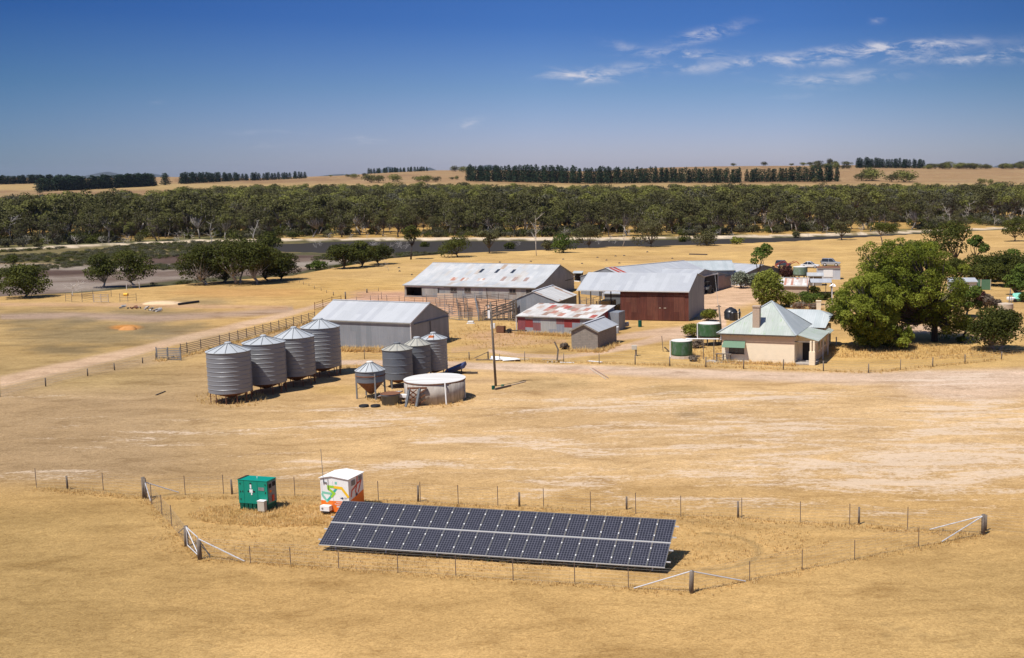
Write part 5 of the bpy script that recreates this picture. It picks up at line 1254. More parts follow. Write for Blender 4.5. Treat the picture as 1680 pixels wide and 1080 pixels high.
tank('water_tank', 'faded grey green water tank on a tall stand behind the rusty roofed shed', 1313, 451, 11.8, 438, M['tank_grey'], stand=465, legs=True)
tank('water_tank', 'beige water tank in the yard near the right edge', 1649.5, 510, 12.8, 499, M['tank_beige'], lid='tank_beige')
hp = Vector((2.889, 124.243, 0)); a_ = -.282
end = Vector((hp.x - .1, hp.y - .1, 2.55)); s_ = Vector((p1.x + r1 * .4, p1.y, z11 + .22))
tag(part('gutter_pipe', M['white'], None, lambda b: (b.tube(s_, end, .06), b.tube(end + Vector((0, 0, -.1)), end + Vector((0, .02, .6)), .06))), 'long white pipe from the house eave to the lower green tank', 'pipe')
for f_ in (.5, .8):
    q = s_.lerp(end, f_); tag(part('pipe_prop', M['wood'], None, lambda b: b.bar((q.x, q.y, 0), (q.x, q.y, q.z - .07), .1)), 'timber prop under the white pipe, %s' % ('midway between tank and house' if f_ == .5 else 'nearest the house'), 'prop')
# tubs, trestle, bin by the concrete tank
p = P(641, 663); r = rpx(p, 15.6); H_ = top(p, 648); t = thing('round_trough', 'small round grey tub with a rusty rim in front of the hopper silo', 'tub', p)
b = MB(); b.smooth = True; b.lathe([(r * .92, 0), (r, H_), (r * 1.05, H_), (r * 1.05, H_ + .12), (r * .95, H_ + .12), (r * .93, H_ - .1), (.1, H_ - .12)], 40); b.build('body', M['silo_old'], t)
b = MB(); b.lathe([(r * .98, H_ + .125), (r * 1.09, H_ + .16), (r * .98, H_ + .19), (r * .9, H_ + .14)], 40); b.build('rim', M['rust'], t)
p = P(638, 658); t = thing('tank_lid', 'round blue white lid with a rusty rim lying against the small tub', 'lid', p + Vector((0, .6, .55)))
b = MB(); b.lathe([(1.15, 0), (1.2, .05), (.2, .22)], 32); o = b.build('disc', M['silo_roof'], t); b = MB(); b.lathe([(1.16, -.05), (1.24, 0), (1.16, .06)], 32); b.build('rim', M['rust'], t); t.rotation_euler = (R(-6), R(-12), 0)
p = P(664, 661); t = thing('white_pump_box', 'small white box on short legs between the tub and the trestle', 'box', p); part('box', M['white'], t, lambda b: b.box(-.4, .3, -.3, .3, .55, .8)); part('leg', M['white'], t, lambda b: b.box(.1, .3, -.2, .0, .0, .54)); part('leg', M['steel'], t, lambda b: b.box(-.35, -.25, -.2, -.1, .0, .54))
pa, pb = P(667, 667), P(682, 668.5); t = thing('steel_trestle', 'grey steel trestle with a rusty lattice leaning at the concrete tank', 'trestle', pa); H_ = top(pa, 638); dx = pb.x - pa.x
for i, x_ in enumerate((0, dx)): part('leg', M['seam'], t, lambda b: b.bar((x_, -.2, 0), (x_ + .28, .2, H_), .26, .14))
part('top_beam', M['rust'], t, lambda b: b.bar((.1, .2, H_), (dx + .9, .3, H_), .2, .16))
part('lattice', M['rust'], t, lambda b: [b.bar((q0, .12, z), (q1, .12, z + H_ * .3), .1) for z in (.1, H_ * .35, H_ * .62) for q0, q1 in ((.3, dx), (dx, .3), (dx, dx + .8))])
p = P(730, 613); t = thing('grain_chute', 'dark blue tilted chute beside the rear older silo', 'chute', p); part('pan', M['blue_box'], t, lambda b: b.slab([(0, -.6, .2), (2.1, -.6, 1.0), (2.1, .8, 1.2), (0, .8, .35)], .35)); part('frame', M['wood_dark'], t, lambda b: (b.bar((0, 0, .1), (3.6, -.4, .15), .18), b.bar((1.8, 0, .1), (1.8, 0, .9), .1)))
for q_, l_ in ((597, 'left'), (616, 'right')):
    p = P(q_, 667.5); tag(part('old_tyre', M['black'], None, lambda b: b.lathe([(.28, 0), (.42, .0), (.46, .09), (.42, .18), (.28, .18)], 20), loc=p), 'dark old tyre on the ground, the %s of two in front of the hopper silo' % l_, 'tyre')  # old tyre lying flat

# ---------------------------------------------------------------- solar array
X0_, Y0_, AZ0, HB, TILT = -21.54, 60.40, -.203, .40, .532
arr = thing('solar_array', 'long tilted ground mounted solar array of forty panels in two rows', 'solar array', (X0_, Y0_, 0), AZ0)
ct_, st_ = math.cos(TILT), math.sin(TILT)
def plane(x, s, h=0.0): return (x, s * ct_ - h * st_, HB + s * st_ + h * ct_)
me_p = None
for row in range(2):
    for i in range(20):
        x0, s0 = i * 1.01, row * 1.715
        if me_p is None:
            b = MB(); b.mi = 0; b.box(0, .992, 0, 1.65, -.04, 0); b.mi = 1; b.box(.022, .97, .022, 1.628, 0, .003)
            pn = b.build('solar_panel', [M['frame'], M['pv']], arr); me_p = pn.data
            b = MB(); b.box(.975, 1.03, .38, .46, .0, .03); c1 = b.build('clamp', M['white'], pn); b = MB(); b.box(.975, 1.03, 1.18, 1.26, .0, .03); c2 = b.build('clamp', M['white'], pn)
            mc = (c1.data, c2.data)
        else:
            pn = put('solar_panel', me_p, arr)
            if i < 19:
                for q in mc: put('clamp', q, pn)
        pn.location = plane(x0, s0); pn.rotation_euler = (TILT, 0, 0)
for s in (.42, 1.22, 2.13, 2.93): part('rail', M['pipe'], arr, lambda b: b.bar(plane(-.22, s, -.07), plane(20.42, s, -.07), .06))
part('centre_rail', M['pipe'], arr, lambda b: b.bar(plane(0, 1.682, .0), plane(20.2, 1.682, .0), .07, .05))
part('front_flashing', M['pipe'], arr, lambda b: b.bar(plane(0, -.012, -.02), plane(20.2, -.012, -.02), .02, .035))
for i in range(7):
    x = .8 + i * 3.1
    part('rafter', M['pipe'], arr, lambda b: b.bar(plane(x, .15, -.14), plane(x, 3.25, -.14), .07, .09))
    for s in (.5, 2.7): part('leg', M['pipe'], arr, lambda b: b.tube((x, s * ct_, 0), plane(x, s, -.19), .04))

# ---------------------------------------------------------------- generator and battery cabin
gx, gy, ga, gw, gd, gh = -29.39, 68.56, -.24, 2.11, .96, 1.92
gn_ = thing('generator', 'green boxed diesel generator in the fenced compound', 'generator', (gx, gy, 0), ga)
part('body', M['teal'], gn_, lambda b: b.box(0, gw, 0, gd, .42, gh), bevel=.015)
part('roof', M['teal'], gn_, lambda b: b.box(-.02, gw + .02, -.02, gd + .02, gh + .003, gh + .05), bevel=.01)
part('roof_slot', M['dark'], gn_, lambda b: b.box(-.01, .16, .0, gd, gh + .051, gh + .075))
part('lifting_eye', M['white'], gn_, lambda b: b.tube((gw * .5, gd * .55, gh + .05), (gw * .5, gd * .55, gh + .16), .03))
part('skid', M['teal_dark'], gn_, lambda b: (b.box(.03, gw - .03, .04, gd - .02, .0, .417), [b.box(x, x + .22, -.005, .035, .03, .40) for x in np.arange(.12, 1.9, .3)]))
part('forklift_slot', M['dark'], gn_, lambda b: b.box(.62, .95, -.02, .0, .03, .1))
part('end_panel', M['steel'], gn_, lambda b: b.box(gw + .003, gw + .02, .08, gd - .08, .5, gh - .08))
part('louvre', M['dark'], gn_, lambda b: (b.box(gw + .022, gw + .04, .14, .40, 1.45, 1.72), b.box(gw + .022, gw + .04, .52, .82, 1.5, 1.78)))
part('end_sticker', M['orange'], gn_, lambda b: b.box(gw + .022, gw + .03, .2, .4, 1.15, 1.3))
part('emergency_stop', M['redv'], gn_, lambda b: b.box(gw + .022, gw + .06, .42, .62, .55, .95))
part('name_plate', M['steel'], gn_, lambda b: b.box(1.48, 1.90, -.02, -.003, 1.32, 1.53))
part('badge', M['white'], gn_, lambda b: (b.box(.86, 1.0, -.02, -.003, 1.46, 1.68), b.lathe([(.0, 0), (.13, .0), (.13, .015), (.0, .015)], 20, (0, 0))) if False else (b.box(.87, .98, -.02, -.003, 1.42, 1.68), b.box(.83, 1.06, -.02, -.003, 1.15, 1.36), b.box(.93, 1.02, -.02, -.003, 1.0, 1.14)))
part('badge_mark', M['black'], gn_, lambda b: (b.box(.87, .98, -.02, -.003, 1.69, 1.79), b.box(.69, .81, -.02, -.003, 1.19, 1.27), b.box(1.08, 1.22, -.02, -.003, 1.19, 1.27)))
for x, z in ((.16, 1.72), (.16, 1.2), (.03 + .3, 1.21), (.16, .7), (1.98, 1.72), (1.98, 1.2), (1.98, .7)): part('latch', M['dark'], gn_, lambda b: b.box(x - .025, x + .025, -.025, -.003, z - .06, z + .04))
part('door_seam', M['teal_dark'], gn_, lambda b: (b.box(.42, .435, -.006, .001, .45, gh - .02), b.box(1.4, 1.415, -.006, .001, .45, gh - .02), b.box(.0, gw, -.008, .001, .41, .43)))
jb = thing('junction_box', 'beige grey electrical box standing in front of the green generator', 'box', (gx + 1.60 * math.cos(ga) + .25 * math.sin(ga), gy + 1.60 * math.sin(ga) - .25 * math.cos(ga), 0), ga)
part('case', M['grey_box'], jb, lambda b: b.box(0, .48, -.12, .18, .08, .72), bevel=.01); part('lid', M['white'], jb, lambda b: b.box(-.02, .50, -.14, .2, .723, .76)); part('foot', M['steel'], jb, lambda b: (b.box(.03, .08, -.1, .16, 0, .078), b.box(.4, .45, -.1, .16, 0, .078)))

cx_, cy_, ca, cw, cd, chh = -23.82, 67.71, -.24, 1.97, 1.76, 2.26
cb_ = thing('battery_cabin', 'white and orange cabin with a coloured arrow mural behind the solar array', 'cabin', (cx_, cy_, 0), ca)
pk = .8; zz1 = chh + .14
b = MB(); b.mi = 0; zo = .82
b.poly((0, 0, zo), (cw, 0, zo), (cw, 0, chh), (pk, 0, zz1), (0, 0, chh)); b.mi = 1; b.poly((0, 0, .1), (cw, 0, .1), (cw, 0, zo), (0, 0, zo))
b.mi = 0; b.poly((cw, 0, zo), (cw, cd, zo + .35), (cw, cd, chh), (cw, 0, chh)); b.mi = 1; b.poly((cw, 0, .1), (cw, cd, .1), (cw, cd, zo + .35), (cw, 0, zo))
b.mi = 0; b.poly((0, cd, .1), (0, 0, .1), (0, 0, chh), (0, cd, chh)); b.poly((cw, cd, .1), (0, cd, .1), (0, cd, chh), (pk, cd, zz1), (cw, cd, chh)); b.poly((0, 0, .1), (0, cd, .1), (cw, cd, .1), (cw, 0, .1))
b.build('wall', [M['white'], M['orange']], cb_)
r = MB(); r.slab([(-.07, -.07, chh + .03), (pk, -.07, zz1 + .05), (pk, cd + .06, zz1 + .05), (-.07, cd + .06, chh + .03)], .035); r.slab([(pk, -.07, zz1 + .05), (cw + .07, -.07, chh + .03), (cw + .07, cd + .06, chh + .03), (pk, cd + .06, zz1 + .05)], .035); r.build('roof', M['white'], cb_)
part('skid', M['steel'], cb_, lambda b: (b.box(.1, .3, .05, cd - .05, 0, .098), b.box(cw - .3, cw - .1, .05, cd - .05, 0, .098)))
def ribbon(name, mat, pts, wd, d=.004, face='front'):
    b = MB(); pts = [Vector((x, 0, z)) for x, z in pts]
    L_, R_ = [], []
    for i, p_ in enumerate(pts):
        d0 = (pts[i] - pts[i - 1]).normalized() if i else (pts[1] - pts[0]).normalized(); d1 = (pts[i + 1] - pts[i]).normalized() if i < len(pts) - 1 else d0
        t_ = (d0 + d1).normalized(); n_ = Vector((-t_.z, 0, t_.x)); k_ = wd / 2 / max(.45, n_.dot(Vector((-d0.z, 0, d0.x))))
        L_.append(p_ + n_ * k_); R_.append(p_ - n_ * k_)
    f = (lambda v: (v.x, -d, v.z)) if face == 'front' else (lambda v: (cw + d, v.x, v.z))
    for i in range(len(pts) - 1): b.poly(f(R_[i]), f(R_[i + 1]), f(L_[i + 1]), f(L_[i]))
    return b.build(name, M[mat], cb_)
# mural in cabin metres: x across, z up
ribbon('mural_band', 'mint', [(.08, 1.33), (.75, 1.27)], .15, .003)
ribbon('mural_band', 'mint', [(.09, 1.26), (.14, 1.12), (.42, .78), (.50, .84)], .15, .005)
ribbon('mural_band', 'aqua', [(.44, .80), (.62, .98), (1.20, 1.74)], .15, .007)
ribbon('mural_band', 'lime', [(.98, 1.72), (.55, 1.74), (.56, 1.60), (.95, 1.30), (.72, 1.05)], .16, .010)
ribbon('mural_band', 'yellow', [(.95, 1.72), (1.50, 1.68), (1.96, 1.10)], .17, .013)
ribbon('mural_panel', 'mint', [(1.02, 1.98), (1.18, 1.98)], .16, .004)
ribbon('side_mural', 'redv', [(.25, 1.05), (.38, 1.45), (.95, 1.68)], .13, .004, 'side')
ribbon('side_mural', 'redv', [(1.05, 2.2), (1.0, 1.75), (.80, 1.3), (.92, .98)], .13, .006, 'side')
ribbon('side_mural', 'redv', [(1.0, 1.72), (1.5, 1.85), (1.1, 1.15)], .13, .008, 'side')
part('side_vent', M['steel'], cb_, lambda b: (b.box(cw + .003, cw + .02, .35, .78, 1.75, 2.08), b.box(cw + .003, cw + .02, 1.2, 1.58, 1.88, 2.16)))
part('side_badge', M['blue_box'], cb_, lambda b: b.box(cw + .003, cw + .014, .78, 1.02, .98, 1.14))
part('logo', M['blue_box'], cb_, lambda b: (b.tube((1.52, -.004, 1.02), (1.52, -.012, 1.02), .07, n=14), b.poly((1.33, -.006, 1.02), (1.46, -.006, .98), (1.46, -.006, 1.07))))
part('logo_lettering', M['steel'], cb_, lambda b: (b.box(1.64, 1.86, -.01, -.003, 1.05, 1.075), b.box(1.64, 1.80, -.01, -.003, .985, 1.0)))
def letters(name, s, size, x, z):
    cu = bpy.data.curves.new(name, 'FONT'); cu.body = s; cu.size = size; cu.extrude = .002; cu.resolution_u = 2
    tmp = bpy.data.objects.new(name, cu); COL.objects.link(tmp); dg = bpy.context.evaluated_depsgraph_get(); me = bpy.data.meshes.new_from_object(tmp.evaluated_get(dg)); bpy.data.objects.remove(tmp)
    me.materials.clear(); me.materials.append(M['white']); o = put(name, me, cb_, (x, -.006, z)); o.rotation_euler = (R(90), 0, 0)
letters('lettering', 'Hybrid Energy', .155, 1.06, .68); letters('lettering', 'Power Trial', .155, .96, .55)
part('door_seam', M['seam'], cb_, lambda b: (b.box(.88, .89, -.003, .001, .12, 2.1), b.box(.10, .11, -.003, .001, 1.35, 2.0)))
part('conduit', M['seam'], cb_, lambda b: (b.tube((.24, -.03, 1.85), (.24, -.03, 2.2), .012), b.bar((.24, -.03, 2.02), (.46, -.03, 1.98), .06, .05), b.tube((.56, -.03, 1.5), (.56, -.03, 2.25), .012)))
part('antenna_mast', M['seam'], cb_, lambda b: b.tube((.26, -.05, 1.95), (.2, -.05, 4.15), .016))
ac = part('air_conditioner', M['white'], cb_, lambda b: b.box(.12, .78, -.38, -.02, .22, .56), bevel=.015); part('fan_grille', M['steel'], ac, lambda b: b.tube((.3, -.381, .39), (.3, -.39, .39), .07, n=14)); part('bracket', M['dark'], ac, lambda b: b.box(.18, .72, -.34, -.04, .10, .215))

# ---------------------------------------------------------------- fences
def fence(name, label, pts, wires, mesh=0.0, wr=.004, hgt=1.15, group=None, wmat='wire', wire=True):
    """pts = [(px, py, kind, top_px or None)]: wood, strainer, picket; each post a part, the wires one part"""
    p0 = P(pts[0][0], pts[0][1]); root = thing(name, label, 'fence', p0, 0, group); loc = []
    for px, py, kd, *tt in pts:
        p = P(px, py); v = p - p0; h = top(p, tt[0]) if tt and tt[0] else {'wood': 1.2, 'strainer': 1.35, 'picket': 1.35, 'thin': 1.2}[kd]
        loc.append(v)
        ln = random.Random(int(px * 7)).uniform(-.03, .03)
        if kd == 'picket': part('picket', M['picket'], root, lambda b: (b.box(v.x - .022, v.x + .022, v.y - .006, v.y + .006, v.z - .05, v.z + h), b.box(v.x - .006, v.x + .006, v.y + .006, v.y + .03, v.z - .05, v.z + h)))
        else:
            rr = {'wood': .065, 'strainer': .12, 'thin': .04}[kd]
            def mk(b): b.smooth = True; b.path([(v.x, v.y, v.z - .1), (v.x + ln * h * .5, v.y, v.z + h * .5), (v.x + ln * h, v.y, v.z + h)], [rr * 1.06, rr, rr * .96], 9)
            part('strainer_post' if kd == 'strainer' else 'post', M['wood'], root, mk)
    b = MB()
    if wire:
        for i in range(len(loc) - 1):
            a, c = loc[i], loc[i + 1]
            for z in wires: b.tube(a + Vector((0, 0, z)), c + Vector((0, 0, z)), wr, n=3, cap=False)
            if mesh:
                n = max(1, int((c - a).length / mesh))
                for j in range(n): q = a.lerp(c, (j + .5) / n); b.tube(q + Vector((0, 0, wires[0])), q + Vector((0, 0, wires[-1])), wr * .8, n=3, cap=False)
        b.build('wire', M[wmat], root)
    return root, p0
def stay(root, p0, a, b_, r=.035, mat='pipe', za=1.15):
    p, q = P(*a) - p0, P(*b_) - p0; part('stay', M[mat], root, lambda b: b.tube(p + Vector((0, 0, za)), q + Vector((0, 0, .04)), r))
WZ = [.1, .3, .5, .7, .9, 1.08, 1.2]
f, p0 = fence('compound_fence', 'wire fence along the back of the compound, behind the generator, cabin and solar array', [(237, 818, 'strainer', 783), (304, 812.5, 'picket'), (367, 811, 'picket'), (381, 811, 'wood', 787), (424, 814, 'picket'), (484, 815, 'picket'), (564, 818, 'picket'), (621, 822, 'picket'), (686, 823, 'wood', 797), (690, 824, 'picket'), (752, 829, 'picket'), (817, 831, 'picket'), (852, 831, 'wood', 808), (892, 835, 'picket'), (969, 841, 'picket'), (1028, 836, 'wood', 815), (1043, 843, 'picket'), (1117, 848, 'picket'), (1211, 849.5, 'wood', 823), (1217, 852, 'picket'), (1313, 858, 'picket'), (1394, 862, 'picket'), (1409, 860, 'wood', 832), (1489, 868, 'picket'), (1613, 877, 'strainer', 844)], WZ, .55)
stay(f, p0, (237, 818), (293, 809)); stay(f, p0, (1613, 877), (1525, 870))
f, p0 = fence('boundary_fence', 'wire fence running left from the compound corner past a lone post', [(60, 800, 'picket'), (111, 802.5, 'wood', 781), (170, 808, 'picket'), (241, 817, 'picket')], WZ, 0); 
f, p0 = fence('compound_side_fence', 'short wire fence from the left corner post to the gate', [(240, 819, 'wood', 786), (249, 827, 'picket'), (266, 846, 'picket'), (282, 864, 'picket'), (306, 896, 'strainer', 863)], WZ, .55)
stay(f, p0, (240, 819), (247, 822.5)); stay(f, p0, (306, 896), (293, 875), .03, 'steel')
f, p0 = fence('compound_front_fence', 'wire fence in front of the solar array from the gate to the braced corner post', [(328, 917, 'strainer', 886), (411, 924, 'picket', 896), (477, 928, 'picket', 898), (556, 934, 'picket', 902), (653, 940, 'picket', 907), (748, 946, 'picket', 911), (842, 953, 'picket', 917), (943, 959, 'picket', 924), (1031, 966, 'picket', 931), (1134, 973, 'strainer', 937)], WZ, .55)
stay(f, p0, (328, 917), (401, 922)); stay(f, p0, (1134, 973), (1040, 966.5)); stay(f, p0, (328, 917), (345, 915), .03, 'steel')
f, p0 = fence('compound_end_fence', 'wire fence at the right end of the compound between the two braced corner posts', [(1134, 973, 'thin', 940), (1230, 953, 'picket', 921), (1316, 936, 'picket', 903), (1402, 919, 'picket', 886), (1507, 898, 'picket', 867), (1613, 878, 'thin', 845)], WZ, .55)
stay(f, p0, (1134, 973), (1223, 955)); stay(f, p0, (1613, 877), (1545, 890)); f, p0 = fence('outer_fence', 'wire fence running off the right edge from the braced corner post', [(1617, 871, 'wood', 845), (1720, 880, 'picket')], WZ, 0)
pg, pq = P(306, 896), P(328, 917); gt = thing('farm_gate', 'pipe and mesh gate with a white cross brace between the two left posts', 'gate', pg); v = pq - pg; a_, c_ = v * .08, v * .93
part('frame', M['pipe'], gt, lambda b: (b.tube(a_ + Vector((0, 0, .12)), c_ + Vector((0, 0, .12)), .03), b.tube(a_ + Vector((0, 0, 1.2)), c_ + Vector((0, 0, 1.2)), .03), b.tube(a_ + Vector((0, 0, .12)), a_ + Vector((0, 0, 1.2)), .03), b.tube(c_ + Vector((0, 0, .12)), c_ + Vector((0, 0, 1.2)), .03)))
part('brace', M['pipe'], gt, lambda b: b.tube(a_ + Vector((0, 0, 1.18)), c_ + Vector((0, 0, .14)), .03)); part('mesh', M['wire'], gt, lambda b: [b.tube(a_ + Vector((0, 0, z)), c_ + Vector((0, 0, z)), .005, n=3) for z in (.3, .5, .7, .9)] + [b.tube(a_.lerp(c_, t_) + Vector((0, 0, .12)), a_.lerp(c_, t_) + Vector((0, 0, 1.2)), .005, n=3) for t_ in (.2, .4, .6, .8)])

WF = [.25, .55, .85, 1.1]
fence('paddock_fence', 'old post and wire fence at the far left, ending at the stacked steel gates', [(0, 651, 'thin'), (75, 634, 'wood', 620), (144, 617, 'wood', 605), (188, 607.5, 'wood', 596), (234, 596, 'wood', 587), (256, 590, 'wood', 579)], WF, wr=.008)
fence('road_fence', 'post and wire fence along the dirt road behind the older silos and power pole', [(560, 604, 'thin', 574), (598, 589, 'thin', 575), (770, 590.5, 'wood', 578), (820, 592, 'thin', 581), (861, 593, 'thin', 577), (925, 594, 'thin', 580), (983, 597, 'thin', 580), (1042, 598, 'wood', 583), (1099, 599.5, 'thin', 585)], WF, wr=.006)
fence('house_fence', 'post and wire fence along the road in front of the house and the great tree', [(1099, 601, 'wood', 586), (1158, 602.5, 'wood', 586), (1220, 605, 'wood', 588), (1285, 607, 'wood', 590), (1351, 609, 'wood', 592), (1425, 612, 'wood', 597), (1477, 607, 'thin', 590), (1530, 602, 'wood', 587), (1583, 597, 'wood', 582), (1643, 590, 'wood', 577), (1700, 585, 'wood', 572)], WF, wr=.006)
fence('far_paddock_fence', 'line of small posts running up the golden paddock from the sheep yards', [(626, 491, 'thin'), (547, 485, 'wood', 479), (536, 481, 'thin', 476), (527, 477.5, 'thin', 472), (516, 474, 'thin', 469), (507, 470, 'thin', 465), (498, 467, 'thin', 462), (491, 464, 'thin', 459)], [.4, .9], wr=.01)
fence('lake_fence', 'short line of posts in the yellow grass left of the woolshed', [(567, 491, 'strainer', 479), (602, 480.5, 'strainer', 474), (621, 478, 'thin', 472)], [.4, .9], wr=.01)
fence('yard_wire_fence', 'thin rust coloured wire fence behind the machinery shed roof', [(585, 497, 'thin', 487), (608, 496, 'thin', 485), (621, 495.5, 'thin', 484), (635, 495.5, 'thin', 484), (655, 495.5, 'thin', 486), (664, 497, 'thin', 485), (680, 499, 'thin', 489), (694, 499, 'thin', 489), (715, 499, 'thin', 489), (733, 501, 'thin', 491)], [.3, .6, .9, 1.2, 1.4], wr=.015, wmat='rust')

def rails(name, label, pts, nr, h, r=.03, mat='rail', posts=True, pm=None, group=None, bar=True):
    p0 = P(*pts[0]); root = thing(name, label, 'fence', p0, 0, group); loc = [P(*p) - p0 for p in pts]
    for v in loc: part('post', M[pm or mat], root, lambda b: b.bar(v + Vector((0, 0, -.05)), v + Vector((0, 0, h + .08)), r * 2.6))
    for i in range(nr):
        z = h * (i + .6) / nr; part('rail', M[mat], root, lambda b: [b.bar(loc[j] + Vector((0, 0, z)), loc[j + 1] + Vector((0, 0, z)), r * 1.1, r * 2) for j in range(len(loc) - 1)])
    return root
yl = lambda x: float(np.interp(x, [257, 307.5, 361, 440, 516.4, 523], [592, 581, 568, 547, 527, 525]))
rails('stock_rail_fence', 'long brown steel rail fence running up from the stacked gates behind the silos', [(x, yl(x)) for x in (297, 307.5, 330, 361, 377, 391, 405, 419, 432, 445, 458, 470, 482, 495, 507, 517)], 6, 1.35)
rails('stacked_gate', 'front grey steel panel of the stack at the end of the long rail fence', [(258, 590), (275, 590.5), (297, 591.5)], 6, 1.2, .035, 'steel')
rails('stacked_gate', 'rear grey steel panel of the stack at the end of the long rail fence', [(257, 587.5), (276, 588), (296, 588.5)], 6, 1.25, .035, 'steel')
rails('stock_rail_fence', 'reddish rail fence between the long rail fence and the machinery shed roof', [(516.5, 510), (530, 505), (545, 500), (560, 498)], 4, 1.3, .025, 'rust')
rails('small_yard_panel', 'left thin rail panel of the small yard on the left flats', [(108, 495), (118, 496), (135, 496), (153, 493)], 4, 1.4, .02)
rails('small_yard_panel', 'pale rail gate in the middle of the small yard on the left flats', [(154, 496.5), (166, 496.5), (178, 496.5)], 5, 1.4, .04, 'tank_beige')
rails('small_yard_panel', 'right thin rail panel of the small yard, beside the yellow drum', [(197, 495.5), (210, 496), (224, 494.5)], 3, 1.4, .02)
rails('small_yard_panel', 'white rail between two posts under the paired dark trees', [(208, 476), (229, 474)], 1, 1.2, .035, 'pipe')
rails('small_yard_panel', 'rear thin rail panel of the small yard on the left flats', [(135, 490), (153, 489), (183, 487)], 4, 1.3, .02)
yards = [([(737, 524), (753, 526), (768, 527), (785, 527)], 5, 'grey rail fence along the front of the sheep yards beside the machinery shed'),
         ([(737, 513), (752, 512), (767, 511), (784, 509), (800, 507)], 5, 'grey rail fence across the middle of the sheep yards'),
         ([(753, 525), (752, 518), (751, 507), (749, 497)], 5, 'left cross fence of the sheep yards'), ([(768, 526), (768, 517), (767, 505)], 6, 'second cross fence of the sheep yards'),
         ([(786, 527), (784, 517), (781, 503), (779, 493)], 6, 'third cross fence of the sheep yards'), ([(792, 527), (806, 527), (820, 527), (834, 527), (846, 528)], 5, 'rail fence under the loading ramp'),
         ([(700, 503), (722, 503), (744, 504), (765, 501)], 5, 'rear thin rail fence of the sheep yards beside the machinery shed roof'), ([(800, 516), (815, 513), (830, 510), (846, 510)], 6, 'high rail fence behind the loading ramp'),
         ([(716, 512), (730, 512), (742, 516)], 4, 'weathered rail fence at the corner of the machinery shed'), ([(782, 499), (800, 497), (818, 495), (835, 494)], 5, 'grey sheeted rail fence below the woolshed wall'),
         ([(848, 516), (855, 518), (858, 522)], 5, 'grey steel gate against the small yard shed'), ([(952, 500), (962, 502), (974, 504), (984, 505)], 5, 'dark rail fence left of the barn bay'),
         ([(700, 496), (730, 497), (760, 496), (790, 493)], 4, 'far thin rail fence below the woolshed windows'), ([(762, 522), (762, 512), (761, 500)], 4, 'thin drafting race rail in the sheep yards'), ([(756, 520), (775, 520), (795, 519)], 4, 'low inner rail fence of the sheep yards')]
for i, (pts, n, lb) in enumerate(yards): rails('sheep_yard_fence', lb, pts, n, 1.35 if i != 7 else 1.9, .03 if i not in (5, 7) else .04, ('steel', 'rail', 'wood', 'rail')[i % 4] if i != 6 else 'rail', pm='wood' if i % 2 else None)
pa, pb = P(794, 526), P(846, 525); rp = thing('loading_ramp', 'dark timber loading ramp rising to the right in the sheep yards', 'ramp', pa); v = pb - pa
for off in (0, 1.1):
    o_ = Vector((0, off, 0)); part('side_rail', M['wood_dark'] if not off else M['wood'], rp, lambda b: [b.bar(o_ + Vector((0, 0, z)), v + o_ + Vector((0, 0, z + 1.5)), .09, .13) for z in (.15, .55, .95, 1.3)])
    for f_ in np.linspace(0, 1, 6): part('post', M['wood'], rp, lambda b: b.bar(v * f_ + o_, v * f_ + o_ + Vector((0, 0, 1.4 + f_ * 1.5)), .12))
part('deck', M['wood_dark'], rp, lambda b: b.slab([(0, 0, .12), (v.x, v.y, 1.5), (v.x, v.y + 1.1, 1.5), (0, 1.1, .12)], .08))
for j, (px_, py_, tt, l_) in enumerate(((843, 527, 496, 'left'), (848, 529, 498, 'right'))):
    p = P(px_, py_); tag(part('gate_post', M['wood_dark'], None, lambda b: b.bar((0, 0, -.1), (0, 0, top(p, tt)), .22), loc=p), 'heavy dark timber post, the %s of two at the right end of the sheep yards' % l_, 'post')

# ---------------------------------------------------------------- poles
p = P(813.6, 633.8); pl = thing('power_pole', 'tall weathered power pole beside the concrete tank', 'pole', p); H_ = top(p, 495.5); tp = Vector((-.28, 0, H_))
def mk(b): b.smooth = True; b.path([(0, 0, -.2), tp * .5, tp], [.13, .115, .095], 10)
part('shaft', M['wood'], pl, mk); part('crossarm', M['wood_dark'], pl, lambda b: b.bar(tp + Vector((-.5, 0, -.35)), tp + Vector((.5, 0, -.35)), .1)); part('fuse_box', M['white'], pl, lambda b: b.box(tp.x * .85 - .32, tp.x * .85 - .08, -.2, .05, H_ * .81, H_ * .9)); part('insulator', M['white'], pl, lambda b: b.tube(tp + Vector((-.2, -.1, -.55)), tp + Vector((-.2, -.1, -.35)), .05))
p = P(1184, 566); pl2 = thing('power_pole', 'shorter leaning power pole with a crossarm beside the upper green tank', 'pole', p); H2 = top(p, 500.5); tp2 = Vector((-.35, 0, H2))
def mk(b): b.smooth = True; b.path([(0, 0, -.2), tp2 * .5 + Vector((.05, 0, 0)), tp2], [.14, .12, .1], 8)
part('shaft', M['wood'], pl2, mk); part('crossarm', M['wood_dark'], pl2, lambda b: b.bar(tp2 + Vector((-.3, 0, -.18)), tp2 + Vector((.3, 0, -.18)), .09))
p = P(1178, 500); ma = thing('radio_mast', 'thin steel radio mast with a small aerial above the dirt yard', 'mast', p); H3 = top(p, 449)
part('shaft', M['pipe'], ma, lambda b: b.tube((0, 0, 0), (-.5, 0, H3), .035, .02)); part('aerial', M['pipe'], ma, lambda b: [b.bar((-.9 + i * .2, 0, H3 - .25), (-.9 + i * .2, 0, H3 + .2), .02) for i in range(5)] + [b.bar((-1.0, 0, H3 - .1), (0, 0, H3 - .1), .02)])
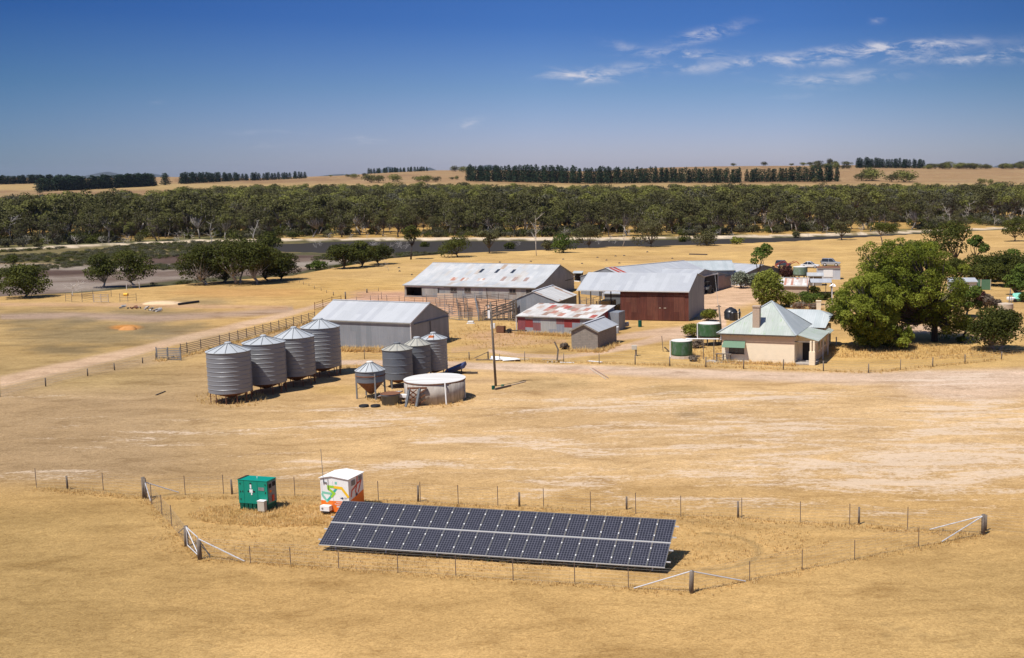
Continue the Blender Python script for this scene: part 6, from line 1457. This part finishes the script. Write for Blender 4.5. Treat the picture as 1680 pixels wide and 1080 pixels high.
def span(a, c, sag, label, r_=.014):
    pts = []
    for i in range(17): f_ = i / 16; q = a.lerp(c, f_); q.z -= sag * 4 * f_ * (1 - f_); pts.append(q)
    tag(part('power_line', M['seam'], None, lambda b: b.path(pts, r_, 4)), label, 'power line')
tA = P(813.6, 633.8) + tp; tB = P(1184, 566) + tp2
p = P(1365, 500); ds = thing('dish_post', 'white dish on a pale post at the left edge of the great tree', 'dish', p); hd = top(p, 470)  # dish plates carried on a pale post
part('post', M['white_dirty'], ds, lambda b: b.tube((0, 0, 0), (0, 0, hd), .09)); part('dish', M['white'], ds, lambda b: (b.slab([(-.5, -.2, hd), (.1, -.3, hd + .25), (.2, .2, hd + .5), (-.3, .2, hd + .2)], .04), b.slab([(.0, -.25, hd), (.6, -.2, hd), (.4, .2, hd + .4)], .04)))
p = P(1660, 508); mm_ = thing('lattice_mast', 'grey steel lattice stand behind the beige tank', 'mast', p + Vector((0, 2, 0))); hm = top(p, 475)
for q in ((0, 0), (.6, 0), (.3, .5)): part('leg', M['steel'], mm_, lambda b: b.bar((q[0], q[1], 0), (.3, .2, hm), .05))
part('cross', M['steel'], mm_, lambda b: [b.bar((.05 * i, 0, hm * i / 6), (.6 - .05 * i, 0, hm * (i + 1) / 6), .03) for i in range(5)])

# ---------------------------------------------------------------- vehicles
def car(name, label, p, rz, Lc, Hc, paint, wagon=True, W=1.75):
    root = thing(name, label, 'car', p, rz); h = Hc; g = .32 if wagon else .24; wr = .36 if wagon else .31
    belt_ = h * .56
    bp = [(-Lc / 2, g), (Lc / 2 - .05, g), (Lc / 2, g + .2), (Lc / 2 - .05, belt_ * .88), (Lc * .24, belt_), (-Lc / 2 + .05, belt_ + .02), (-Lc / 2, g + .3)]
    b = MB(); n = len(bp); b.add([(x, -W / 2, z) for x, z in bp] + [(x, W / 2, z) for x, z in bp], [list(range(n)), list(range(2 * n - 1, n - 1, -1))] + [[i, i + n, (i + 1) % n + n, (i + 1) % n] for i in range(n)])
    b.build('body', M[paint], root, bevel=.06)
    cp_ = [(-Lc / 2 + .06, belt_ + .01), (Lc * .23, belt_ + .01), (Lc * .08, h - .04), (-Lc / 2 + .22, h - .04)] if wagon else [(-Lc * .42, belt_ + .01), (Lc * .23, belt_ + .01), (Lc * .04, h - .04), (-Lc * .2, h - .04)]
    wi = W / 2 - .07; wt = W / 2 - .2; b = MB()
    vs = [(x, -(wi if i < 2 else wt), z) for i, (x, z) in enumerate(cp_)] + [(x, (wi if i < 2 else wt), z) for i, (x, z) in enumerate(cp_)]
    b.add(vs, [[0, 1, 2, 3], [7, 6, 5, 4]] + [[i, i + 4, (i + 1) % 4 + 4, (i + 1) % 4] for i in range(4)]); b.build('window', M['glass'], root)
    part('roof', M[paint], root, lambda b: b.box(cp_[3][0], cp_[2][0], -wt, wt, h - .035, h), bevel=.02)
    for s_ in (-1, 1):
        part('pillar', M[paint], root, lambda b: [b.bar((x0, s_ * (wi + .005), belt_), (x1, s_ * (wt + .01), h - .03), .07) for x0, x1 in ((cp_[0][0], cp_[3][0]), (-Lc * .1, -Lc * .1), (cp_[1][0], cp_[2][0]))])
        for x in (-Lc * .30, Lc * .31):
            b = MB(); b.tube((x, s_ * (W / 2 - .2), wr), (x, s_ * (W / 2 + .02), wr), wr, n=18); w_ = b.build('wheel', M['black'], root); b = MB(); b.tube((x, s_ * (W / 2 + .021), wr), (x, s_ * (W / 2 + .03), wr), wr * .58, n=12); b.build('rim', M['pipe'], w_)
        part('headlight', M['white'], root, lambda b: b.box(Lc / 2 - .06, Lc / 2 + .01, s_ * W * .38 - .14, s_ * W * .38 + .14, belt_ * .74, belt_ * .88))
        part('tail_light', M['redv'], root, lambda b: b.box(-Lc / 2 - .01, -Lc / 2 + .03, s_ * W * .42 - .08, s_ * W * .42 + .08, belt_ * .75, belt_ + .0))
    return root
p = P(1363, 436.5); c = car('station_wagon', 'silver four wheel drive wagon parked in the paddock above the pale shed', p, -.25, 4.3, 1.75, 'car_silver')
part('spare_wheel', M['black'], c, lambda b: (b.tube((-2.16, 0, .95), (-2.36, 0, .95), .34, n=18),)); part('wheel_cover', M['white'], c, lambda b: b.tube((-2.365, 0, .95), (-2.38, 0, .95), .27, n=16))
p = P(1329, 439.5); car('sedan', 'white sedan parked left of the silver wagon in the paddock', p, -.3, 4.2, 1.4, 'car_white', False)
p = P(1285, 438); car('dark_car', 'dark blue car behind the red farm machinery', p, -.2, 3.6, 1.5, 'car_dark', True)
p = P(1199, 524); c = thing('black_tank', 'rounded black plastic tank with a hose reel on the dirt yard behind the house', 'tank', p)
BK = plain('black_poly', (.018, .019, .022), .35, 0, .1, spec=.5)
def mk(b): b.smooth = True; b.lathe([(.95, 0), (1.0, .3), (.96, .34), (1.02, .7), (.97, .74), (1.02, 1.1), (.95, 1.2), (.75, 1.5), (.35, 1.68), (.2, 1.7)], 36)
part('body', BK, c, mk); part('lid', BK, c, lambda b: b.lathe([(.26, 1.69), (.26, 1.78), (.1, 1.8)], 16)); part('drum', BK, c, lambda b: b.lathe([(.5, 0), (.5, 1.15), (.42, 1.25)], 20, (.25, -1.35)))
def mk(b): b.smooth = True; b.path([(1.25, -.2 + math.cos(t) * .62, .85 + math.sin(t) * .62) for t in np.linspace(0, 6.283, 22)], .12, 8)
part('hose_reel', BK, c, mk)
p = P(1158, 482); tr = thing('tractor', 'dark tractor half inside the open bay of the far shed', 'tractor', p, 1.2)
for x, rr in ((0, .7), (1.7, .42)):
    for s_ in (-.7, .7): part('wheel', M['black'], tr, lambda b: b.tube((x, s_ - .15, rr), (x, s_ + .15, rr), rr, n=18))
part('body', M['steel'], tr, lambda b: (b.box(.2, 2.1, -.3, .3, .7, 1.3), b.box(-.5, .7, -.5, .5, .8, 1.2))); part('canopy', M['dark'], tr, lambda b: (b.box(-.6, .8, -.6, .6, 2.1, 2.18), [b.bar((x_, y_, 1.2), (x_, y_, 2.1), .06) for x_ in (-.5, .7) for y_ in (-.5, .5)]))
for i, (a, c_, l_) in enumerate((((1272, 441), (1281, 430), 'left'), ((1290, 441), (1300, 430), 'right'))):
    p = P(*a); t = thing('auger', 'red farm auger with a raised arm, the %s of two behind the purple tree' % l_, 'farm machine', p)
    q = Vector(((c_[0] - a[0]) * mpx(p) + 1.0, 1.0, top(p, c_[1]))); part('arm', M['red_mach'], t, lambda b: (b.bar((-.6, 0, .4), q, .14), b.bar((0, 0, .9), q * .8 + Vector((0, 0, .5)), .1)))
    part('head', M['red_mach'], t, lambda b: b.bar(q, q + Vector((.6, 0, -.5)), .16)); part('frame', M['red_mach'], t, lambda b: (b.box(-.6, 1.0, -.25, .25, .3, .42), b.bar((.4, 0, .5), (.4, 0, 1.2), .15)))
    for x_ in (-.5, .9): part('wheel', M['black'], t, lambda b: b.tube((x_, -.6, .35), (x_, -.45, .35), .35, n=14))
p = P(1672, 495); t = thing('covered_car', 'old car under a blue and white sheet near the right edge', 'car', p, .3)
part('cover', M['mint'], t, lambda b: b.slab([(-1.2, -.8, .6), (1.2, -.8, .6), (1.0, .7, 1.4), (-.8, .7, 1.4)], .5), bevel=.1); part('bonnet', M['white'], t, lambda b: b.box(-2, -1.1, -.7, .7, .3, .8), bevel=.1)
for x_ in (-1.3, 1.1): part('wheel', M['black'], t, lambda b: b.tube((x_, -.85, .3), (x_, -.7, .3), .3, n=14))

# ---------------------------------------------------------------- odds and ends on the ground
def lump(name, label, cat, px, py, wpx, h, mat, seed=0, group=None, n=10, depth=.8):
    p = P(px, py); r = wpx * mpx(p) / 2; rg = random.Random(seed); b = MB(); b.smooth = True
    rings = [(1, 0), (.85, .45), (.55, .8), (.2, 1)]; vs = []; 
    for q, z in rings:
        for i in range(n): a = 6.283 * i / n; k = q * rg.uniform(.85, 1.15); vs.append((math.cos(a) * r * k, math.sin(a) * r * depth * k, z * h * rg.uniform(.85, 1.1) - .02))
    b.add(vs, [[j * n + i, j * n + (i + 1) % n, (j + 1) * n + (i + 1) % n, (j + 1) * n + i] for j in range(3) for i in range(n)] + [[3 * n + i for i in range(n)]])
    return tag(b.build(name, mat, None, loc=p), label, cat, group)
spots = [(654.5, 440), (655.5, 445.5), (675.8, 451.5), (980.3, 423), (995, 427.5), (1010, 420.8), (1024, 420), (1016, 432.3), (871, 429.5), (820, 431), (924, 426), (955, 433), (1103, 424.5), (1062, 414)]
for i, (x_, y_) in enumerate(spots): lump('dark_mound', 'small low dark mound lying on the golden paddock', 'mound', x_, y_, 4.2, .28, M['wood_dark'], i, 'small dark mounds on the golden paddock')
lump('sand_heap', 'low pale sand heap beside the black pipe on the left flats', 'heap', 264, 499, 60, .45, plain('pale_sand', (.60, .44, .27), .95, 0, .06), 3, n=16, depth=.35)
lump('soil_heap', 'orange soil heap on the left flats', 'heap', 210, 541, 30, .55, plain('orange_soil', (.48, .225, .075), .95, 0, .12), 4, n=14, depth=.6)
tag(part('black_pipe', M['black'], None, lambda b: b.tube(P(293, 501) + Vector((0, 0, .18)), P(326, 496.5) + Vector((0, 0, .18)), .2, n=10)), 'fat black pipe lying beside the pale sand heap', 'pipe')
tag(part('yellow_drum', plain('yellow_plastic', (.75, .42, .02), .5), None, lambda b: b.tube((-.35, 0, .6), (.35, 0, .6), .28, n=14), loc=P(207, 489)), 'yellow drum hanging in the small yard under the paired dark trees', 'drum')
rg = random.Random(9)
for i in range(26):
    x_ = rg.uniform(198, 268); y_ = 504 + (x_ - 198) * .09 + rg.uniform(-2, 2.4); mt = M['rust'] if 210 < x_ < 226 and rg.random() < .8 else rg.choice([M['white_dirty'], M['wood_dark'], M['conc'], M['steel']])
    s_ = rg.uniform(.15, .5); aa = rg.random() * 3; tag(part('rubble_block', mt, None, lambda b: b.slab([(-s_, -s_ * .5, .25), (s_, -s_ * .4, .2 + s_ * .4), (s_ * .8, s_ * .5, .3), (-s_ * .9, s_ * .4, .18)], .18), loc=P(x_, y_), rz=aa), 'broken block in the rubble heap on the left flats', 'rubble', 'rubble heap on the left flats')
def plank(label, a, b_, wd, mat, name='plank', h=.06, cat='plank', z=.05):
    p, q = P(*a), P(*b_); tag(part(name, M[mat], None, lambda b: b.bar(p + Vector((0, 0, z)), q + Vector((0, 0, z)), wd, h)), label, cat)
plank('long white post lying right of the crumpled white sheet beside the road', (846, 590), (869, 590), .12, 'white_dirty', 'white_post', cat='post')
plank('white beam lying beside the yellowed pipe at the road fence', (919, 595.5), (942, 595.5), .18, 'white')
plank('yellowed pipe lying parallel to the road behind the white beam', (888, 590.5), (920, 590.5), .14, 'tank_beige', 'yellowed_pipe', cat='pipe')
plank('flat white sheet lying at the foot of the road fence left of the meter box', (965, 593), (988, 594.8), .35, 'white', 'white_sheet', .04, 'sheet')
plank('pale timber lying across the road edge, the longer of two', (968, 606), (994, 622.5), .12, 'tank_beige')
plank('pale timber lying across the road edge, the shorter of two', (972, 605), (998, 621), .08, 'tan_door')
plank('grey log lying right of the power pole', (812, 640), (838, 634), .16, 'wood', 'log', .16, 'log', .1)
plank('thin pale branch lying beyond the grey log', (836, 633.5), (862, 627), .1, 'tank_beige', 'branch', .08, 'branch')
plank('dark stick lying alone on the bare ground at the left', (256, 649), (271, 643), .12, 'wood_dark', 'stick', .08, 'stick')
plank('dark log lying in the golden paddock above the far sheds', (1131, 418), (1160, 418.8), .5, 'wood_dark', 'log', .3, 'log', .15)
plank('white pipe on the ground between the woolshed and the barn', (932, 465), (951, 467), .14, 'white', 'white_pipe', .14, 'pipe', .6)
plank('curved white beam beside the stock shelter', (942, 455), (957, 459), .25, 'white', 'white_beam', .2, 'beam', .2)
b = MB()
for (x_, y_, s_) in ((822, 590, 1.2), (831, 591, 1.5), (840, 592, 1.0)):
    q = P(x_, y_); b.slab([(q.x - s_, q.y - .5, .12), (q.x + s_, q.y - .7, .3), (q.x + s_ * .8, q.y + .6, .15), (q.x - s_, q.y + .5, .35)], .05)
tag(b.build('crumpled_sheet', M['white']), 'crumpled white sheeting heaped beside the dirt road right of the power pole', 'sheeting')
tag(part('junk_pile', M['grey_box'], None, lambda b: [b.box(i * .25 - .8, i * .25 - .65, -.1 + (i % 2) * .2, .1, 0, .1 + .05 * (i % 3)) for i in range(7)], loc=P(909, 595)), 'little yellow and black clutter between the yellowed pipe and the white beam', 'clutter')
def drum(name, label, px, py, ty, wpx, mat, cat='drum'):
    p = P(px, py); r = wpx * mpx(p) / 2; h = top(p, ty); return tag(part(name, M[mat] if isinstance(mat, str) else mat, None, lambda b: b.lathe([(r, 0), (r * 1.04, h * .3), (r, h * .34), (r * 1.04, h * .66), (r, h * .7), (r, h)], 18), loc=p), label, cat)
drum('small_drum', 'small dark green drum standing on the road verge before the brown barn', 1050, 536.5, 526, 6, 'teal_dark')
drum('small_drum', 'dark teal pot at the foot of the power pole', 809.5, 639, 633, 5.5, 'teal_dark', 'pot'); drum('small_drum', 'bright green pot right of the power pole', 824.8, 635.5, 631, 5, 'bright' if 'bright' in M else 'green_sheet', 'pot')
p = P(822, 546); t = thing('rust_bin', 'dark rusty open bin left of the red patched shed', 'bin', p, -.2); part('body', M['rust'], t, lambda b: (b.box(-.55, .55, -.4, -.34, .05, .9), b.box(-.55, .55, .34, .4, .05, .9), b.box(-.55, -.49, -.34, .34, .05, .9), b.box(.49, .55, -.34, .34, .05, .9), b.box(-.5, .5, -.34, .34, .05, .1))); part('drawbar', M['wood_dark'], t, lambda b: (b.bar((.55, 0, .3), (3.6, .2, .35), .16), b.tube((1.2, -.3, .3), (1.2, .3, .3), .3, n=12)))
part('wheel', M['black'], t, lambda b: b.tube((1.2, -.45, .3), (1.2, -.3, .3), .3, n=14))
p = P(809, 540); t = thing('washing_machine', 'small white appliance left of the rusty bin', 'appliance', p); part('case', M['white'], t, lambda b: b.box(-.3, .3, -.25, .25, 0, .75), bevel=.02); part('lid', M['white_dirty'], t, lambda b: b.box(-.29, .29, -.24, .24, .752, .78))
p = P(773, 531); t = thing('upturned_trough', 'upturned white trough in the grass before the sheep yards', 'trough', p); part('shell', M['white_dirty'], t, lambda b: b.slab([(-.5, -.25, .35), (.4, -.25, .35), (.35, .3, .38), (-.45, .3, .38)], .3), bevel=.08); part('rim', M['white'], t, lambda b: b.box(-.6, .5, -.32, .36, 0, .05))
p = P(1024, 538); t = thing('concrete_trough', 'tilted white trough with a dark hole between the patched shed and the barn', 'trough', p); part('body', M['conc'], t, lambda b: b.slab([(-.6, -.4, .5), (.6, -.4, .75), (.6, .4, .85), (-.6, .4, .6)], .5), bevel=.05); part('opening', M['dark'], t, lambda b: b.slab([(.0, -.2, .66), (.35, -.2, .74), (.35, .15, .79), (.0, .15, .71)], .02))
p = P(1012, 547); t = thing('plastic_drum', 'grey plastic drum at the corner of the patched shed rear room', 'drum', p); part('shell', M['silo_roof'], t, lambda b: b.lathe([(.28, 0), (.3, .4), (.28, .85)], 16)); part('cap', M['white'], t, lambda b: b.lathe([(.29, .855), (.25, .9)], 16))
p = P(1043.5, 584); t = thing('meter_box', 'grey meter box on a thick post beside the curved track', 'box', p); part('post', M['wood'], t, lambda b: b.box(-.1, .1, -.1, .1, 0, .75)); part('case', M['grey_box'], t, lambda b: b.box(-.5, .12, -.18, .18, .75, 1.25), bevel=.02)
p = P(1088, 577); t = thing('leaning_board', 'dark board leaning on a tall thin post left of the lower green tank', 'post', p); part('post', M['wood'], t, lambda b: b.bar((0, 0, 0), (-.15, 0, 1.9), .08)); part('board', M['wood_dark'], t, lambda b: b.bar((.75, -.1, .0), (.15, 0, .55), .35, .06))
p = P(914, 592); t = thing('crooked_post', 'tall crooked old post at the road edge left of the tan block shed', 'post', p); part('shaft', M['wood'], t, lambda b: (b.bar((0, 0, 0), (.15, 0, 1.3), .17), b.bar((.15, 0, 1.3), (-.25, 0, 2.2), .15)))
for i, (x_, y_, l_) in enumerate(((790, 591, 'right'), (784, 590, 'left'))):
    pass
p = P(801, 591); t = thing('braced_end_post', 'end post with a slanting brace left of the power pole', 'post', p); part('post', M['wood_dark'], t, lambda b: b.bar((0, 0, 0), (0, 0, 1.0), .14)); part('brace', M['wood'], t, lambda b: b.bar((-1.6, 0, .25), (0, 0, .95), .08)); part('ground_rail', M['wood'], t, lambda b: b.bar((-1.4, -.1, .05), (.6, -.1, .08), .1))
p = P(962, 573); t = thing('gas_bottle', 'dark rusty machine part leaning at the front of the tan block shed', 'machine part', p); part('stand', M['rust'], t, lambda b: (b.bar((-.3, 0, 0), (-.2, 0, 1.2), .12), b.bar((.3, 0, 0), (.25, 0, 1.5), .06), b.bar((.5, 0, 0), (.42, 0, 1.6), .05))); part('drum', M['steel'], t, lambda b: b.tube((0, -.1, .0), (0, -.1, .55), .22, n=12))
p = P(1331, 499); q = P(1316, 507); t = thing('gate_pillar', 'pale masonry gate pillar on the low fence behind the house', 'pillar', P(1343, 508)); part('pillar', M['cream'], t, lambda b: b.box(-.35, .35, -.3, .3, 0, 1.3)); part('cap', M['cream'], t, lambda b: b.box(-.42, .42, -.36, .36, 1.303, 1.4))
rails('garden_fence', 'low brown fence in front of the bushes behind the house', [(1302, 507), (1315, 507.5), (1328, 508), (1340, 508)], 3, .9, .03, 'rust')
p = P(1299, 505); tag(part('white_pot', M['white'], None, lambda b: b.lathe([(.18, 0), (.3, .2), (.28, .4)], 14), loc=p), 'small white pot at the left end of the low garden fence', 'pot')
p = P(1233, 523); t = thing('brick_stub', 'cream brick stub wall by the black car', 'wall', P(1211, 524)); part('pier', M['cream'], t, lambda b: b.box(-.4, .4, -.3, .3, 0, 1.0)); part('coping', M['cream'], t, lambda b: b.box(-.45, .45, -.35, .35, 1.003, 1.08))
for i, (px_, t_) in enumerate(((1416, 557), (1372, 553))):
    p = P(px_, 570 if i == 0 else 566); tag(part('tree_guard_post', M['white_dirty'], None, lambda b: b.bar((0, 0, 0), (0, 0, top(p, t_)), .14), loc=p), 'pale post under the %s edge of the great tree skirt' % ('left part' if i == 0 else 'far left'), 'post')

# ---------------------------------------------------------------- distant blue hills
def ranges():
    b = MB(); b.smooth = True
    for cx, w, yt, D in ((172, 45, 281.0, 11200), (242, 36, 282.0, 11600), (700, 44, 273.5, 10800), (800, 34, 266.5, 10400), (555, 60, 285, 11400), (1655, 60, 268, 10800), (640, 40, 272.5, 11500)):
        r_ = AF + AX * (cx - CX) / FPX + AU * (CY - yt) / FPX; k = D / r_[1]; x0 = r_[0] * k; z1 = CAMH + r_[2] * k; ww = w * D / FPX * 1.5
        n = 14; vs = []; rr = random.Random(cx)
        hs_ = [math.exp(-((i / (n - 1) - .5) * 4.6) ** 2 * .55) * rr.uniform(.86, 1.0) for i in range(n)]
        for j, (dy, q) in enumerate(((-700, 0), (-300, .55), (0, 1), (350, .6), (900, 0))):
            for i in range(n): vs.append((x0 + (i / (n - 1) - .5) * ww * 2, D + dy, z1 * hs_[i] * q - 3))
        b.add(vs, [[j * n + i, j * n + i + 1, (j + 1) * n + i + 1, (j + 1) * n + i] for j in range(4) for i in range(n - 1)])
    o = b.build('hills', plain('far_hills', (.045, .055, .06), .95, 0, .2, .003)); o['kind'] = 'structure'
ranges()

# ---------------------------------------------------------------- dry grass tufts: one stuff object
def tufts():
    rng = np.random.default_rng(5); pts = []
    def along(pl, n, wd, hs):
        ps = [P(*q) for q in pl]; L_ = [(ps[i + 1] - ps[i]).length for i in range(len(ps) - 1)]; tot = sum(L_)
        for _ in range(n):
            u = rng.random() * tot; i = 0
            while u > L_[i]: u -= L_[i]; i += 1
            q = ps[i].lerp(ps[i + 1], u / L_[i]); pts.append((q.x + rng.normal() * wd, q.y + rng.normal() * wd, hs * (.5 + rng.random())))
    def area(c, rx, ry, n, hs):
        for _ in range(n):
            a = rng.random() * 6.28; q = math.sqrt(rng.random()); pp = flat(c[0] + math.cos(a) * q * rx, c[1] + math.sin(a) * q * ry); pts.append((pp[0], pp[1], hs * (.4 + rng.random())))
    along([(60, 802), (237, 818), (500, 817), (850, 834), (1211, 852), (1613, 878)], 1500, .3, .14)
    along([(237, 818), (306, 896), (328, 917), (700, 944), (1134, 973), (1613, 878)], 1200, .25, .13)
    area((800, 890), 560, 48, 5000, .11); area((470, 845), 160, 20, 2500, .16)
    along([(560, 604), (770, 590), (1042, 598), (1285, 606), (1425, 612), (1643, 590)], 900, .4, .22)
    along([(520, 575), (600, 577), (672, 578)], 700, .35, .45); along([(1185, 595), (1305, 600)], 300, .3, .3); along([(936, 576), (985, 578), (1012, 566)], 300, .35, .35)
    area((1500, 578), 180, 12, 1700, .26); area((830, 552), 100, 22, 700, .25); area((1200, 585), 90, 14, 700, .3); along([(850, 548), (935, 552)], 260, .35, .4)
    along([(258, 593), (307, 584), (516, 528)], 700, .3, .3); area((380, 655), 60, 14, 300, .25); area((690, 655), 90, 16, 500, .22)
    A = np.array(pts); N = len(A); nb = 5
    ang = rng.random((N, nb)) * 6.28; ln = A[:, 2:3] * (.6 + .7 * rng.random((N, nb))); sp_ = .35 + .4 * rng.random((N, nb)); wd = .012 + ln * .07
    bx = A[:, 0:1] + rng.normal(size=(N, nb)) * .05; by = A[:, 1:2] + rng.normal(size=(N, nb)) * .05; bz = terr(bx, by)
    cx, sx = np.cos(ang), np.sin(ang)
    V = np.stack([np.stack([bx - sx * wd, by + cx * wd, bz - .02], -1), np.stack([bx + sx * wd, by - cx * wd, bz - .02], -1), np.stack([bx + cx * ln * sp_, by + sx * ln * sp_, bz + ln], -1)], 2).reshape(-1, 3)
    T = N * nb; me = bpy.data.meshes.new('dry_grass'); me.vertices.add(3 * T); me.vertices.foreach_set('co', V.astype(np.float32).ravel()); me.loops.add(3 * T); me.loops.foreach_set('vertex_index', np.arange(3 * T, dtype=np.int32))
    me.polygons.add(T); me.polygons.foreach_set('loop_start', np.arange(0, 3 * T, 3, dtype=np.int32)); me.polygons.foreach_set('loop_total', np.full(T, 3, np.int32)); me.update()
    m, k = material('dry_grass_blades'); o = k.n('ShaderNodeTexCoord').outputs['Object']
    c = k.ramp(k.noise(o, .8, 3), [(.3, (.62, .43, .17)), (.55, (.74, .54, .25)), (.75, (.80, .62, .34))]); d = k.n('ShaderNodeBsdfDiffuse', {0: c}); t = k.n('ShaderNodeBsdfTranslucent', {0: c})
    k.n('ShaderNodeOutputMaterial', {0: k.n('ShaderNodeMixShader', {0: .5, 1: d.outputs[0], 2: t.outputs[0]}).outputs[0]})
    me.materials.append(m); tag(put('dry_grass', me), 'dry straw grass along the fences and in the compound', 'grass', None, 'stuff')
tufts()

# ---------------------------------------------------------------- haze
HAZE = 2.1e-5
if HAZE:
    b = MB(); b.box(-15500, 15500, -15500, 15500, -6, 175)
    m, k = material('haze_air'); k.n('ShaderNodeOutputMaterial', {1: k.n('ShaderNodeVolumePrincipled', {'Color': (.62, .72, .92, 1), 'Density': HAZE, 'Anisotropy': .2}).outputs[0]})
    o = b.build('haze', m); tag(o, 'thin blue air over the far fields and hills', 'haze', None, 'stuff')
